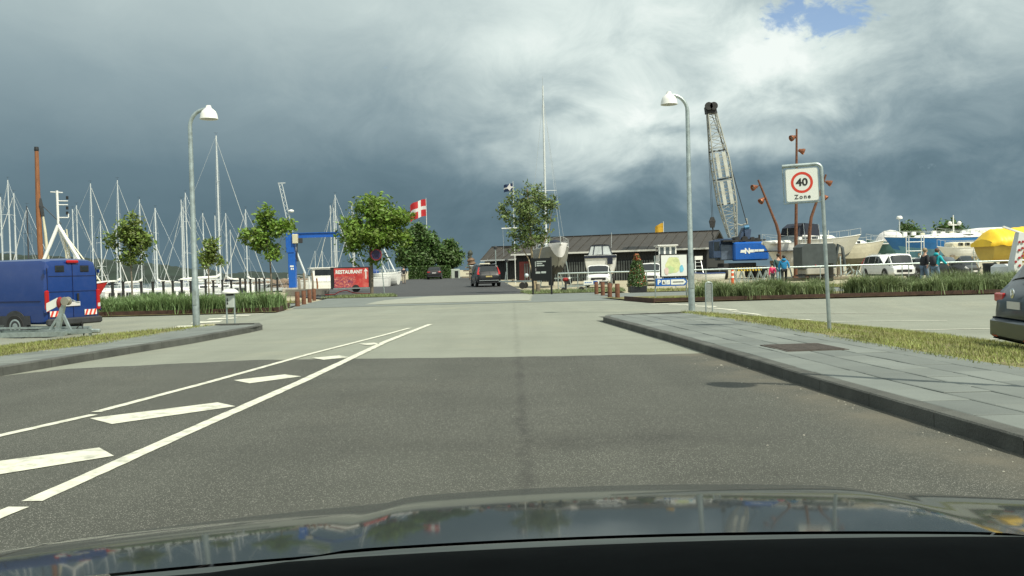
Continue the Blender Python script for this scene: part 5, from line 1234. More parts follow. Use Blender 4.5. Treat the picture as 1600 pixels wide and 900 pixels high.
# blue jib crane
Yj = 72; q = P(458, 450, Yj); z0 = gz(q.x, Yj)
t = thing('jib_crane', 'blue mast crane with a pale hoist box and long blue arm by the quay', 'jib crane', (q.x, Yj, z0))
lj = lambda px, py: (P(px, py, Yj).x - q.x, 0, P(px, py, Yj).z - z0)
M().cbox((.05, 0, .12), (1.5, 1.4, .34), .03).build('base', mat('pale_concrete', (.40, .38, .33), .9, 0, .2, 3), t)
zt = lj(458, 366)[2]; zm = lj(458, 394)[2]
M().cbox((0, 0, zm / 2 + .15), (.56, .56, zm - .3), .03).build('column', blue_paint, t)
M().cbox((-.08, 0, (zt + zm) / 2), (.66, .66, zt - zm + .1), .03).build('head', blue_paint, t)
M().box((.02, -.29, lj(0, 428)[2]), (.30, .012, .12)).build('white_plate', sign_w, t)
b = M(); 
for dx in (-.07, .07): b.box((.05 + dx, -.29, lj(0, 432)[2]), (.09, .012, .16))
b.build('number_plate', sign_w, t)
za = lj(500, 367)[2]
M().box((1.9, 0, za + .18), (3.9, .20, .05)).box((1.9, 0, za - .18), (3.9, .20, .05)).box((1.9, 0, za), (3.9, .05, .34)).build('arm', blue_paint, t)
M().cbox((.36, -.30, za - .28), (.42, .40, .75), .04).build('hoist_box', alu_gold, t)
M().cbox((.74, -.1, za - .42), (.28, .3, .40), .03).build('trolley', dark_plastic, t)
M().tube([(.45, -.1, za - .6), (.40, -.1, zm - .3), (.46, -.1, zm - .75)], [.05, .07, .09], 7).build('chain', rope_mat, t)
# lattice mast behind it, leaning
Yl = 110
t = thing('lattice_mast', 'leaning white lattice boat mast with a radar rising behind the blue jib crane', 'mast', tuple(P(470, 432, Yl)))
o0 = P(470, 432, Yl); ll = lambda px, py, dx=0: P(px, py, Yl) - o0 + Vector((dx, 0, 0))
b = M()
A, C = ll(438, 287), ll(455, 362)
for dx in (-.2, .2): b.tube([A + Vector((dx, 0, 0)), C + Vector((dx, 0, 0))], .05, 5)
for k in range(12): b.tube([A.lerp(C, k / 12) + Vector((-.2 if k % 2 else .2, 0, 0)), A.lerp(C, (k + 1) / 12) + Vector((.2 if k % 2 else -.2, 0, 0))], .03, 4)
b.build('lattice', alu, t)
M().tube([ll(453, 355), ll(462, 390), ll(477, 428)], [.13, .12, .14], 7).build('lower_mast', alu, t, 60)
M().box(ll(440, 286), (.9, .1, .1)).build('mast_head', alu, t); M().ball(ll(455, 330), .35, 8, 6, (1, 1, .6)).build('radar', white_paint, t)
M().tube([(0, 0, -1.6), tuple(ll(477, 428))], .16, 7).build('foot', alu, t)
# small fishing boat right of the crane
q = P(500, hz0(500), 80)
t = thing('motor_boat', 'white cabin motorboat with a red waterline between the jib crane and restaurant board', 'motorboat', (q.x, 80, -.45), R(200))
rg = hull(t, 5.6, 2.2, 1.15, .5, h_white, gel_white, .8, .14, red_paint, .35, wl=-.05); pulpit(t, rg, 5.6, wire_lt, .4)
M().cbox((-.2, 0, 1.8), (1.9, 1.5, 1.15), .05).build('wheelhouse', gel_white, t); M().box((-.2, 0, 2.42), (2.3, 1.8, .08)).build('roof', gel_white, t)
for x, y, w_, d_ in ((-.2, -.76, 1.5, .02), (-.2, .76, 1.5, .02), (-1.16, 0, .02, 1.2), (.76, 0, .02, 1.2)): M().box((x, y, 2.0), (w_, d_, .5)).build('window', glass_dk, t)
# quay clutter: piles of posts, block
q = P(474, 452, 66)
M_ = M()
for k, (px, dz, r_, mm, lab) in enumerate(((467, 1.2, .10, wood_grey, 'leftmost weathered brown timber post behind the left bollards'), (475, 1.55, .09, wood_grey, 'tall weathered timber post in the middle behind the left bollards'), (483, 1.25, .07, white_paint, 'white pipe post among the timber posts behind the left bollards'), (488, 1.5, .08, wood_grey, 'weathered timber post right of the white pipe post behind the left bollards'), (495, 1.1, .07, wood_mast, 'short reddish timber post at the right end behind the left bollards'))):
    p_ = P(px, hz0(px), 67 + .4 * k); o = M().tube([(0, 0, 0), (.03, 0, dz * .5), (-.02, 0, dz)], [r_, r_ * .95, r_ * .85], 8).build('mooring_post', mm, None, 60)
    o.location = (p_.x, p_.y, gz(p_.x, p_.y) - .05); tag(o, lab, 'post', 'timber posts on the quay')
a, c = P(445, 458, 56), P(505, 458, 60)
o = M().cbox((0, 0, .22), (2.7, .5, .44), .03).build('concrete_block', mat('dark_concrete', (.15, .14, .12), .9, 0, .25, 2, .3, 20)); o.location = (-13.0, 57, 0); o.rotation_euler = (0, 0, R(8)); tag(o, 'long low dark concrete block on the quay behind the left bollards', 'concrete block')
o = M().tube([(0, 0, .05), (.6, .1, .06), (.9, .0, .22), (1.3, .1, .30), (1.8, .0, .12), (2.4, .3, .05), (2.9, .1, .05)], .03, 6).build('red_hose', red_paint, None, 60); o.location = (-11.6, 55.5, 0.02); tag(o, 'red hose lying on the dark asphalt in front of the restaurant board', 'hose')
# restaurant board
q = P(549, 434, 65)
t = thing('billboard', 'red restaurant banner with a white up arrow on a black board trailer', 'billboard', (q.x, 65, gz(q.x, 65)), R(6))
zc = q.z - gz(q.x, 65)
M().box((0, .06, zc), (2.98, .10, 1.56)).build('board', black_paint, t)
def banner_mat():
    m = bpy.data.materials.new('banner_print'); m.use_nodes = True; n_ = NT(m.node_tree); v = n_.new('ShaderNodeTexCoord').outputs['Object']
    base = n_.ramp(n_.noise(v, 1.6, 5, .6, .6), [(.3, (.32, .02, .02)), (.5, (.52, .05, .045)), (.7, (.62, .17, .13))])
    sp = n_.new('ShaderNodeSeparateXYZ'); n_.l.new(v, sp.inputs[0])
    lowp = n_.ramp(n_.m('MULTIPLY', n_.m('SUBTRACT', .12, sp.outputs[2]), 6.0), [(0, (0, 0, 0)), (.4, (1, 1, 1))])
    left = n_.ramp(n_.m('ADD', .5, n_.m('MULTIPLY', sp.outputs[0], .9)), [(.55, (1, 1, 1)), (.85, (0, 0, 0))])
    ph = n_.ramp(n_.noise(v, 7, 4, .7, 1.2), [(.35, (.06, .03, .12)), (.46, (.30, .06, .10)), (.54, (.55, .10, .05)), (.66, (.66, .50, .40))])
    c = n_.mix(n_.m('MULTIPLY', n_.m('MULTIPLY', lowp, left), .9), base, ph)
    n_.put(n_.n['Principled BSDF'].inputs['Base Color'], c); n_.n['Principled BSDF'].inputs['Roughness'].default_value = .5
    return m
o = M().box((0, 0, 0), (2.46, .03, 1.40)).build('banner', banner_mat(), t); o.location = (0, -.02, zc)
tx = text_obj('lettering', 'RESTAURANT', .36, sign_w, t, (-.16, -.045, zc + .42), (R(90), 0, 0), .003, sx=.86); embolden(tx, .014)
b = M(); b.plate([(-.035, -.32), (.035, -.32), (.035, .30), (-.035, .30)], (1.05, -.042, zc + .22), ux, uz, .004); b.plate([(-.14, .22), (0, .44), (.14, .22), (.07, .22), (0, .33), (-.07, .22)], (1.05, -.043, zc + .22), ux, uz, .004)
b.build('arrow', sign_w, t)
M().box((0, .1, .30), (2.6, .6, .08)).bar((-2.2, .1, .26), (-1.2, .1, .30), .08, .08).build('chassis', galv, t)
for sg in (-1, 1): M().lathe([(.08, -.07), (.27, -.07), (.28, 0), (.27, .07), (.08, .07)], (.3, .32 + .30 * sg, .28), 16, Matrix.Rotation(R(90), 3, 'X')).build('wheel', black_rub, t)
for x in (-1.1, 1.1): M().bar((x, .12, .3), (x, .12, zc - .6), .07, .07).build('upright', black_paint, t)
# no stopping sign seen on its thin post
q = G(601, 462); Y = q.y
t = thing('round_sign', 'round dark purple sign with a red rim on a thin post by the spreading tree', 'road sign', (q.x, q.y, 0), R(4))
z_ = P(588, 398, Y).z; x_ = P(588, 398, Y).x - q.x
M().tube([(0, 0, 0), (-.10, 0, z_ * .6), (x_ + .33, 0, z_ + .35)], .028, 8).build('post', galv, t, 60)
M().bar((x_ - .1, .02, z_), (x_ + .34, .02, z_), .03, .04).build('bracket', galv, t)
M().plate(disc(.335, 30), (x_, -.02, z_), ux, uz, .02).build('disc', mat('sign_dark_red', (.20, .018, .03), .5, 0, .1, 4), t)
M().plate(disc(.265, 30), (x_, -.044, z_), ux, uz, .004).build('face', mat('sign_dark_blue', (.025, .02, .07), .5, 0, .1, 4), t)
M().bar((x_ - .19, -.047, z_ + .19), (x_ + .19, -.047, z_ - .19), .05, .004).build('cross_stripe', mat('sign_dark_red', (.20, .018, .03)), t)
# dinghies on the hard, masts leaning
for px, Y, hd, bl, lab, lean in ((597, 84, 165, True, 'white beached yacht with a blue bow cover and leaning mast right of the spreading tree', ((617, 424), (597, 384))), (611, 92, 10, False, 'small white boat ashore by the walking man with a slanting mast', ((603, 428), (589, 395)))):
    q = P(px, hz0(px), Y); z = gz(q.x, Y)
    t = thing('beached_boat', lab, 'boat', (q.x, Y, z + .35), R(hd), 'small boats standing ashore')
    rg = hull(t, 3.4 if bl else 2.6, 1.5, .75, .35, h_white, gel_white, .7, .15); pulpit(t, rg, 3.4, wire_lt, .35)
    if bl: M().ball((.9, 0, .95), .6, 10, 7, (1.0, .8, .55)).build('cover', blue_cloth, t, 60)
    m4 = Matrix.Rotation(R(-hd), 4, 'Z')
    la, lb = (m4 @ (P(*p_, Y) - Vector((q.x, Y, z + .35))) for p_ in lean)
    M().tube([la, lb], [.075, .055], 7).build('mast', alu, t, 60)
    M().tube([la + Vector((.4, .2, 0)), lb.lerp(la, .3)], .03, 5).build('shroud', wire_lt, t)
    for x in (-.8, .8): M().bar((x, -.6, -.33), (x, .6, -.33), .12, .10).build('cradle', wood_grey, t)
b = M(); q = P(575, 428, 82)
t = thing('wheelhouse_boat', 'white wheelhouse boat roof showing just above the restaurant board', 'boat', (q.x - .6, 82, -.3), R(180))
hull(t, 5.2, 2.0, 1.2, .5, h_white, gel_white, .8, .12); M().cbox((.3, 0, 1.75), (2.2, 1.6, 1.0), .08).build('wheelhouse', gel_white, t)
for sg in (1, -1): M().box((.3, .81 * sg, 1.9), (1.7, .02, .4)).build('window', glass_dk, t)
# danish flag
def cross_flag(label, px, py0, py1, Y, wpx, z0, side, c_f, c_c, h0, h1, v0, v1, droop, rpole=.045, nu=30, nv=20):
    t, fp = flag(label, px, py0, py1, Y, wpx, None, z0, side, droop, rpole=rpole)
    A = M(); sl = []
    us = sorted(set([k / nu for k in range(nu + 1)] + [h0, h1])); vs = sorted(set([k / nv for k in range(nv + 1)] + [v0, v1]))
    for u0_, u1_ in zip(us, us[1:]):
        for w0, w1 in zip(vs, vs[1:]):
            um, vm = (u0_ + u1_) / 2, (w0 + w1) / 2
            sl.append(1 if (h0 <= um <= h1 or v0 <= vm <= v1) else 0)
    A.add([fp(u_, v_) for u_ in us for v_ in vs], [(i * len(vs) + j, (i + 1) * len(vs) + j, (i + 1) * len(vs) + j + 1, i * len(vs) + j + 1) for i in range(len(us) - 1) for j in range(len(vs) - 1)])
    o = A.build('flag_cloth', c_f, t, 80); o.data.materials.append(c_c); o.data.polygons.foreach_set('material_index', sl)
    return t
flag_red = mat('flag_red', (0.58, 0.03, 0.035), .7, 0, .08, 2, sub=.25)
flag_white = mat('flag_white', (0.78, 0.76, 0.74), .7, 0, .04, 2, sub=.25)
cross_flag('red flag with a white cross on a white pole above the dark green tree', 665.5, 311, 343, 136, 25, gz(-10, 136), -1, flag_red, flag_white, .33, .50, .40, .60, .38)
# man walking, parked car, black car ahead
q = P(631, 430, 91)
person('man in dark jacket and pale shorts walking away beside the beached boats', (q.x, 91, gz(q.x, 91)), R(8), 1.78, mat('charcoal_jacket', (.022, .022, .026), .85, 0, .15, 8), mat('stone_trousers', (.30, .26, .20), .85, 0, .1, 8), stride=.16)
car_black = paint('car_black', (0.004, 0.005, 0.008), coat=.15, rough=.45); car_dk = paint('car_charcoal', (0.022, 0.021, 0.021), coat=.3)
q = P(677, hz0(677), 114)
car('parked_car', 'dark grey parked car seen from behind below the dark trees', (q.x, 116, gz(q.x, 116)), R(93), 4.4, 1.82, 1.62, car_dk, tails='wide')
q = P(752, hz0(752), 71)
t = car('black_car', 'black estate car driving away on the dark asphalt road', (q.x + .25, 72.3, gz(0, 71)), R(99), 4.9, 1.93, 1.76, car_black, plate=plate_yel, wheel_r=.38, rails=True)
M().cbox((-.506 * 4.9, 0, .50), (.05, 1.55, .07), .02).build('bumper_trim', chrome, t)
M().cbox((-.40 * 4.9, 0, 1.755), (.22, 1.3, .05), .02).build('spoiler', car_black, t)
# ================================================================== BOATYARD, SHEDS AND RIGHT SIDE
roof_m = mat('brown_metal_roof', (0.058, 0.050, 0.041), .55, .2, .15, .8, dirt=(0.06, 0.055, 0.05), dirt_amt=.4)
tar_wood = mat('black_tarred_wood', (0.020, 0.022, 0.022), .8, 0, .3, 2, stretch=(8, 8, .5))
batten_m = mat('grey_green_batten', (0.095, 0.105, 0.10), .8, 0, .25, 3)
trim_w = mat('white_trim', (0.70, 0.69, 0.64), .6, 0, .06, 3)
red_door = mat('dark_red_door', (0.16, 0.025, 0.02), .6, 0, .1, 3)
def shed(name, label, A, Bp, depth, eave, ridge, npan, fence=0, door=None, ov=.35):
    """front eave line from A to Bp (plan); local x along the front, y to the back"""
    A, Bp = Vector(A), Vector(Bp); d = Bp - A; L = d.length; z0 = min(gz(*A), gz(*Bp)) - .1
    t = thing(name, label, 'shed', (A.x, A.y, z0), math.atan2(d.y, d.x)); e = eave - z0; r_ = ridge - z0
    M().prism([(0, 0), (L, 0), (L, depth), (0, depth)], 0, e).build('wall', tar_wood, t)
    for x in (0.0, L): M().add([(x, 0, e), (x, depth, e), (x, depth / 2, r_), (x + (.06 if x else -.06), 0, e), (x + (.06 if x else -.06), depth, e), (x + (.06 if x else -.06), depth / 2, r_)], [(0, 1, 2), (5, 4, 3), (0, 3, 4, 1), (1, 4, 5, 2), (2, 5, 3, 0)]).build('gable', tar_wood, t)
    bt = M(); x = .1
    while x < L: bt.box((x, -.02, e / 2), (.05, .045, e)); x += .28
    tag(bt.build('battens', tar_wood, t), kind='stuff')
    if fence:
        fb = M(); x = fence[0]
        while x < fence[1]: fb.box((x, -.25, fence[2] / 2), (.13, .03, fence[2])); x += .24
        tag(fb.build('palings', batten_m, t), kind='stuff')
    w_ = (L + 2 * ov) / npan; sl = (r_ - e) / (depth / 2); me = {}
    for sd_ in (0, 1):
        for k in range(npan):
            if sd_ in me:
                o = bpy.data.objects.new('roof_panel', me[sd_]); COL.objects.link(o); o.parent = t
            else:
                y0 = -.5 if sd_ == 0 else depth + .5; z_0 = e - .5 * sl; g = .012
                b = M(); b.loft([[(g, y0, z_0 + .02), (w_ - g, y0, z_0 + .02), (w_ - g, depth / 2, r_ + .02), (g, depth / 2, r_ + .02)], [(g, y0, z_0 + .10), (w_ - g, y0, z_0 + .10), (w_ - g, depth / 2, r_ + .10), (g, depth / 2, r_ + .10)]], True, True)
                b.loft([[(-.03, y0, z_0 + .02), (.03, y0, z_0 + .02), (.03, depth / 2, r_ + .02), (-.03, depth / 2, r_ + .02)], [(-.03, y0, z_0 + .15), (.03, y0, z_0 + .15), (.03, depth / 2, r_ + .15), (-.03, depth / 2, r_ + .15)]], True, True)
                o = b.build('roof_panel', roof_m, t); me[sd_] = o.data
            o.location = (-ov + k * w_, 0, 0)
    M().box((L / 2, depth / 2, r_ + .13), (L + 2 * ov, .3, .06)).build('ridge_cap', roof_m, t)
    M().box((L / 2, -.52, e - .5 * sl + .02), (L + 2 * ov, .04, .16)).build('fascia', trim_w, t)
    for x in (-ov - .03, L + ov + .03):
        for ya, yb in ((-.5, depth / 2), (depth + .5, depth / 2)): M().bar((x, ya, e - .5 * sl + .02), (x, yb, r_ + .02), .04, .22).build('barge_board', trim_w if name == 'boat_hut' else tar_wood, t)
    if door: M().box((door[0], -.04, 1.05), (door[1], .06, 2.1)).build('door', red_door, t)
    return t
shed('boat_shed', 'long black wooden boat shed with a brown seamed metal roof', (P(806, 395, 87).x, 87), (P(1104, 386, 80).x, 80), 9.5, 2.95, 4.45, 20, (1.0, 17.5, 1.9), (.9, 1.1))
shed('boat_hut', 'smaller black hut with white roof trim left of the long boat shed', (P(770, 405, 103).x, 103), (P(806, 405, 101).x, 101), 5, 2.75, 3.9, 4)
shed('far_hut', 'farther black hut whose grey roof shows above the white trimmed hut', (P(757, 404, 122).x, 122), (P(804, 404, 120).x, 120), 6, 3.0, 4.6, 5)
# black direction sign
a, c = G(833, 460), G(862, 460); m_ = (a + c) / 2
t = thing('direction_sign', 'black direction sign with small white lines and arrows on two black posts in the grass', 'sign', (m_.x, m_.y, 0), math.atan2(c.y - a.y, c.x - a.x))
wd = (c - a).length; zc = P(847, 421, m_.y).z
for x in (-wd / 2, wd / 2): M().box((x, 0, .95), (.07, .07, 1.92)).build('post', black_paint, t)
M().box((0, -.02, zc), (wd + .10, .06, 1.16)).build('panel', mat('sign_panel_black', (.014, .015, .016), .6, 0, .1, 3), t)
b = M()
k_ = 33.0
for x0, x1, y0, y1 in ((835.2, 836.9, 408.5, 417), (838.6, 858.2, 407.9, 409.7), (838.6, 851, 410.8, 412.8), (838.6, 852.6, 414, 416)):
    seg = M(); n = max(1, int((x1 - x0) / 1.25)); s_ = m_.y / FPX
    for i in range(n):
        xa = (x0 - 847.5 + (x1 - x0) * i / n) * s_; xb = xa + (x1 - x0) / n * s_ * .86; hh = (y1 - y0) * s_ * (1 if i == 0 or i % 4 else .8)
        b.box(((xa + xb) / 2, -.055, zc + (421 - (y0 + y1) / 2 - .02 * (x0 - 847)) * s_), (xb - xa, .006, hh))
b.build('lettering', sign_w, t)
s_ = m_.y / FPX
for x0, x1, y0, y1 in ((836, 846, 424.3, 427.3), (848, 858.2, 424, 427)): M().box(((x0 + x1 - 1695) / 2 * s_, -.055, zc + (421 - (y0 + y1) / 2) * s_), ((x1 - x0) * s_, .006, (y1 - y0) * s_)).build('white_field', sign_w, t)
M().plate(disc(.04, 14), ((853.8 - 847.5) * s_, -.053, zc + (421 - 414.8) * s_), ux, uz, .006).build('dot', sign_w, t)
M().box(((836.3 - 847.5) * s_, -.055, zc + (421 - 421.2) * s_), (.075, .006, .15)).build('grey_symbol', mat('sign_grey', (.40, .36, .36), .5), t)
# stumps by the sign
q = G(841, 459); o = M().tube([(0, 0, 0), (.02, 0, .3), (0, 0, .52)], [.13, .12, .10], 9).build('stump', bark, None, 60); o.location = (q.x, q.y + .5, 0); tag(o, 'short brown tree stump in the grass behind the black sign', 'stump')
# sailing yacht ashore with white bow cover
Y = 67; q = P(862, hz0(862), Y)
t = thing('sailing_boat', 'grey sailing yacht ashore with a white sheet over its bow behind the black sign', 'sailing boat', (q.x, Y, 1.62), R(-82))
grey_hull = mat('grey_hull', (0.26, 0.26, 0.23), .4, 0, .08, 1.5)
rg = hull(t, 7.4, 2.5, 1.15, .75, grey_hull, gel_white, .75, .18, mat('antifoul_black', (.03, .032, .035), .7, 0, .15, 2), .25, (-.2, 1.9, 1.55), wl=-.05)
cabin(t, -1.6, 1.3, .8, .55, 1.15, .45, gel_white); pulpit(t, rg, 7.4)
mq = Matrix.Rotation(R(82), 4, 'Z')
lm = lambda px, py, Yy=Y + .5: mq @ (P(px, py, Yy) - Vector((q.x, Y, 1.62)))
mb_ = lm(853.5, 378); mt_ = lm(848, 134)
M().tube([mb_, mb_.lerp(mt_, .6), mt_], [.085, .08, .055], 8).build('mast', alu, t, 60)
M().tube([mt_, mt_ + Vector((0, 0, .7))], .012, 4).build('aerial', wire_lt, t)
sp_ = mb_.lerp(mt_, .33); b = M(); b.tube([sp_ + Vector((0, -.85, 0)), sp_ + Vector((0, .85, 0))], .022, 5); b.build('spreader', alu, t)
b = M()
for sg in (1, -1): b.tube([Vector((-.1, 1.1 * sg, 1.2)), sp_ + Vector((0, .85 * sg, 0)), mb_.lerp(mt_, .92)], .010, 4)
b.tube([rg[-1][0], mb_.lerp(mt_, .95)], .012, 4); b.build('rigging', wire_lt, t)
b = M()
def sheet(u, v):
    y = (u - .5) * 1.60; fl = 1 - abs(u - .5) * 2
    bx = 3.58 - 1.35 * abs(u - .5) ** 1.5 * 2
    return (bx + .05 - .10 * v * fl, y * (1 - .15 * v), 1.52 + .04 * fl - v * (1.05 * (1 - (abs(u - .5) * 2) ** 2.2)))
b.grid(sheet, 16, 8); b.build('bow_sheet', flag_white, t, 80)
M().ball((1.2, 0, 1.62), .5, 10, 6, (2.0, .9, .45)).build('sail_bag', navy_cloth, t, 60)
for x in (-1.6, 1.5):
    for sg in (1, -1): M().bar((x, sg * 1.15, -1.6), (x, sg * .8, .25), .07, .07).build('prop', galv, t)
# motorboat with canopy seen from the stern
Y = 68.5; q = P(944, hz0(944), Y)
t = thing('cabin_cruiser', 'white motor cruiser with a clear framed canopy seen from the stern behind the white car', 'motorboat', (q.x, Y + 2.6, 1.22), R(84))
rg = hull(t, 6.4, 2.50, 1.0, .55, gel_white, gel_white, .93, .16, gel_white, .2, None, flat=1.0, pw=.35)
M().box((-3.22, 0, .93), (.03, 2.42, .20)).build('dark_stripe', navy_cloth, t); M().box((-3.225, -.72, .62), (.04, .40, .55)).build('door', navy_cloth, t)
fr = [(-2.9, .93, 1.02), (-2.75, .68, 1.78), (.2, .70, 1.80), (.9, .98, 1.05)]
for sg in (1, -1): M().loft([[(x, sg * y, z) for x, y, z in fr], [(x, sg * (y - .02), z) for x, y, z in fr]], True, True).build('side_curtain', glass_lt, t)
M().loft([[(-2.9, .91, 1.02), (-2.75, .67, 1.78), (-2.75, -.67, 1.78), (-2.9, -.91, 1.02)], [(-2.88, .91, 1.02), (-2.73, .67, 1.78), (-2.73, -.67, 1.78), (-2.88, -.91, 1.02)]], True, True).build('rear_curtain', mat('clear_vinyl', (.42, .45, .45), .12, 0, .2, 1.5), t)
M().loft([[(-2.8, .70, 1.80), (-2.8, .4, 1.87), (-2.8, -.4, 1.87), (-2.8, -.70, 1.80)], [(.3, .72, 1.80), (.3, .4, 1.88), (.3, -.4, 1.88), (.3, -.72, 1.80)]], False).build('canopy_top', navy_cloth, t, 60)
b = M()
for p_ in ([(-2.92, .93, 1.02), (-2.77, .68, 1.80), (-2.77, -.68, 1.80), (-2.92, -.93, 1.02)], [(-2.92, .55, 1.02), (-2.78, .40, 1.81)], [(-2.92, -.20, 1.02), (-2.78, -.17, 1.81)]): b.tube(p_, .035, 6)
b.build('canopy_frame', navy_cloth, t)
M().tube([(-2.8, -.85, 1.6), (-2.8, -.9, 2.75)], .02, 5).build('stern_light_pole', wire_lt, t)
M().cbox((0, 0, -.85), (4.5, 1.4, .14), .03).build('trailer_bed', galv, t)
for sg in (1, -1): M().lathe([(.1, -.09), (.32, -.09), (.33, 0), (.32, .09), (.1, .09)], (-.6, sg * 1.0, -.85), 16, Matrix.Rotation(R(90), 3, 'X')).build('wheel', black_rub, t)
# white cars
car_w = paint('car_white', (0.70, 0.71, 0.70)); q = P(938, hz0(938), 61)
car('white_car', 'white hatchback facing the road behind the right rusty bollards', (q.x, 62, gz(q.x, 62)), R(-97), 4.1, 1.76, 1.50, car_w, group='white cars in the boatyard', hz=.93, tails='wide', headz=.72)
q = P(1019, hz0(1019), 63)
car('white_car', 'white car half hidden behind the shrub planter and the town map board', (q.x, 64, gz(q.x, 64)), R(-100), 4.3, 1.80, 1.54, car_w, group='white cars in the boatyard', hz=.95, tails='wide')
q = P(1392, hz0(1392), 61)
car('white_suv', 'white estate car parked beyond the rail fence, front turned towards the road', (q.x - .1, 61.3, gz(q.x, 61) - .02), R(-87), 4.7, 1.84, 1.72, car_w, wheel_r=.36, rails=True, hz=1.0)
q = P(1479, hz0(1479), 58)
car('dark_car', 'dark grey car behind the two walkers, front pointing to the right', (q.x, 58.5, gz(q.x, 58)), R(-58), 4.2, 1.76, 1.46, paint('car_graphite', (0.045, 0.05, 0.055)), hz=.93, tails='wide', headz=.70)
vw = paint('car_blue_grey', (0.016, 0.030, 0.046), coat=.35)
hd = R(-10)
t = car('blue_car', 'dark blue estate car parked at the right edge, its tailgate towards the grass verge', (7.42 + 2.25 * math.cos(hd), 13.25 + 2.25 * math.sin(hd), gz(9.5, 13)), hd, 4.5, 1.84, 1.66, vw, tails='wide', plate=plate_mat, wheel_r=.33)
lg_ = M().lathe([(.062, 0), (.075, .004), (.075, .014), (.062, .018)], (-2.262, 0, 1.00), 22, Matrix.Rotation(R(-90), 3, 'Y')); lg_.build('emblem', chrome, t, 40)
M().tube([(-2.278, .048, 1.045), (-2.278, .02, .955), (-2.278, 0, 1.0), (-2.278, -.02, .955), (-2.278, -.048, 1.045)], .008, 5).build('emblem_letter', chrome, t)
M().tube([(-2.278, .026, 1.058), (-2.278, 0, 1.012), (-2.278, -.026, 1.058)], .008, 5).build('emblem_letter', chrome, t)
M().cbox((-2.24, 0, .45), (.16, 1.74, .34), .06).build('rear_bumper', vw, t, 40)
M().tube([(-2.10, -.1, 1.24), (-2.12, .3, 1.20)], .012, 5).build('rear_wiper', black_rub, t)
for sg in (1, -1): M().cbox((-2.30, .62 * sg, .34), (.04, .22, .05), .012).build('reflector', red_lens, t)
# pilot house boat behind the map board
Y = 67; q = P(1041, hz0(1041), Y)
t = thing('work_boat', 'white work boat whose square windowed wheelhouse rises behind the town map board', 'boat', (q.x, Y, .9), R(-90))
rg = hull(t, 4.8, 1.9, .7, .4, h_white, gel_white, .85, .14)
zt = P(1041, 384, Y).z - .9
M().cbox((0, 0, .35 + (zt - .35) / 2), (1.5, 1.30, zt - .35), .04).build('wheelhouse', gel_white, t); M().box((0, 0, zt + .02), (1.9, 1.5, .07)).build('roof', gel_white, t)
for y in (-.42, 0, .42): M().box((.76, y, zt - .42), (.02, .27, .60)).build('window', glass_lt, t)
for sg in (1, -1): M().box((0, .66 * sg, zt - .42), (1.1, .02, .55)).build('window', glass_dk, t)
# town map board
a, c = G(1021, 468), G(1075, 466); m_ = (a + c) / 2
t = thing('map_board', 'town map in a black frame above a blue parking arrow sign on two posts', 'map board', (m_.x + .06, m_.y, .03), math.atan2(c.y - a.y, c.x - a.x) * .4)
s_ = m_.y / FPX; zz = lambda py: P(1048, py, m_.y).z - .03; xx = lambda px: (px - 1048) * s_ - .06
for px in (1023.5, 1073.5): M().tube([(xx(px), 0, 0), (xx(px), 0, zz(399))], .028, 8).build('post', galv, t, 60)
zc = (zz(397) + zz(433)) / 2; hw, hh = (1075.5 - 1031) / 2 * s_, (433.5 - 397) / 2 * s_; xc = (xx(1031) + xx(1075.5)) / 2
M().box((xc, -.05, zc), (2 * hw, .05, 2 * hh)).build('frame', black_paint, t)
M().box((xc, -.078, zc), (2 * hw - .09, .012, 2 * hh - .09)).build('map_sheet', mat('map_white', (.76, .78, .74), .35, 0, .03, 2), t)
def blob(name, cx, cy, rx, ry, col, seed, off):
    pts = []
    for k in range(22):
        a_ = 2 * math.pi * k / 22; r_ = 1 + .28 * noise.noise(Vector((math.cos(a_) * 1.5, math.sin(a_) * 1.5, seed))); pts.append((rx * r_ * math.cos(a_), ry * r_ * math.sin(a_)))
    M().plate(pts, (xc + cx, -.085 - off, zc + cy), ux, uz, .002).build(name, mat(name, col, .4, 0, .10, 9), t)
blob('map_land', -.03, .02, .30, .31, (.66, .70, .36), 1, 0); blob('map_field', -.15, -.16, .16, .14, (.52, .66, .34), 2, .003); blob('map_town', -.30, -.20, .09, .14, (.72, .56, .50), 3, .006); blob('map_water', .29, -.13, .075, .15, (.20, .55, .72), 4, .006); blob('map_wood', .08, .20, .12, .06, (.56, .62, .32), 5, .004)
b = M()
for k in range(6): b.box((xc - .16 + .065 * k, -.0855, zc + hh - .13), (.045, .002, .018))
b.build('map_heading', mat('map_grey', (.35, .38, .42), .5), t)
zs = (zz(434.5) + zz(447)) / 2
blue_sign = mat('sign_blue', (.02, .12, .42), .4, 0, .05, 3)
M().plate([(xx(1024), -.15), (xx(1070), -.15), (xx(1075), .0), (xx(1070), .15), (xx(1024), .15)], (0, -.04, zs), ux, uz, .02).build('arrow_board', blue_sign, t)
M().plate([(xx(1048), -.10), (xx(1068.5), -.10), (xx(1072.5), 0), (xx(1068.5), .10), (xx(1048), .10)], (0, -.064, zs), ux, uz, .003).build('arrow_field', sign_w, t)
M().box((xx(1059.5), -.069, zs), (.42, .004, .035)).build('arrow_line', sign_k, t)
ptxt = text_obj('letter', 'P', .24, sign_w, t, (xx(1029), -.064, zs), (R(90), 0, 0), .002); embolden(ptxt, .012)
for px in (1036.5, 1043.5): M().box((xx(px), -.064, zs), (.15, .004, .17)).build('pictogram_field', sign_w, t)
M().plate([(-.05, -.05), (.05, -.05), (0, .06)], (xx(1036.5), -.067, zs), ux, uz, .003).build('pictogram', sign_k, t)
M().bar((xx(1041.8), -.068, zs - .04), (xx(1045.2), -.068, zs + .03), .02, .004).build('pictogram', blue_sign, t)
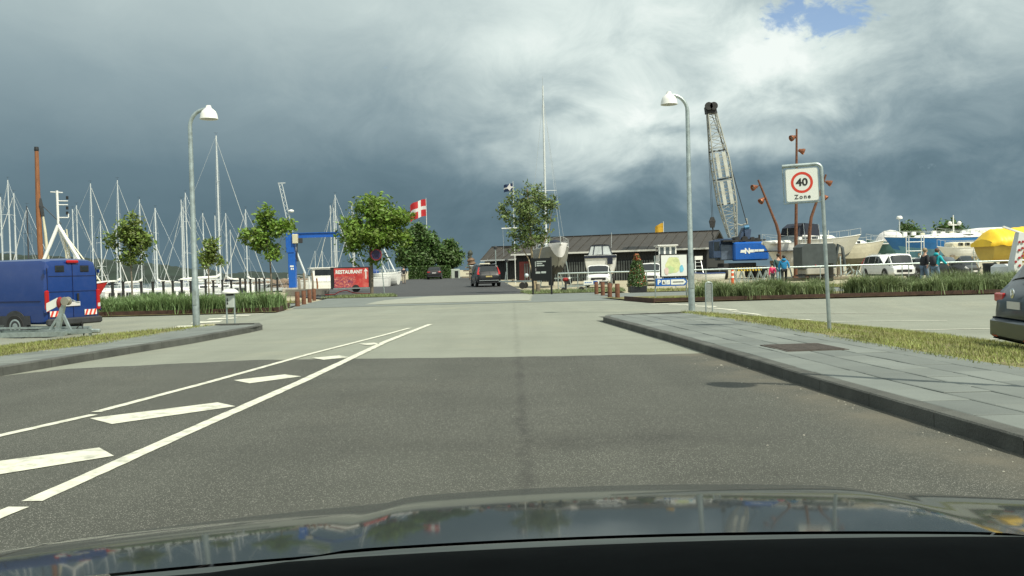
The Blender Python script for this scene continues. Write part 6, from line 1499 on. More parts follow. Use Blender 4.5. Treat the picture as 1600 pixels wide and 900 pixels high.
# small left-yard items
q = G(918, 455)
t = thing('arrow_sign', 'small white sign with a blue arrow on thin posts left of the white hatchback', 'sign', (q.x, 47.5, 0), R(4))
zs = P(918, 441.5, 47.5).z
for x in (-.28, .30): M().tube([(x, .02, 0), (x, .02, zs + .1)], .016, 6).build('post', galv, t)
M().plate([(-.42, -.11), (.36, -.11), (.42, 0), (.36, .11), (-.42, .11)], (0, 0, zs), ux, uz, .02).build('board', sign_w, t)
M().plate([(0, -.08), (.20, -.08), (.27, 0), (.20, .08), (0, .08)], (.10, -.026, zs), ux, uz, .004).build('arrow', blue_sign, t)
b = M()
for k in range(4): b.box((-.33 + .1 * k, -.024, zs), (.07, .004, .05))
b.build('lettering', blue_sign, t)
q = P(884, 441, 48.5)
t = thing('outboard_cart', 'small cart with a red outboard engine right of the black direction sign', 'cart', (q.x, 48.6, 0), R(10))
M().cbox((0, 0, .70), (.30, .18, .20), .05).build('engine_cover', mat('dark_red_strap', (.28, .02, .02), .8), t, 60); M().box((.18, -.16, .78), (.10, .03, .10)).build('white_badge', sign_w, t)
M().tube([(0, 0, .6), (0, 0, .1)], .06, 8).build('shaft', dark_plastic, t); M().lathe([(.03, -.05), (.13, -.05), (.14, 0), (.13, .05), (.03, .05)], (-.15, -.1, .14), 14, Matrix.Rotation(R(90), 3, 'X')).build('wheel', black_rub, t)
M().bar((-.3, 0, .28), (1.1, 0, .34), .06, .06).build('frame', galv, t); M().lathe([(.03, -.05), (.14, -.05), (.14, .05), (.03, .05)], (.85, -.1, .15), 12, Matrix.Rotation(R(90), 3, 'X')).build('wheel', black_rub, t)
def small_trailer(label, px, Y, hd, L):
    q = P(px, hz0(px), Y); t = thing('boat_trailer', label, 'trailer', (q.x, Y, gz(q.x, Y)), R(hd), 'boat trailers in the yard')
    for sg in (-1, 1):
        M().bar((-L / 2, sg * .5, .5), (L / 2, sg * .12, .55), .07, .09).build('side_rail', galv, t)
        M().lathe([(.05, -.07), (.22, -.07), (.23, 0), (.22, .07), (.05, .07)], (-.3, sg * .75, .23), 16, Matrix.Rotation(R(90), 3, 'X')).build('wheel', black_rub, t)
    M().bar((-.3, -.75, .4), (-.3, .75, .4), .07, .07).build('axle', galv, t); M().bar((L / 2 - .4, 0, .5), (L / 2 - .5, 0, 1.2), .06, .06).build('winch_post', galv, t)
    for x in (-L * .3, L * .15): M().bar((x, -.4, .62), (x, .4, .62), .10, .12).build('bunk', wood_grey, t)
small_trailer('empty boat trailer left of the black direction sign, in front of the hut', 811, 62, 172, 2.8)
small_trailer('low boat trailer on the gravel under the long boat shed between yacht and motor cruiser', 893, 72, 5, 3.6)
q = P(812, hz0(812), 60); o = M().ball((0, 0, .82), .14, 12, 8).build('mooring_buoy', mat('pale_blue_plastic', (.50, .58, .62), .4), None, 60); o.location = (P(822.5, hz0(822), 60).x, 60, .1); tag(o, 'pale round buoy beside the left edge of the black sign', 'buoy')
# lamp and yard posts by the huts
for px, pt, Y, lab in ((775, 384, 80, 'thin grey yard lamp post with a dark lantern in front of the huts'), (792, 404, 75, 'short grey pipe stand in front of the white trimmed hut')):
    q = P(px, hz0(px), Y); h = P(px, pt, Y).z - gz(q.x, Y); t = thing('yard_lamp', lab, 'lamp post', (q.x, Y, gz(q.x, Y)))
    M().tube([(0, 0, 0), (0, 0, h - .3)], .05, 8).build('pole', galv, t, 60); M().lathe([(.05, 0), (.14, .05), (.16, .22), (.05, .32)], (0, 0, h - .32), 12).build('lantern', dark_plastic, t)
Y = 95; q = P(755, hz0(755), Y)
t = thing('dinghy', 'small pale dinghy on a stand beyond the roof of the black car', 'boat', (q.x, Y, 1.35), R(170)); hull(t, 2.9, 1.2, .45, .3, h_cream, gel_white, .8, .12)
M().cbox((-.2, 0, .62), (1.0, .8, .4), .05).build('cuddy', h_cream, t)
for x in (-.8, .8): M().bar((x, -.5, -1.2), (x, .5, -.2), .07, .07).bar((x, .5, -1.2), (x, -.5, -.2), .07, .07).build('trestle', wood_grey, t)
Y = 105; q = P(735, hz0(735), Y); z_ = gz(q.x, Y)
t = thing('signpost', 'dark wooden totem post with stacked boards at the far end of the road', 'signpost', (q.x, Y, z_)); h = P(735, 395, Y).z - z_
M().tube([(0, 0, 0), (0, 0, h - .6), (0.1, 0, h)], [.16, .15, .20], 8).build('post', wood_grey, t, 60); M().lathe([(.05, -.55), (.30, -.4), (.22, -.15), (.34, .05), (.28, .25), (.12, .42), (.05, .5)], (0, 0, h - .15), 7, Matrix.Rotation(.2, 3, 'Y')).build('head', mat('dark_bronze', (.05, .06, .045), .7, 0, .3, 3), t, 60); M().lathe([(.25, -.5), (.55, -.35), (.38, -.1), (.50, .1), (.30, .35), (.2, .4)], (0.1, 0, h - .98), 7, Matrix.Rotation(-.15, 3, 'Y')).build('figure', mat('brown_bronze', (.16, .10, .06), .7, 0, .3, 3), t, 60)
for k, w_ in enumerate((1.3, 1.5, 1.2, 1.9)): M().box((.08 * (-1) ** k, 0, h - 1.7 - .38 * k), (w_, .3, .16)).build('board', wood_grey, t)
q = P(712, 434, 118); t = thing('bin_shelter', 'small pale green box with a dark opening beside the far hedge', 'box', (q.x, 118, gz(q.x, 118))); M().cbox((0, 0, .62), (1.1, .8, 1.25), .04).build('cabinet', mat('pale_green', (.42, .47, .40), .7), t); M().box((.15, -.41, .55), (.45, .03, .9)).build('opening', black_paint, t)
# mast with yard and the blue flag
t = cross_flag('small dark blue flag with a white cross flying left of the loose crowned tree', 801.5, 286, 300, 75, 14.5, gz(0, 75), -1, mat('flag_navy', (.012, .03, .09), .7, 0, .1, 2, sub=.1), flag_white, .30, .40, .42, .60, .22, .025, 24, 16)
Yb = 75; zy = P(790, 357, Yb).z - gz(0, 75)
M().tube([(-1.05, 0, zy), (.6, 0, zy + .02)], .05, 6).build('yard', white_paint, t); M().tube([(-.95, 0, zy), (-.92, 0, zy - 2.3)], .012, 4).build('halyard', wire_lt, t)
fpz = P(0, 292.5, Yb)
M().plate([(-.22, 0), (0, -.24), (.20, 0), (0, .30)], (P(796, 293, Yb).x - t.location.x, -.09, P(796, 293.4, Yb).z - t.location.z), ux, uz, .01).build('flag_diamond', flag_white, t)
# yellow flag behind the shed
t, fp = flag('yellow flag on a pole flying behind the long shed roof', 1036.5, 348, 365, 100, 13, None, gz(15, 100), -1, .5)
b = M(); b.grid(fp, 16, 10); b.build('flag_cloth', mat('flag_yellow', (.62, .36, .03), .7, 0, .25, 3, sub=.25), t, 80)
# rail fence
Yr = 53
A = Vector((P(872, hz0(872), 52).x, 52.3)); Bf = Vector((40, 53.6))
t = thing('rail_fence', 'long galvanised tube rail fence running along the boatyard to the right edge', 'fence', (A.x, A.y, 0))
zr = lambda x: 1.02 + .06 * smooth(10, 30, x)
d = Bf - A
xs = [0, 1.15, 3.1, 5.2, 6.9, 8.7, 10.5, 12.45, 12.75, 15.5, 18.1, 20.4, 20.8, 22.0, 24.6, 27.1, 27.5, 30.3, 32.5, 35]
pts = [(x, d.y * x / d.x, zr(A.x + x)) for x in xs] + [(d.x, d.y, zr(40))]
M().tube(pts, .045, 8).build('top_rail', galv, t, 60)
for x in xs: M().tube([(x, d.y * x / d.x, 0), (x, d.y * x / d.x, zr(A.x + x))], .030, 8).build('post', galv, t, 60)
M().tube([(x, d.y * x / d.x, .30) for x in (0, 1.15, 3.1)], .02, 6).build('lower_rail', galv, t, 60)

# ---------------------------------------------------------------- crawler crane
Yc = 77; q = P(1150, hz0(1150), Yc); z0 = gz(q.x, Yc)
t = thing('crawler_crane', 'blue crawler crane with a tall grey lattice boom and white lettered counterweight', 'crane', (q.x, Yc, z0))
lc = lambda px, py, dy=0.0: P(px, py, Yc) - Vector((q.x, Yc, z0)) + Vector((0, dy, 0))
dkblue = mat('crane_dark_blue', (.03, .055, .11), .5, 0, .2, 3); cr_dark = mat('crane_grease', (.035, .035, .035), .7, .2, .3, 4); boomg = mat('boom_grey', (.40, .41, .37), .55, .2, .15, 3, dirt=(.2, .18, .14), dirt_amt=.4)
p0, p1 = lc(1140.5, 408), lc(1193, 378)
M().cbox(((p0.x + p1.x) / 2, -1.0, (p0.z + p1.z) / 2), (p1.x - p0.x, 1.1, p1.z - p0.z), .12).build('counterweight', blue_paint, t, 40)
zl_ = lc(1165, 393).z; xw = lambda px: lc(px, 393).x
b = M()
for px0, px1, hh in ((1149.5, 1157, .24), (1163, 1170, .24), (1170.4, 1177, .22), (1177.4, 1185.5, .22)):
    b.plate([(0, -hh / 2), (xw(px1) - xw(px0) - .01, -hh / 2), (xw(px1) - xw(px0) + .03, hh / 2), (.04, hh / 2)], (xw(px0), -1.56, zl_ + (.01 * (px0 - 1150) / 10)), ux, uz, .01)
b.build('lettering', sign_w, t)
nt_ = text_obj('lettering', 'N', .62, sign_w, t, (xw(1160.3), -1.567, zl_), (R(90), 0, 0), .004, sx=.95); embolden(nt_, .03)
a0, a1 = lc(1110, 404), lc(1122, 376)
M().cbox(((a0.x + a1.x) / 2, -.2, (a0.z + a1.z) / 2), (a1.x - a0.x, 1.6, a1.z - a0.z), .06).build('cab', dkblue, t, 40)
M().box(((a0.x + a1.x) / 2, -1.01, a1.z - .5), (.45, .02, .75)).build('cab_window', glass_dk, t)
b0, b1 = lc(1122, 407), lc(1141, 382)
M().cbox(((b0.x + b1.x) / 2, .1, (b0.z + b1.z) / 2), (b1.x - b0.x, 2.2, b1.z - b0.z), .06).build('engine_house', mat('crane_grey_blue', (.10, .13, .18), .4, .1, .3, 2), t, 40)
c0, c1 = lc(1121, 384), lc(1142, 373)
M().cbox(((c0.x + c1.x) / 2, .4, (c0.z + c1.z) / 2), (c1.x - c0.x, 2.0, c1.z - c0.z), .05).build('upper_housing', dkblue, t, 40)
dk = lc(1168, 377)
M().box((dk.x - .6, -.2, dk.z + .05), (3.6, 2.4, .12)).build('deck_plate', cr_dark, t)
for k, (px, w_) in enumerate(((1148, .5), (1160, .6), (1172, .45), (1180, .3))): M().tube([lc(px, 374, -.9), lc(px, 374, .6)], w_ * .42, 10).build('winch_drum', cr_dark, t, 60)
M().tube([lc(1184, 376, -.5), lc(1184, 367, -.5)], .09, 8).build('exhaust', cr_dark, t)
M().loft([[lc(1152, 376, -.5), lc(1157, 376, -.5), lc(1157, 376, .5), lc(1152, 376, .5)], [lc(1160, 356, -.4), lc(1164, 356, -.4), lc(1164, 356, .4), lc(1160, 356, .4)]], True, True).build('gantry', dkblue, t)
M().loft([[lc(1162, 374, -.6), lc(1169, 374, -.6), lc(1169, 374, .4), lc(1162, 374, .4)], [lc(1161, 357, -.5), lc(1171.5, 359, -.5), lc(1171.5, 359, .3), lc(1161, 357, .3)]], True, True).build('gantry', dkblue, t)
M().tube([lc(1161, 356, -.45), lc(1168, 355, -.45)], .15, 8).build('gantry_sheave', mat('sheave_blue', (.05, .2, .36), .5), t)
# boom
A0, A1 = lc(1145, 370), lc(1112, 178); ax = (A1 - A0)
def bw(k): return .62 + (1.40 - .62) * min(1, k / .28) if k < .28 else (1.40 if k < .62 else 1.40 + (.72 - 1.40) * (k - .62) / .38)
def bd(k): return bw(k) * .8
sx_ = Vector((ax.z, 0, -ax.x)).normalized(); NB = 22
ch = [[A0 + ax * (i / NB) + sx_ * a_ * bw(i / NB) / 2 + Vector((0, c_ * bd(i / NB) / 2, 0)) for i in range(NB + 1)] for a_, c_ in ((-1, -1), (1, -1), (1, 1), (-1, 1))]
b = M()
for c_ in ch: b.tube(c_, .065, 6)
b.build('boom_chords', boomg, t, 60)
b = M()
for f_ in range(4):
    c1_, c2_ = ch[f_], ch[(f_ + 1) % 4]
    for i in range(NB): b.tube([c1_[i], c2_[i + 1]] if i % 2 else [c2_[i], c1_[i + 1]], .032, 4)
    for i in range(0, NB + 1, 2): b.tube([c1_[i], c2_[i]], .035, 4)
b.build('boom_lacing', boomg, t)
for a_ in (-.5, .45):
    for k0, k1 in ((.26, .45), (.48, .68)):
        f_ = lambda k, o: A0 + ax * k + sx_ * (a_ * bw(k) / 2 * .95 + o) + Vector((0, -bd(k) / 2 - .08, 0))
        M().loft([[f_(k0, -.15), f_(k0, .15), f_(k1, .15), f_(k1, -.15)], [x + Vector((0, -.05, 0)) for x in (f_(k0, -.15), f_(k0, .15), f_(k1, .15), f_(k1, -.15))]], True, True).build('boom_walkway', mat('walkway_white', (.50, .51, .46), .6, 0, .12, 2, dirt=(.4, .36, .25), dirt_amt=.5), t)
for k in (.27, .47, .70): M().bar(A0 + ax * k - sx_ * bw(k) * .62, A0 + ax * k + sx_ * bw(k) * .62, .12, .10).build('boom_joint', cr_dark, t)
h0 = lc(1110.5, 178)
M().loft([[h0 + Vector((-.42, -.35, 0)), h0 + Vector((.5, -.35, 0)), h0 + Vector((.5, .35, 0)), h0 + Vector((-.42, .35, 0))], [h0 + Vector((-.50, -.3, .55)), h0 + Vector((.40, -.3, .6)), h0 + Vector((.40, .3, .6)), h0 + Vector((-.50, .3, .55))], [h0 + Vector((-.3, -.25, .92)), h0 + Vector((.25, -.25, .95)), h0 + Vector((.25, .25, .95)), h0 + Vector((-.3, .25, .92))]], True, True).build('boom_head', cr_dark, t)
for dx in (-.25, .18): M().tube([h0 + Vector((dx, -.5, .6)), h0 + Vector((dx, -.38, .6))], .34, 14).build('head_sheave', cr_dark, t, 60)
b = M()
for dx in (-.05, .06): b.tube([h0 + Vector((-.4 + dx, -.4, .4)), lc(1111.5, 343, -.4) + Vector((dx, 0, 0))], .018, 4)
b.build('hoist_rope', rope_mat, t)
hk = lc(1111.3, 346, -.4)
M().loft([[hk + Vector((x, y, .35)) for x, y in ((-.12, -.1), (.12, -.1), (.12, .1), (-.12, .1))], [hk + Vector((x, y, 0)) for x, y in ((-.26, -.14), (.26, -.14), (.26, .14), (-.26, .14))], [hk + Vector((x, y, -.55)) for x, y in ((-.16, -.12), (.16, -.12), (.16, .12), (-.16, .12))]], True, True).build('hook_block', cr_dark, t)
M().tube([hk + Vector((0, 0, -.5)), hk + Vector((.06, 0, -.8)), hk + Vector((-.05, 0, -1.05)), hk + Vector((.07, 0, -1.3)), hk + Vector((0, 0, -1.5)), hk + Vector((.14, 0, -1.65))], .06, 6).build('hook', cr_dark, t, 60)
M().tube([lc(1135, 240, -.3), lc(1166, 350, -.2)], .035, 5).tube([lc(1112, 176, .2), lc(1135, 240, -.1)], .03, 5).build('pendant', cr_dark, t)
M().tube([lc(1147, 338), lc(1152, 350), lc(1158, 352), lc(1168, 349), lc(1166, 341)], .07, 6).build('pendant_link', boomg, t)
for k, px in enumerate((1121, 1181)):
    x = lc(px, 420).x; b = M(); ln = 4.6; prof = [(math.cos(a_) * .48 + (ln / 2 - .5) * (1 if math.cos(a_) > 0 else -1), .52 + .5 * math.sin(a_)) for a_ in [2 * math.pi * i / 20 for i in range(20)]]
    b.loft([[(x - .38, y, z) for y, z in prof], [(x + .38, y, z) for y, z in prof]], True, True); b.build('track', cr_dark, t, 40)
    for i in range(5): M().lathe([(.02, -.42), (.20, -.42), (.20, .42), (.02, .42)], (x, -1.6 + .8 * i, .32), 12, Matrix.Rotation(R(90), 3, 'Y')).build('track_roller', cr_dark, t)
M().cbox((lc(1151, 418).x, 0, 1.05), (2.8, 2.2, .55), .05).build('carbody', cr_dark, t)
# trestle barrier and marker
Y = 60; q = P(1169, hz0(1169), Y)
t = thing('barrier', 'yellow and black striped beam on grey trestles below the crane counterweight', 'barrier', (q.x, Y, gz(q.x, Y)), R(2))
yel = mat('barrier_yellow', (.60, .42, .03), .5, 0, .1, 4)
zb = P(1169, 420.5, Y).z
M().box((0, 0, zb), (1.75, .12, .24)).build('beam', yel, t)
for k in range(9): M().plate([(0, -.12), (.08, -.12), (.02, .12), (-.06, .12)], (-.78 + .195 * k, -.063, zb), ux, uz, .003).build('black_stripe', sign_k, t)
for x in (-1.0, -.45, .15, .75, 1.2):
    b = M()
    for dx, dy in ((-.28, -.25), (.28, -.25), (-.28, .25), (.28, .25)): b.bar((x, dy * .3, zb - .12), (x + dx, dy, 0), .045, .045)
    b.bar((x - .2, -.2, .25), (x + .2, -.2, .25), .035, .035); b.build('trestle', galv, t)
q = G(1144, 441); Y = 56; q = P(1144, hz0(1144), Y)
t = thing('traffic_marker', 'slim orange and white traffic marker post in front of the crane', 'traffic marker', (q.x, Y, gz(q.x, Y)))
org = mat('marker_orange', (.70, .10, .02), .5, 0, .05, 4)
M().lathe([(.20, 0), (.20, .06), (.09, .10), (.085, .45), (.085, 1.02), (.02, 1.06)], (0, 0, 0), 14).build('body', org, t, 40)
for z in (.45, .75): M().lathe([(.088, z), (.088, z + .12)], (0, 0, 0), 14, None, False).build('white_band', sign_w, t, 60)
q = P(1104, hz0(1104), 66); t = thing('dinghy', 'small blue and white dinghy lying on the gravel left of the crane', 'boat', (q.x, 66, .32), R(175)); hull(t, 2.6, 1.1, .35, .25, h_white, blue_cloth, .8, .1)
for x in (-.6, .6): M().bar((x, -.4, -.28), (x, .4, -.28), .1, .12).build('cradle', wood_grey, t)
Y = 70; q = P(1094, hz0(1094), Y); t = thing('outboard_rack', 'white boarding ladder frame leaning by the end of the long shed', 'ladder', (q.x, Y, gz(q.x, Y)))
for dx in (-.35, .35): M().bar((dx, 0, 0), (dx * .6, .8, 1.75), .05, .05).build('leg', alu, t)
for k in range(1, 6): M().bar((-.35 + .03 * k, .15 * k, .3 * k), (.35 - .03 * k, .15 * k, .3 * k), .04, .04).build('rung', alu, t)
M().box((.05, .8, 1.85), (.6, .25, .3)).build('platform', gel_white, t)

# ---------------------------------------------------------------- rusty light poles
Yp = 70
spot_m = mat('copper_spot', (.30, .115, .06), .4, .6, .15, 5); lensm = mat('spot_glass', (.45, .40, .34), .15, 0, .05)
def art_pole(lab, pxs, spots, top_dark=False):
    f = P(pxs[0][0], pxs[0][1], Yp); t = thing('light_pole', lab, 'light pole', (f.x, Yp, gz(f.x, Yp) - .02), 0, 'rusty art light poles')
    lp = lambda px, py: P(px, py, Yp) - f
    pts = [Vector((0, 0, 0))] + [lp(*p_) for p_ in pxs[1:]]
    n = len(pts); M().tube(pts, [.16 - .085 * (i / (n - 1)) for i in range(n)], 12).build('pole', corten, t, 60)
    M().lathe([(.42, 0), (.42, .07), (.24, .10), (.17, .28)], (0, 0, .0), 16).build('base_plate', corten, t, 40)
    for px, py, dx, dy in spots:
        c_ = lp(px, py); a_ = min(pts, key=lambda p_: (p_ - c_).length)
        # nearest point on the pole
        best = min((pts[i].lerp(pts[i + 1], k / 20) for i in range(n - 1) for k in range(21)), key=lambda p_: (p_ - c_).length)
        dvec = Vector((dx, -.35, dy)).normalized(); mx = dvec.to_track_quat('Z', 'Y').to_matrix()
        sp = M().lathe([(.03, -.24), (.12, -.20), (.15, -.05), (.23, .10), (.25, .24), (.22, .25), (.14, .06), (.02, .03)], c_, 14, mx); o = sp.build('spotlight', spot_m, t, 40)
        M().lathe([(.001, .12), (.18, .12)], c_, 12, mx).build('lens', lensm, o)
        M().tube([best, c_], .035, 6).build('bracket', corten, o)
art_pole('left rusty light pole bending to the left with two copper spotlights', [(1218.5, 436), (1217.8, 400), (1217.6, 367), (1213, 350), (1208, 338), (1196, 308), (1184.6, 280)], [(1179.5, 291.5, -.9, -.25), (1191, 311.5, -.7, -.6)])
art_pole('tallest straight rusty light pole standing behind the 40 Zone sign', [(1243, 437), (1243.5, 400), (1244, 330), (1244.6, 260), (1244.8, 202)], [(1239.5, 215.5, -.9, -.35), (1252, 236.5, .9, -.4)])
art_pole('right rusty light pole bending to the right behind the speed sign post', [(1262.5, 436), (1263, 400), (1265, 362), (1267.5, 340), (1275, 318), (1283, 296), (1290.5, 273)], [(1294.5, 285.5, .85, -.45), (1287.5, 307.5, .5, -.7)])
a, c = P(1190, hz0(1190), 66.5), P(1345, hz0(1345), 66.5)
t = thing('wooden_deck', 'low wooden deck under the three rusty light poles', 'deck', (a.x, 66.5, 0))
n = 24; w_ = (c.x - a.x)
bm_ = M().box((0, 0, 0), (w_, .16, .035)); o_ = None
for k in range(12):
    if o_ is None: o_ = bm_.build('deck_board', wood_grey, t); o = o_
    else: o = bpy.data.objects.new('deck_board', o_.data); COL.objects.link(o); o.parent = t
    o.location = (w_ / 2, .18 * k, .16)
M().box((w_ / 2, -.05, .07), (w_ - .2, .06, .13)).build('bearer', wood_grey, t)
# people on the right
jk = lambda n_, c_: mat(n_, c_, .8, 0, .12, 9, .3, 30)
q = G(1207, 443); Yq = 49.5; q = P(1207, hz0(1207), Yq)
person('child in a bright pink jacket walking at the left of the family group', (q.x, Yq, .04), R(20), 1.25, jk('pink_jacket', (.72, .05, .16)), jk('grey_trousers', (.12, .13, .15)), stride=.12, group='people on the path', cat='child')
q = P(1216.5, hz0(1216), Yq + .6)
person('adult in a dark teal jacket behind the pink child and the bright blue jacket', (q.x, Yq + .6, .04), R(10), 1.76, jk('teal_jacket', (.035, .085, .085)), jk('pale_jeans', (.26, .36, .40)), stride=.14, group='people on the path')
q = P(1225, hz0(1225), Yq - .5)
person('adult in a bright blue hooded jacket and black trousers beside the pink child', (q.x, Yq - .5, .04), R(-15), 1.66, jk('blue_jacket', (.015, .22, .46)), jk('black_trousers', (.015, .015, .018)), stride=.20, hood=True, group='people on the path')
Yq = 39.8; q = P(1444, hz0(1444), Yq + .5)
person('walker in a black jacket and jeans left of the walker in turquoise', (q.x, Yq + .5, .02), R(-80), 1.74, jk('black_jacket', (.020, .020, .024)), jk('blue_jeans', (.13, .18, .25)), stride=.18, hairm=mat('fair_hair', (.28, .21, .12), .7, 0, .2, 20), group='people on the path')
q = P(1461, hz0(1461), Yq - .3)
person('walker in a turquoise hooded jacket with a dark backpack in front of the tall grass', (q.x, Yq - .3, .02), R(-75), 1.70, jk('turquoise_jacket', (.012, .40, .46)), jk('denim', (.14, .21, .28)), stride=.28, hood=True, lean=.12, bag=mat('dark_pack', (.03, .03, .04), .8), arms=((.30, .16, .10), (.05, .05, .10)), shoe=mat('white_shoe', (.6, .6, .58), .6), hairm=mat('brown_hair', (.10, .05, .03), .7, 0, .2, 20), group='people on the path')
# bins
for px, pt, Y, r_, lab in ((1296, 411, 60, .26, 'tall black litter bin just right of the speed sign post'), (1546, 411, 42, .29, 'round black litter bin beside the polka dot stand at the end of the grass')):
    q = P(px, hz0(px), Y); h = P(px, pt, Y).z - gz(q.x, Y); t = thing('litter_bin', lab, 'bin', (q.x, Y, gz(q.x, Y)))
    M().lathe([(r_ * .8, 0), (r_ * .95, .1), (r_, h - .12), (r_ * 1.06, h - .1), (r_ * 1.06, h), (r_ * .8, h), (r_ * .78, h - .15), (.01, h - .18)], (0, 0, 0), 18).build('bin_body', black_paint, t, 40); M().lathe([(r_ * 1.0, h * .3), (r_ * 1.01, h * .33)], (0, 0, 0), 18, None, False).build('band', dark_plastic, t)
# polka dot stand
Y = 37.5; q = P(1586, 421, Y); z0 = .02
t = thing('display_stand', 'white polka dotted fabric stand with a slanting white arm at the right edge', 'stand', (q.x, Y, z0), 0)
lp = lambda px, py: P(px, py, Y) - Vector((q.x, Y, z0))
fab = mat('white_fabric', (.66, .68, .67), .75, 0, .06, 2, .2, 10); dotm = mat('red_dot', (.34, .03, .035), .7, 0, .1, 4)
b = M(); b.loft([[lp(1580, 423) + Vector((0, -.2, -.55)), lp(1590, 424) + Vector((0, -.2, -.55)), lp(1592, 424) + Vector((0, .3, -.55)), lp(1580, 423) + Vector((0, .3, -.55))], [lp(1580.5, 412) + Vector((0, -.2, 0)), lp(1592.5, 412) + Vector((0, -.2, 0)), lp(1594, 412) + Vector((0, .3, 0)), lp(1581, 412) + Vector((0, .3, 0))], [lp(1589.5, 363) + Vector((0, -.15, 0)), lp(1599, 364) + Vector((0, -.15, 0)), lp(1600, 364) + Vector((0, .2, 0)), lp(1590, 363) + Vector((0, .2, 0))]], True, True); b.build('pillar', fab, t)
M().bar(lp(1567, 354), lp(1604, 367), .10, .07).build('arm', white_paint, t)
b = M()
for px, py in ((1588.5, 378.5), (1594, 378), (1588, 391), (1593, 388), (1596, 394), (1588, 403), (1593, 400), (1588.5, 415), (1582.5, 409)):
    c_ = lp(px, py) + Vector((0, -.225 + .03 * (412 - py) / 48, 0)); b.plate(disc(.055, 14), c_, ux, Vector((.02, 0, 1)), .012)
b.build('red_dots', dotm, t)
t2 = thing('covered_box', 'low white cloth covered box with a red dot left of the polka dot stand', 'box', tuple(P(1567, 428, 38.3)), 0)
M().cbox((0, 0, .15), (.85, .6, .55), .12).build('cloth', fab, t2, 40); M().plate(disc(.055, 14), (.14, -.305, .27), ux, uz, .006).build('red_dot', dotm, t2)
M().box((0, 0, -.3), (.6, .4, .4)).build('base', dark_plastic, t2)

# ---------------------------------------------------------------- boats ashore on the right
def yard_boat(name, label, px, Y, hd, L, B, zg, fb, dr, hm, bot, stern=.75, rake=.15, cab=None, keel=None, deckm=None, rail=True, sheer=.3, pw=.55, wl=0.0):
    """zg: gunwale height above ground amidships"""
    q = P(px, hz0(px), Y); g_ = gz(q.x, Y); zr_ = g_ + zg - fb
    t = thing(name, label, 'boat', (q.x, Y, zr_), R(hd), 'boats stored ashore in the yard')
    rg = hull(t, L, B, fb, dr, hm, deckm or gel_white, stern, rake, bot, sheer, keel, wl=wl, pw=pw)
    if cab: cabin(t, *cab)
    if rail: pulpit(t, rg, L)
    bt = -(zr_ - g_)
    for x in (-L * .28, L * .22):
        for sg in (1, -1):
            M().bar((x, sg * B * .55, bt), (x, sg * B * .36, -dr * .2), .08, .08).build('prop', galv, t); M().box((x, sg * B * .36, -dr * .2), (.3, .1, .3)).build('pad', wood_grey, t)
        M().bar((x, -B * .55, bt + .06), (x, B * .55, bt + .06), .10, .10).build('cradle_bar', galv, t)
        M().box((x, 0, bt + (-dr - bt) / 2 + .05), (.4, .4, max(.1, -dr - bt))).build('keel_block', wood_grey, t)
    return t, rg
af_grey = mat('antifoul_grey', (.13, .14, .14), .7, 0, .2, 1.5); af_blue = mat('antifoul_blue', (.05, .14, .22), .7, 0, .2, 1.5); af_green = mat('antifoul_green', (.13, .20, .17), .7, 0, .2, 1.5)
# power boat with dark bimini
t, rg = yard_boat('power_boat', 'white power boat with a dark folding hood, stored between the crane and the light poles', 1239, 72, 203, 6.0, 2.7, 2.7, 1.25, .6, h_white, h_white, .9, .18, None, None, None, True, .25, .4)
M().loft([[(.9, 1.0, 1.25), (.2, .85, 2.0), (.2, -.85, 2.0), (.9, -1.0, 1.25)], [(1.0, 1.0, 1.25), (.3, .85, 2.0), (.3, -.85, 2.0), (1.0, -1.0, 1.25)]], True, True).build('windscreen', glass_lt, t)
M().loft([[(-1.9, 1.0, 1.9), (-1.8, .9, 2.85), (-1.8, -.9, 2.85), (-1.9, -1.0, 1.9)], [(-.2, 1.0, 2.0), (-.3, .92, 2.95), (-.3, -.92, 2.95), (-.2, -1.0, 2.0)], [(.45, .95, 1.9), (.3, .85, 2.6), (.3, -.85, 2.6), (.45, -.95, 1.9)]], False).build('hood', navy_cloth, t, 50)
b = M(); b.tube([(-1.9, 1.05, 1.2), (-1.85, .95, 2.8), (-1.85, -.95, 2.8), (-1.9, -1.05, 1.2)], .035, 6); b.tube([(-.4, 1.05, 1.2), (-.3, .95, 2.9), (-.3, -.95, 2.9), (-.4, -1.05, 1.2)], .035, 6); b.build('hood_frame', chrome, t)
M().cbox((1.6, 0, 1.42), (1.9, 1.6, .35), .12).build('foredeck', gel_white, t, 40)
M().box((-.3, 0, .75), (6.0, 2.66, .06)).build('side_stripe', navy_cloth, t)
# covered grey trailer
Y = 66.5; q = P(1273, hz0(1273), Y)
t = thing('covered_trailer', 'dark grey tarpaulin covered box trailer with a silver lower side behind the light poles', 'trailer', (q.x, Y, gz(q.x, Y)), R(3))
tarp = mat('grey_tarp', (.055, .068, .07), .6, 0, .15, 2, .35, 6)
zt = P(1273, 381, Y).z
b = M(); b.loft([[(-1.28, y, .85), (1.25, y, .85), (1.25, y, zt - .12), (1.05, y, zt - .02), (-.95, y, zt), (-1.28, y, zt - .25)] for y in (-.9, .9)], True, True); b.build('tarpaulin', tarp, t, 30)
M().cbox((.1, -.05, .62), (2.2, 1.85, .46), .06).build('silver_side', mat('silver_side', (.42, .40, .35), .45, .3, .12, 2), t, 40); M().box((0, 0, .32), (2.4, 1.5, .12)).build('chassis', dark_plastic, t)
for x in (-.5, .5): M().lathe([(.1, -.1), (.28, -.1), (.29, 0), (.28, .1), (.1, .1)], (x, -.8, .29), 14, Matrix.Rotation(R(90), 3, 'X')).build('wheel', black_rub, t)
M().box((-.32, -.97, 1.05), (.10, .02, .10)).build('red_reflector', red_lens, t)
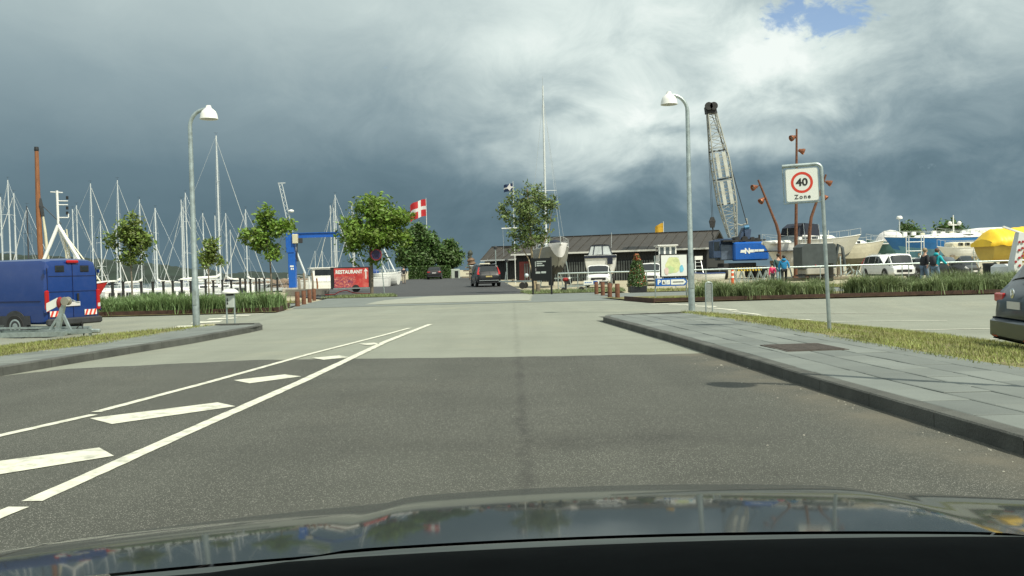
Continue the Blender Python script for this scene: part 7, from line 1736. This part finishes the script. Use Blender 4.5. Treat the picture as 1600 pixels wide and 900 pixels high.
M().tube([(1.25, -.5, .9), (1.6, -.5, zt - .1), (1.9, -.5, zt - .35), (2.1, -.4, 1.0)], .12, 7).build('loose_cover', tarp, t, 60)
yard_boat('sailing_hull', 'pale grey sailing hull, its bow just right of the speed sign post', 1284, 77, -14, 6.4, 2.6, 3.1, 1.2, .95, mat('pale_grey_hull', (.50, .49, .43), .4, 0, .06, 1.2), af_grey, .7, .16, (-1.9, 1.2, .95, .6, 1.2, .42, gel_white), (-.3, 1.6, 2.3))
yard_boat('sailing_hull', 'cream sailing hull with its bow to the right, second of the stored row', 1339, 83, -10, 4.9, 2.2, 2.7, 1.15, .85, h_cream, mat('antifoul_olive', (.17, .16, .11), .7, 0, .2, 1.5), .7, .16, (-1.5, .9, .75, .45, 1.15, .4, gel_white), (-.3, 1.3, 1.9))
t, rg = yard_boat('covered_boat', 'small cruiser under a rounded white canopy above a pale teal hull', 1390, 85, 172, 4.2, 2.3, 2.85, 1.1, .9, h_teal, af_green, .85, .14, None, None)
M().ball((-.1, 0, 1.05), .95, 14, 8, (1.45, 1.0, 1.3)).build('white_canopy', flag_white, t, 60); M().box((0, 0, .98), (3.8, 2.2, .12)).build('white_band', gel_white, t)
t, rg = yard_boat('blue_yacht', 'long blue yacht with a white cluttered deck behind the scaffold frame', 1468, 80, 176, 9.6, 3.1, 3.0, 1.15, 1.2, mat('royal_blue_hull', (.02, .15, .40), .3, 0, .1, 1.2), mat('antifoul_lightblue', (.12, .28, .38), .7, 0, .2, 1), .8, .12, (-3.2, 2.2, 1.0, .6, 1.15, .4, gel_white), (-.3, 2.4, 2.4), None, True, .25, .55, wl=.35)
M().loft([[(x, y, 1.22 + .42 * (1 - (y / 1.25) ** 2) * (1 - ((x + .9) / 3.4) ** 2) + .05 * math.sin(x * 5 + y * 3)) for y in (-1.25, -.8, -.3, .3, .8, 1.25)] for x in frange(-4.2, 2.4, .5)], False).build('deck_sheet', sail_white, t, 60)
for k in range(9): M().cbox((-4.0 + .85 * k, -.9 + .2 * (k % 3), 1.62 + .05 * (k % 2)), (.35, .3, .22 + .1 * (k % 3)), .03).build('deck_box', gel_white if k % 3 else h_cream, t)
M().tube([(-5.0, -1.2, 1.75), (4.4, -.6, 1.95)], .02, 5).build('safety_line', wire_lt, t)
# scaffold
Y = 74; q = P(1430, hz0(1430), Y); zt = P(1430, 370, Y).z
t = thing('scaffold', 'white scaffold frame with ladder rungs in front of the blue yacht', 'scaffold', (q.x, Y, gz(q.x, Y)))
for px in (1416.5, 1420.5, 1440, 1444):
    x = (px - 1430) * Y / FPX; M().tube([(x, 0, 0), (x, 0, zt)], .045, 7).build('upright', alu, t, 60)
for z in (1.35, 1.95, 2.7): M().tube([(-.72, 0, z), (.74, 0, z)], .04, 6).build('rung', alu, t)
M().tube([(-.7, 0, .8), (-1.6, -.3, .25)], .035, 6).build('brace', alu, t)
# cream cabin boat
t, rg = yard_boat('cabin_boat', 'small cream cabin boat with two dark windows in front of the blue yacht', 1497, 68, 178, 3.1, 1.7, 2.05, .55, .45, h_white, h_cream, .85, .2, None, None)
M().cbox((-.15, 0, .78), (1.9, 1.15, .50), .10).build('cabin', h_cream, t, 40)
for x in (-.45, .05): M().cbox((x, .59, .85), (.34, .03, .22), .01).build('cabin_window', glass_dk, t)
for dx in (-1.1, -.78): M().tube([(dx, .9, -1.5), (dx, .78, .8)], .022, 5).build('ladder_rail', galv, t)
for k in range(6): M().tube([(-1.1, .88, -1.3 + .3 * k), (-.78, .88, -1.3 + .3 * k)], .018, 5).build('ladder_rung', galv, t)
# yellow covered boat
t, rg = yard_boat('yellow_boat', 'large boat under a bright yellow tarpaulin at the right edge', 1610, 61, 6, 6.8, 2.5, 2.25, .75, .6, mat('yellow_hull', (.56, .40, .07), .4, 0, .1, 1.2), mat('yellow_hull', (.5, .4, .1)), .9, .08, None, None, None, False, .1)
tarp_y = mat('yellow_tarp', (.84, .54, .025), .5, 0, .08, 1.5, .5, 5)
b = M()
for i, x in enumerate(frange(-3.6, 3.3, .45)):
    pass
rings = []
for i, x in enumerate(frange(-3.7, 3.5, .16)):
    k = (x + 3.7) / 7.2; e = max(0, (k - .90) / .10); top = 1.80 - .10 * math.sin(k * 9) * .5 - .75 * e ** 1.7
    wk = .035 * math.sin(i * 1.7) + .025 * math.sin(i * 0.73 + 1)
    w_ = 1.36 - .30 * e ** 2; prof = []
    for m_, (yy, zz_) in enumerate(((1.0, .58), (1.03, .74), (1.0, .98), (.80, 1.28), (.42, 1.60), (.0, 1.80))):
        z_ = zz_ if zz_ < .7 else .7 + (zz_ - .7) * (top - .7) / 1.10
        prof.append(Vector((-x + (.0 if zz_ > .9 else -.10 * e), w_ * yy + wk * (1 if 1 <= m_ <= 4 else .3), z_ + (.05 * math.sin(i * 1.1) if m_ == 0 else wk * .5))))
    rings.append(prof + [Vector((p_.x, -p_.y, p_.z)) for p_ in prof[-2::-1]])
b.loft(rings, False); b.add(rings[-1], [tuple(range(len(rings[-1])))]); b.build('tarpaulin', tarp_y, t, 60)
# far boat with radar, satellite post, flags
Y = 92; q = P(1515, hz0(1515), Y)
t, rg = yard_boat('motor_yacht', 'far motor yacht with a purple blue cover and white radar mast behind the yellow boat', 1530, Y, 178, 8.5, 3.0, 3.3, 1.4, .9, mat('purple_cover', (.04, .05, .26), .6, 0, .15, 2), af_grey, .9, .14, (-2.5, 1.8, 1.1, .9, 1.4, .8, gel_white, glass_dk, 0), None)
zz = P(1490, 336, Y).z - t.location.z; xm = -(P(1490, 336, Y).x - t.location.x)
M().tube([(xm, 0, 1.4), (xm, 0, zz)], [.09, .05], 7).build('radar_mast', white_paint, t, 60); M().box((xm - .1, 0, zz - 1.0), (.9, .12, .12)).build('radar_arm', white_paint, t)
for dx in (-.6, .35): M().ball((xm + dx, 0, zz - .85), .22, 8, 6).build('radome', white_paint, t, 60)
Y = 88; q = P(1405, hz0(1405), Y); t = thing('radar_post', 'thin post with a round white radar dome rising above the blue yacht bow', 'radar post', (q.x, Y, gz(q.x, Y))); h = P(1405, 342, Y).z - gz(q.x, Y)
M().tube([(0, 0, 0), (.1, 0, h)], .05, 7).build('post', alu, t, 60); M().lathe([(.001, .3), (.2, .28), (.28, .15), (.28, 0), (.05, -.04)], (.1, 0, h), 14).build('radome', white_paint, t, 60)
for px, p0_, p1_, Y, wpx, sd_, lab in ((1258, 355, 366, 78, 13, -1, 'small red and white flag on a boat staff left of the right rusty pole'), (1273.5, 352, 366, 79, 16, -1, 'small red and white flag on a white staff behind the right rusty pole')):
    cross_flag(lab, px, p0_, p1_, Y, wpx, gz(25, Y), sd_, flag_red, flag_white, .33, .5, .4, .6, .5, .03, 12, 10)
for px, pt, lab in ((1279.5, 354, 'bare white flag staff beside the red and white boat flag'), (1294.5, 360, 'thin stanchion with a tiny pennant on the grey hull')):
    q = P(px, hz0(px), 79); h = P(px, pt, 79).z - gz(q.x, 79); o = M().tube([(0, 0, 0), (.05, 0, h)], .035, 6).build('flag_staff', white_paint, None, 60); o.location = (q.x, 79, gz(q.x, 79)); tag(o, lab, 'staff')
# clutter under the yard boats
for k, (px, Y, s_, lab) in enumerate(((1322, 68, 1.0, 'heap of grey boat stands and props under the pale grey hull'), (1345, 71, .9, 'pile of galvanised boat stands under the cream hull'), (1530, 64, .9, 'pile of timber props and stands under the yellow boat'))):
    q = P(px, hz0(px), Y); t = thing('stand_pile', lab, 'boat stands', (q.x, Y, gz(q.x, Y))); rr = random.Random(80 + k)
    for i in range(9):
        a_ = Vector((rr.uniform(-.9, .9) * s_, rr.uniform(-.5, .5), rr.uniform(0, .2))); e = a_ + Vector((rr.uniform(-.6, .6), rr.uniform(-.4, .4), rr.uniform(.3, .95))); M().bar(a_, e, .06, .06).build('prop', galv if rr.random() < .6 else wood_grey, t)
bpy.context.view_layer.update()
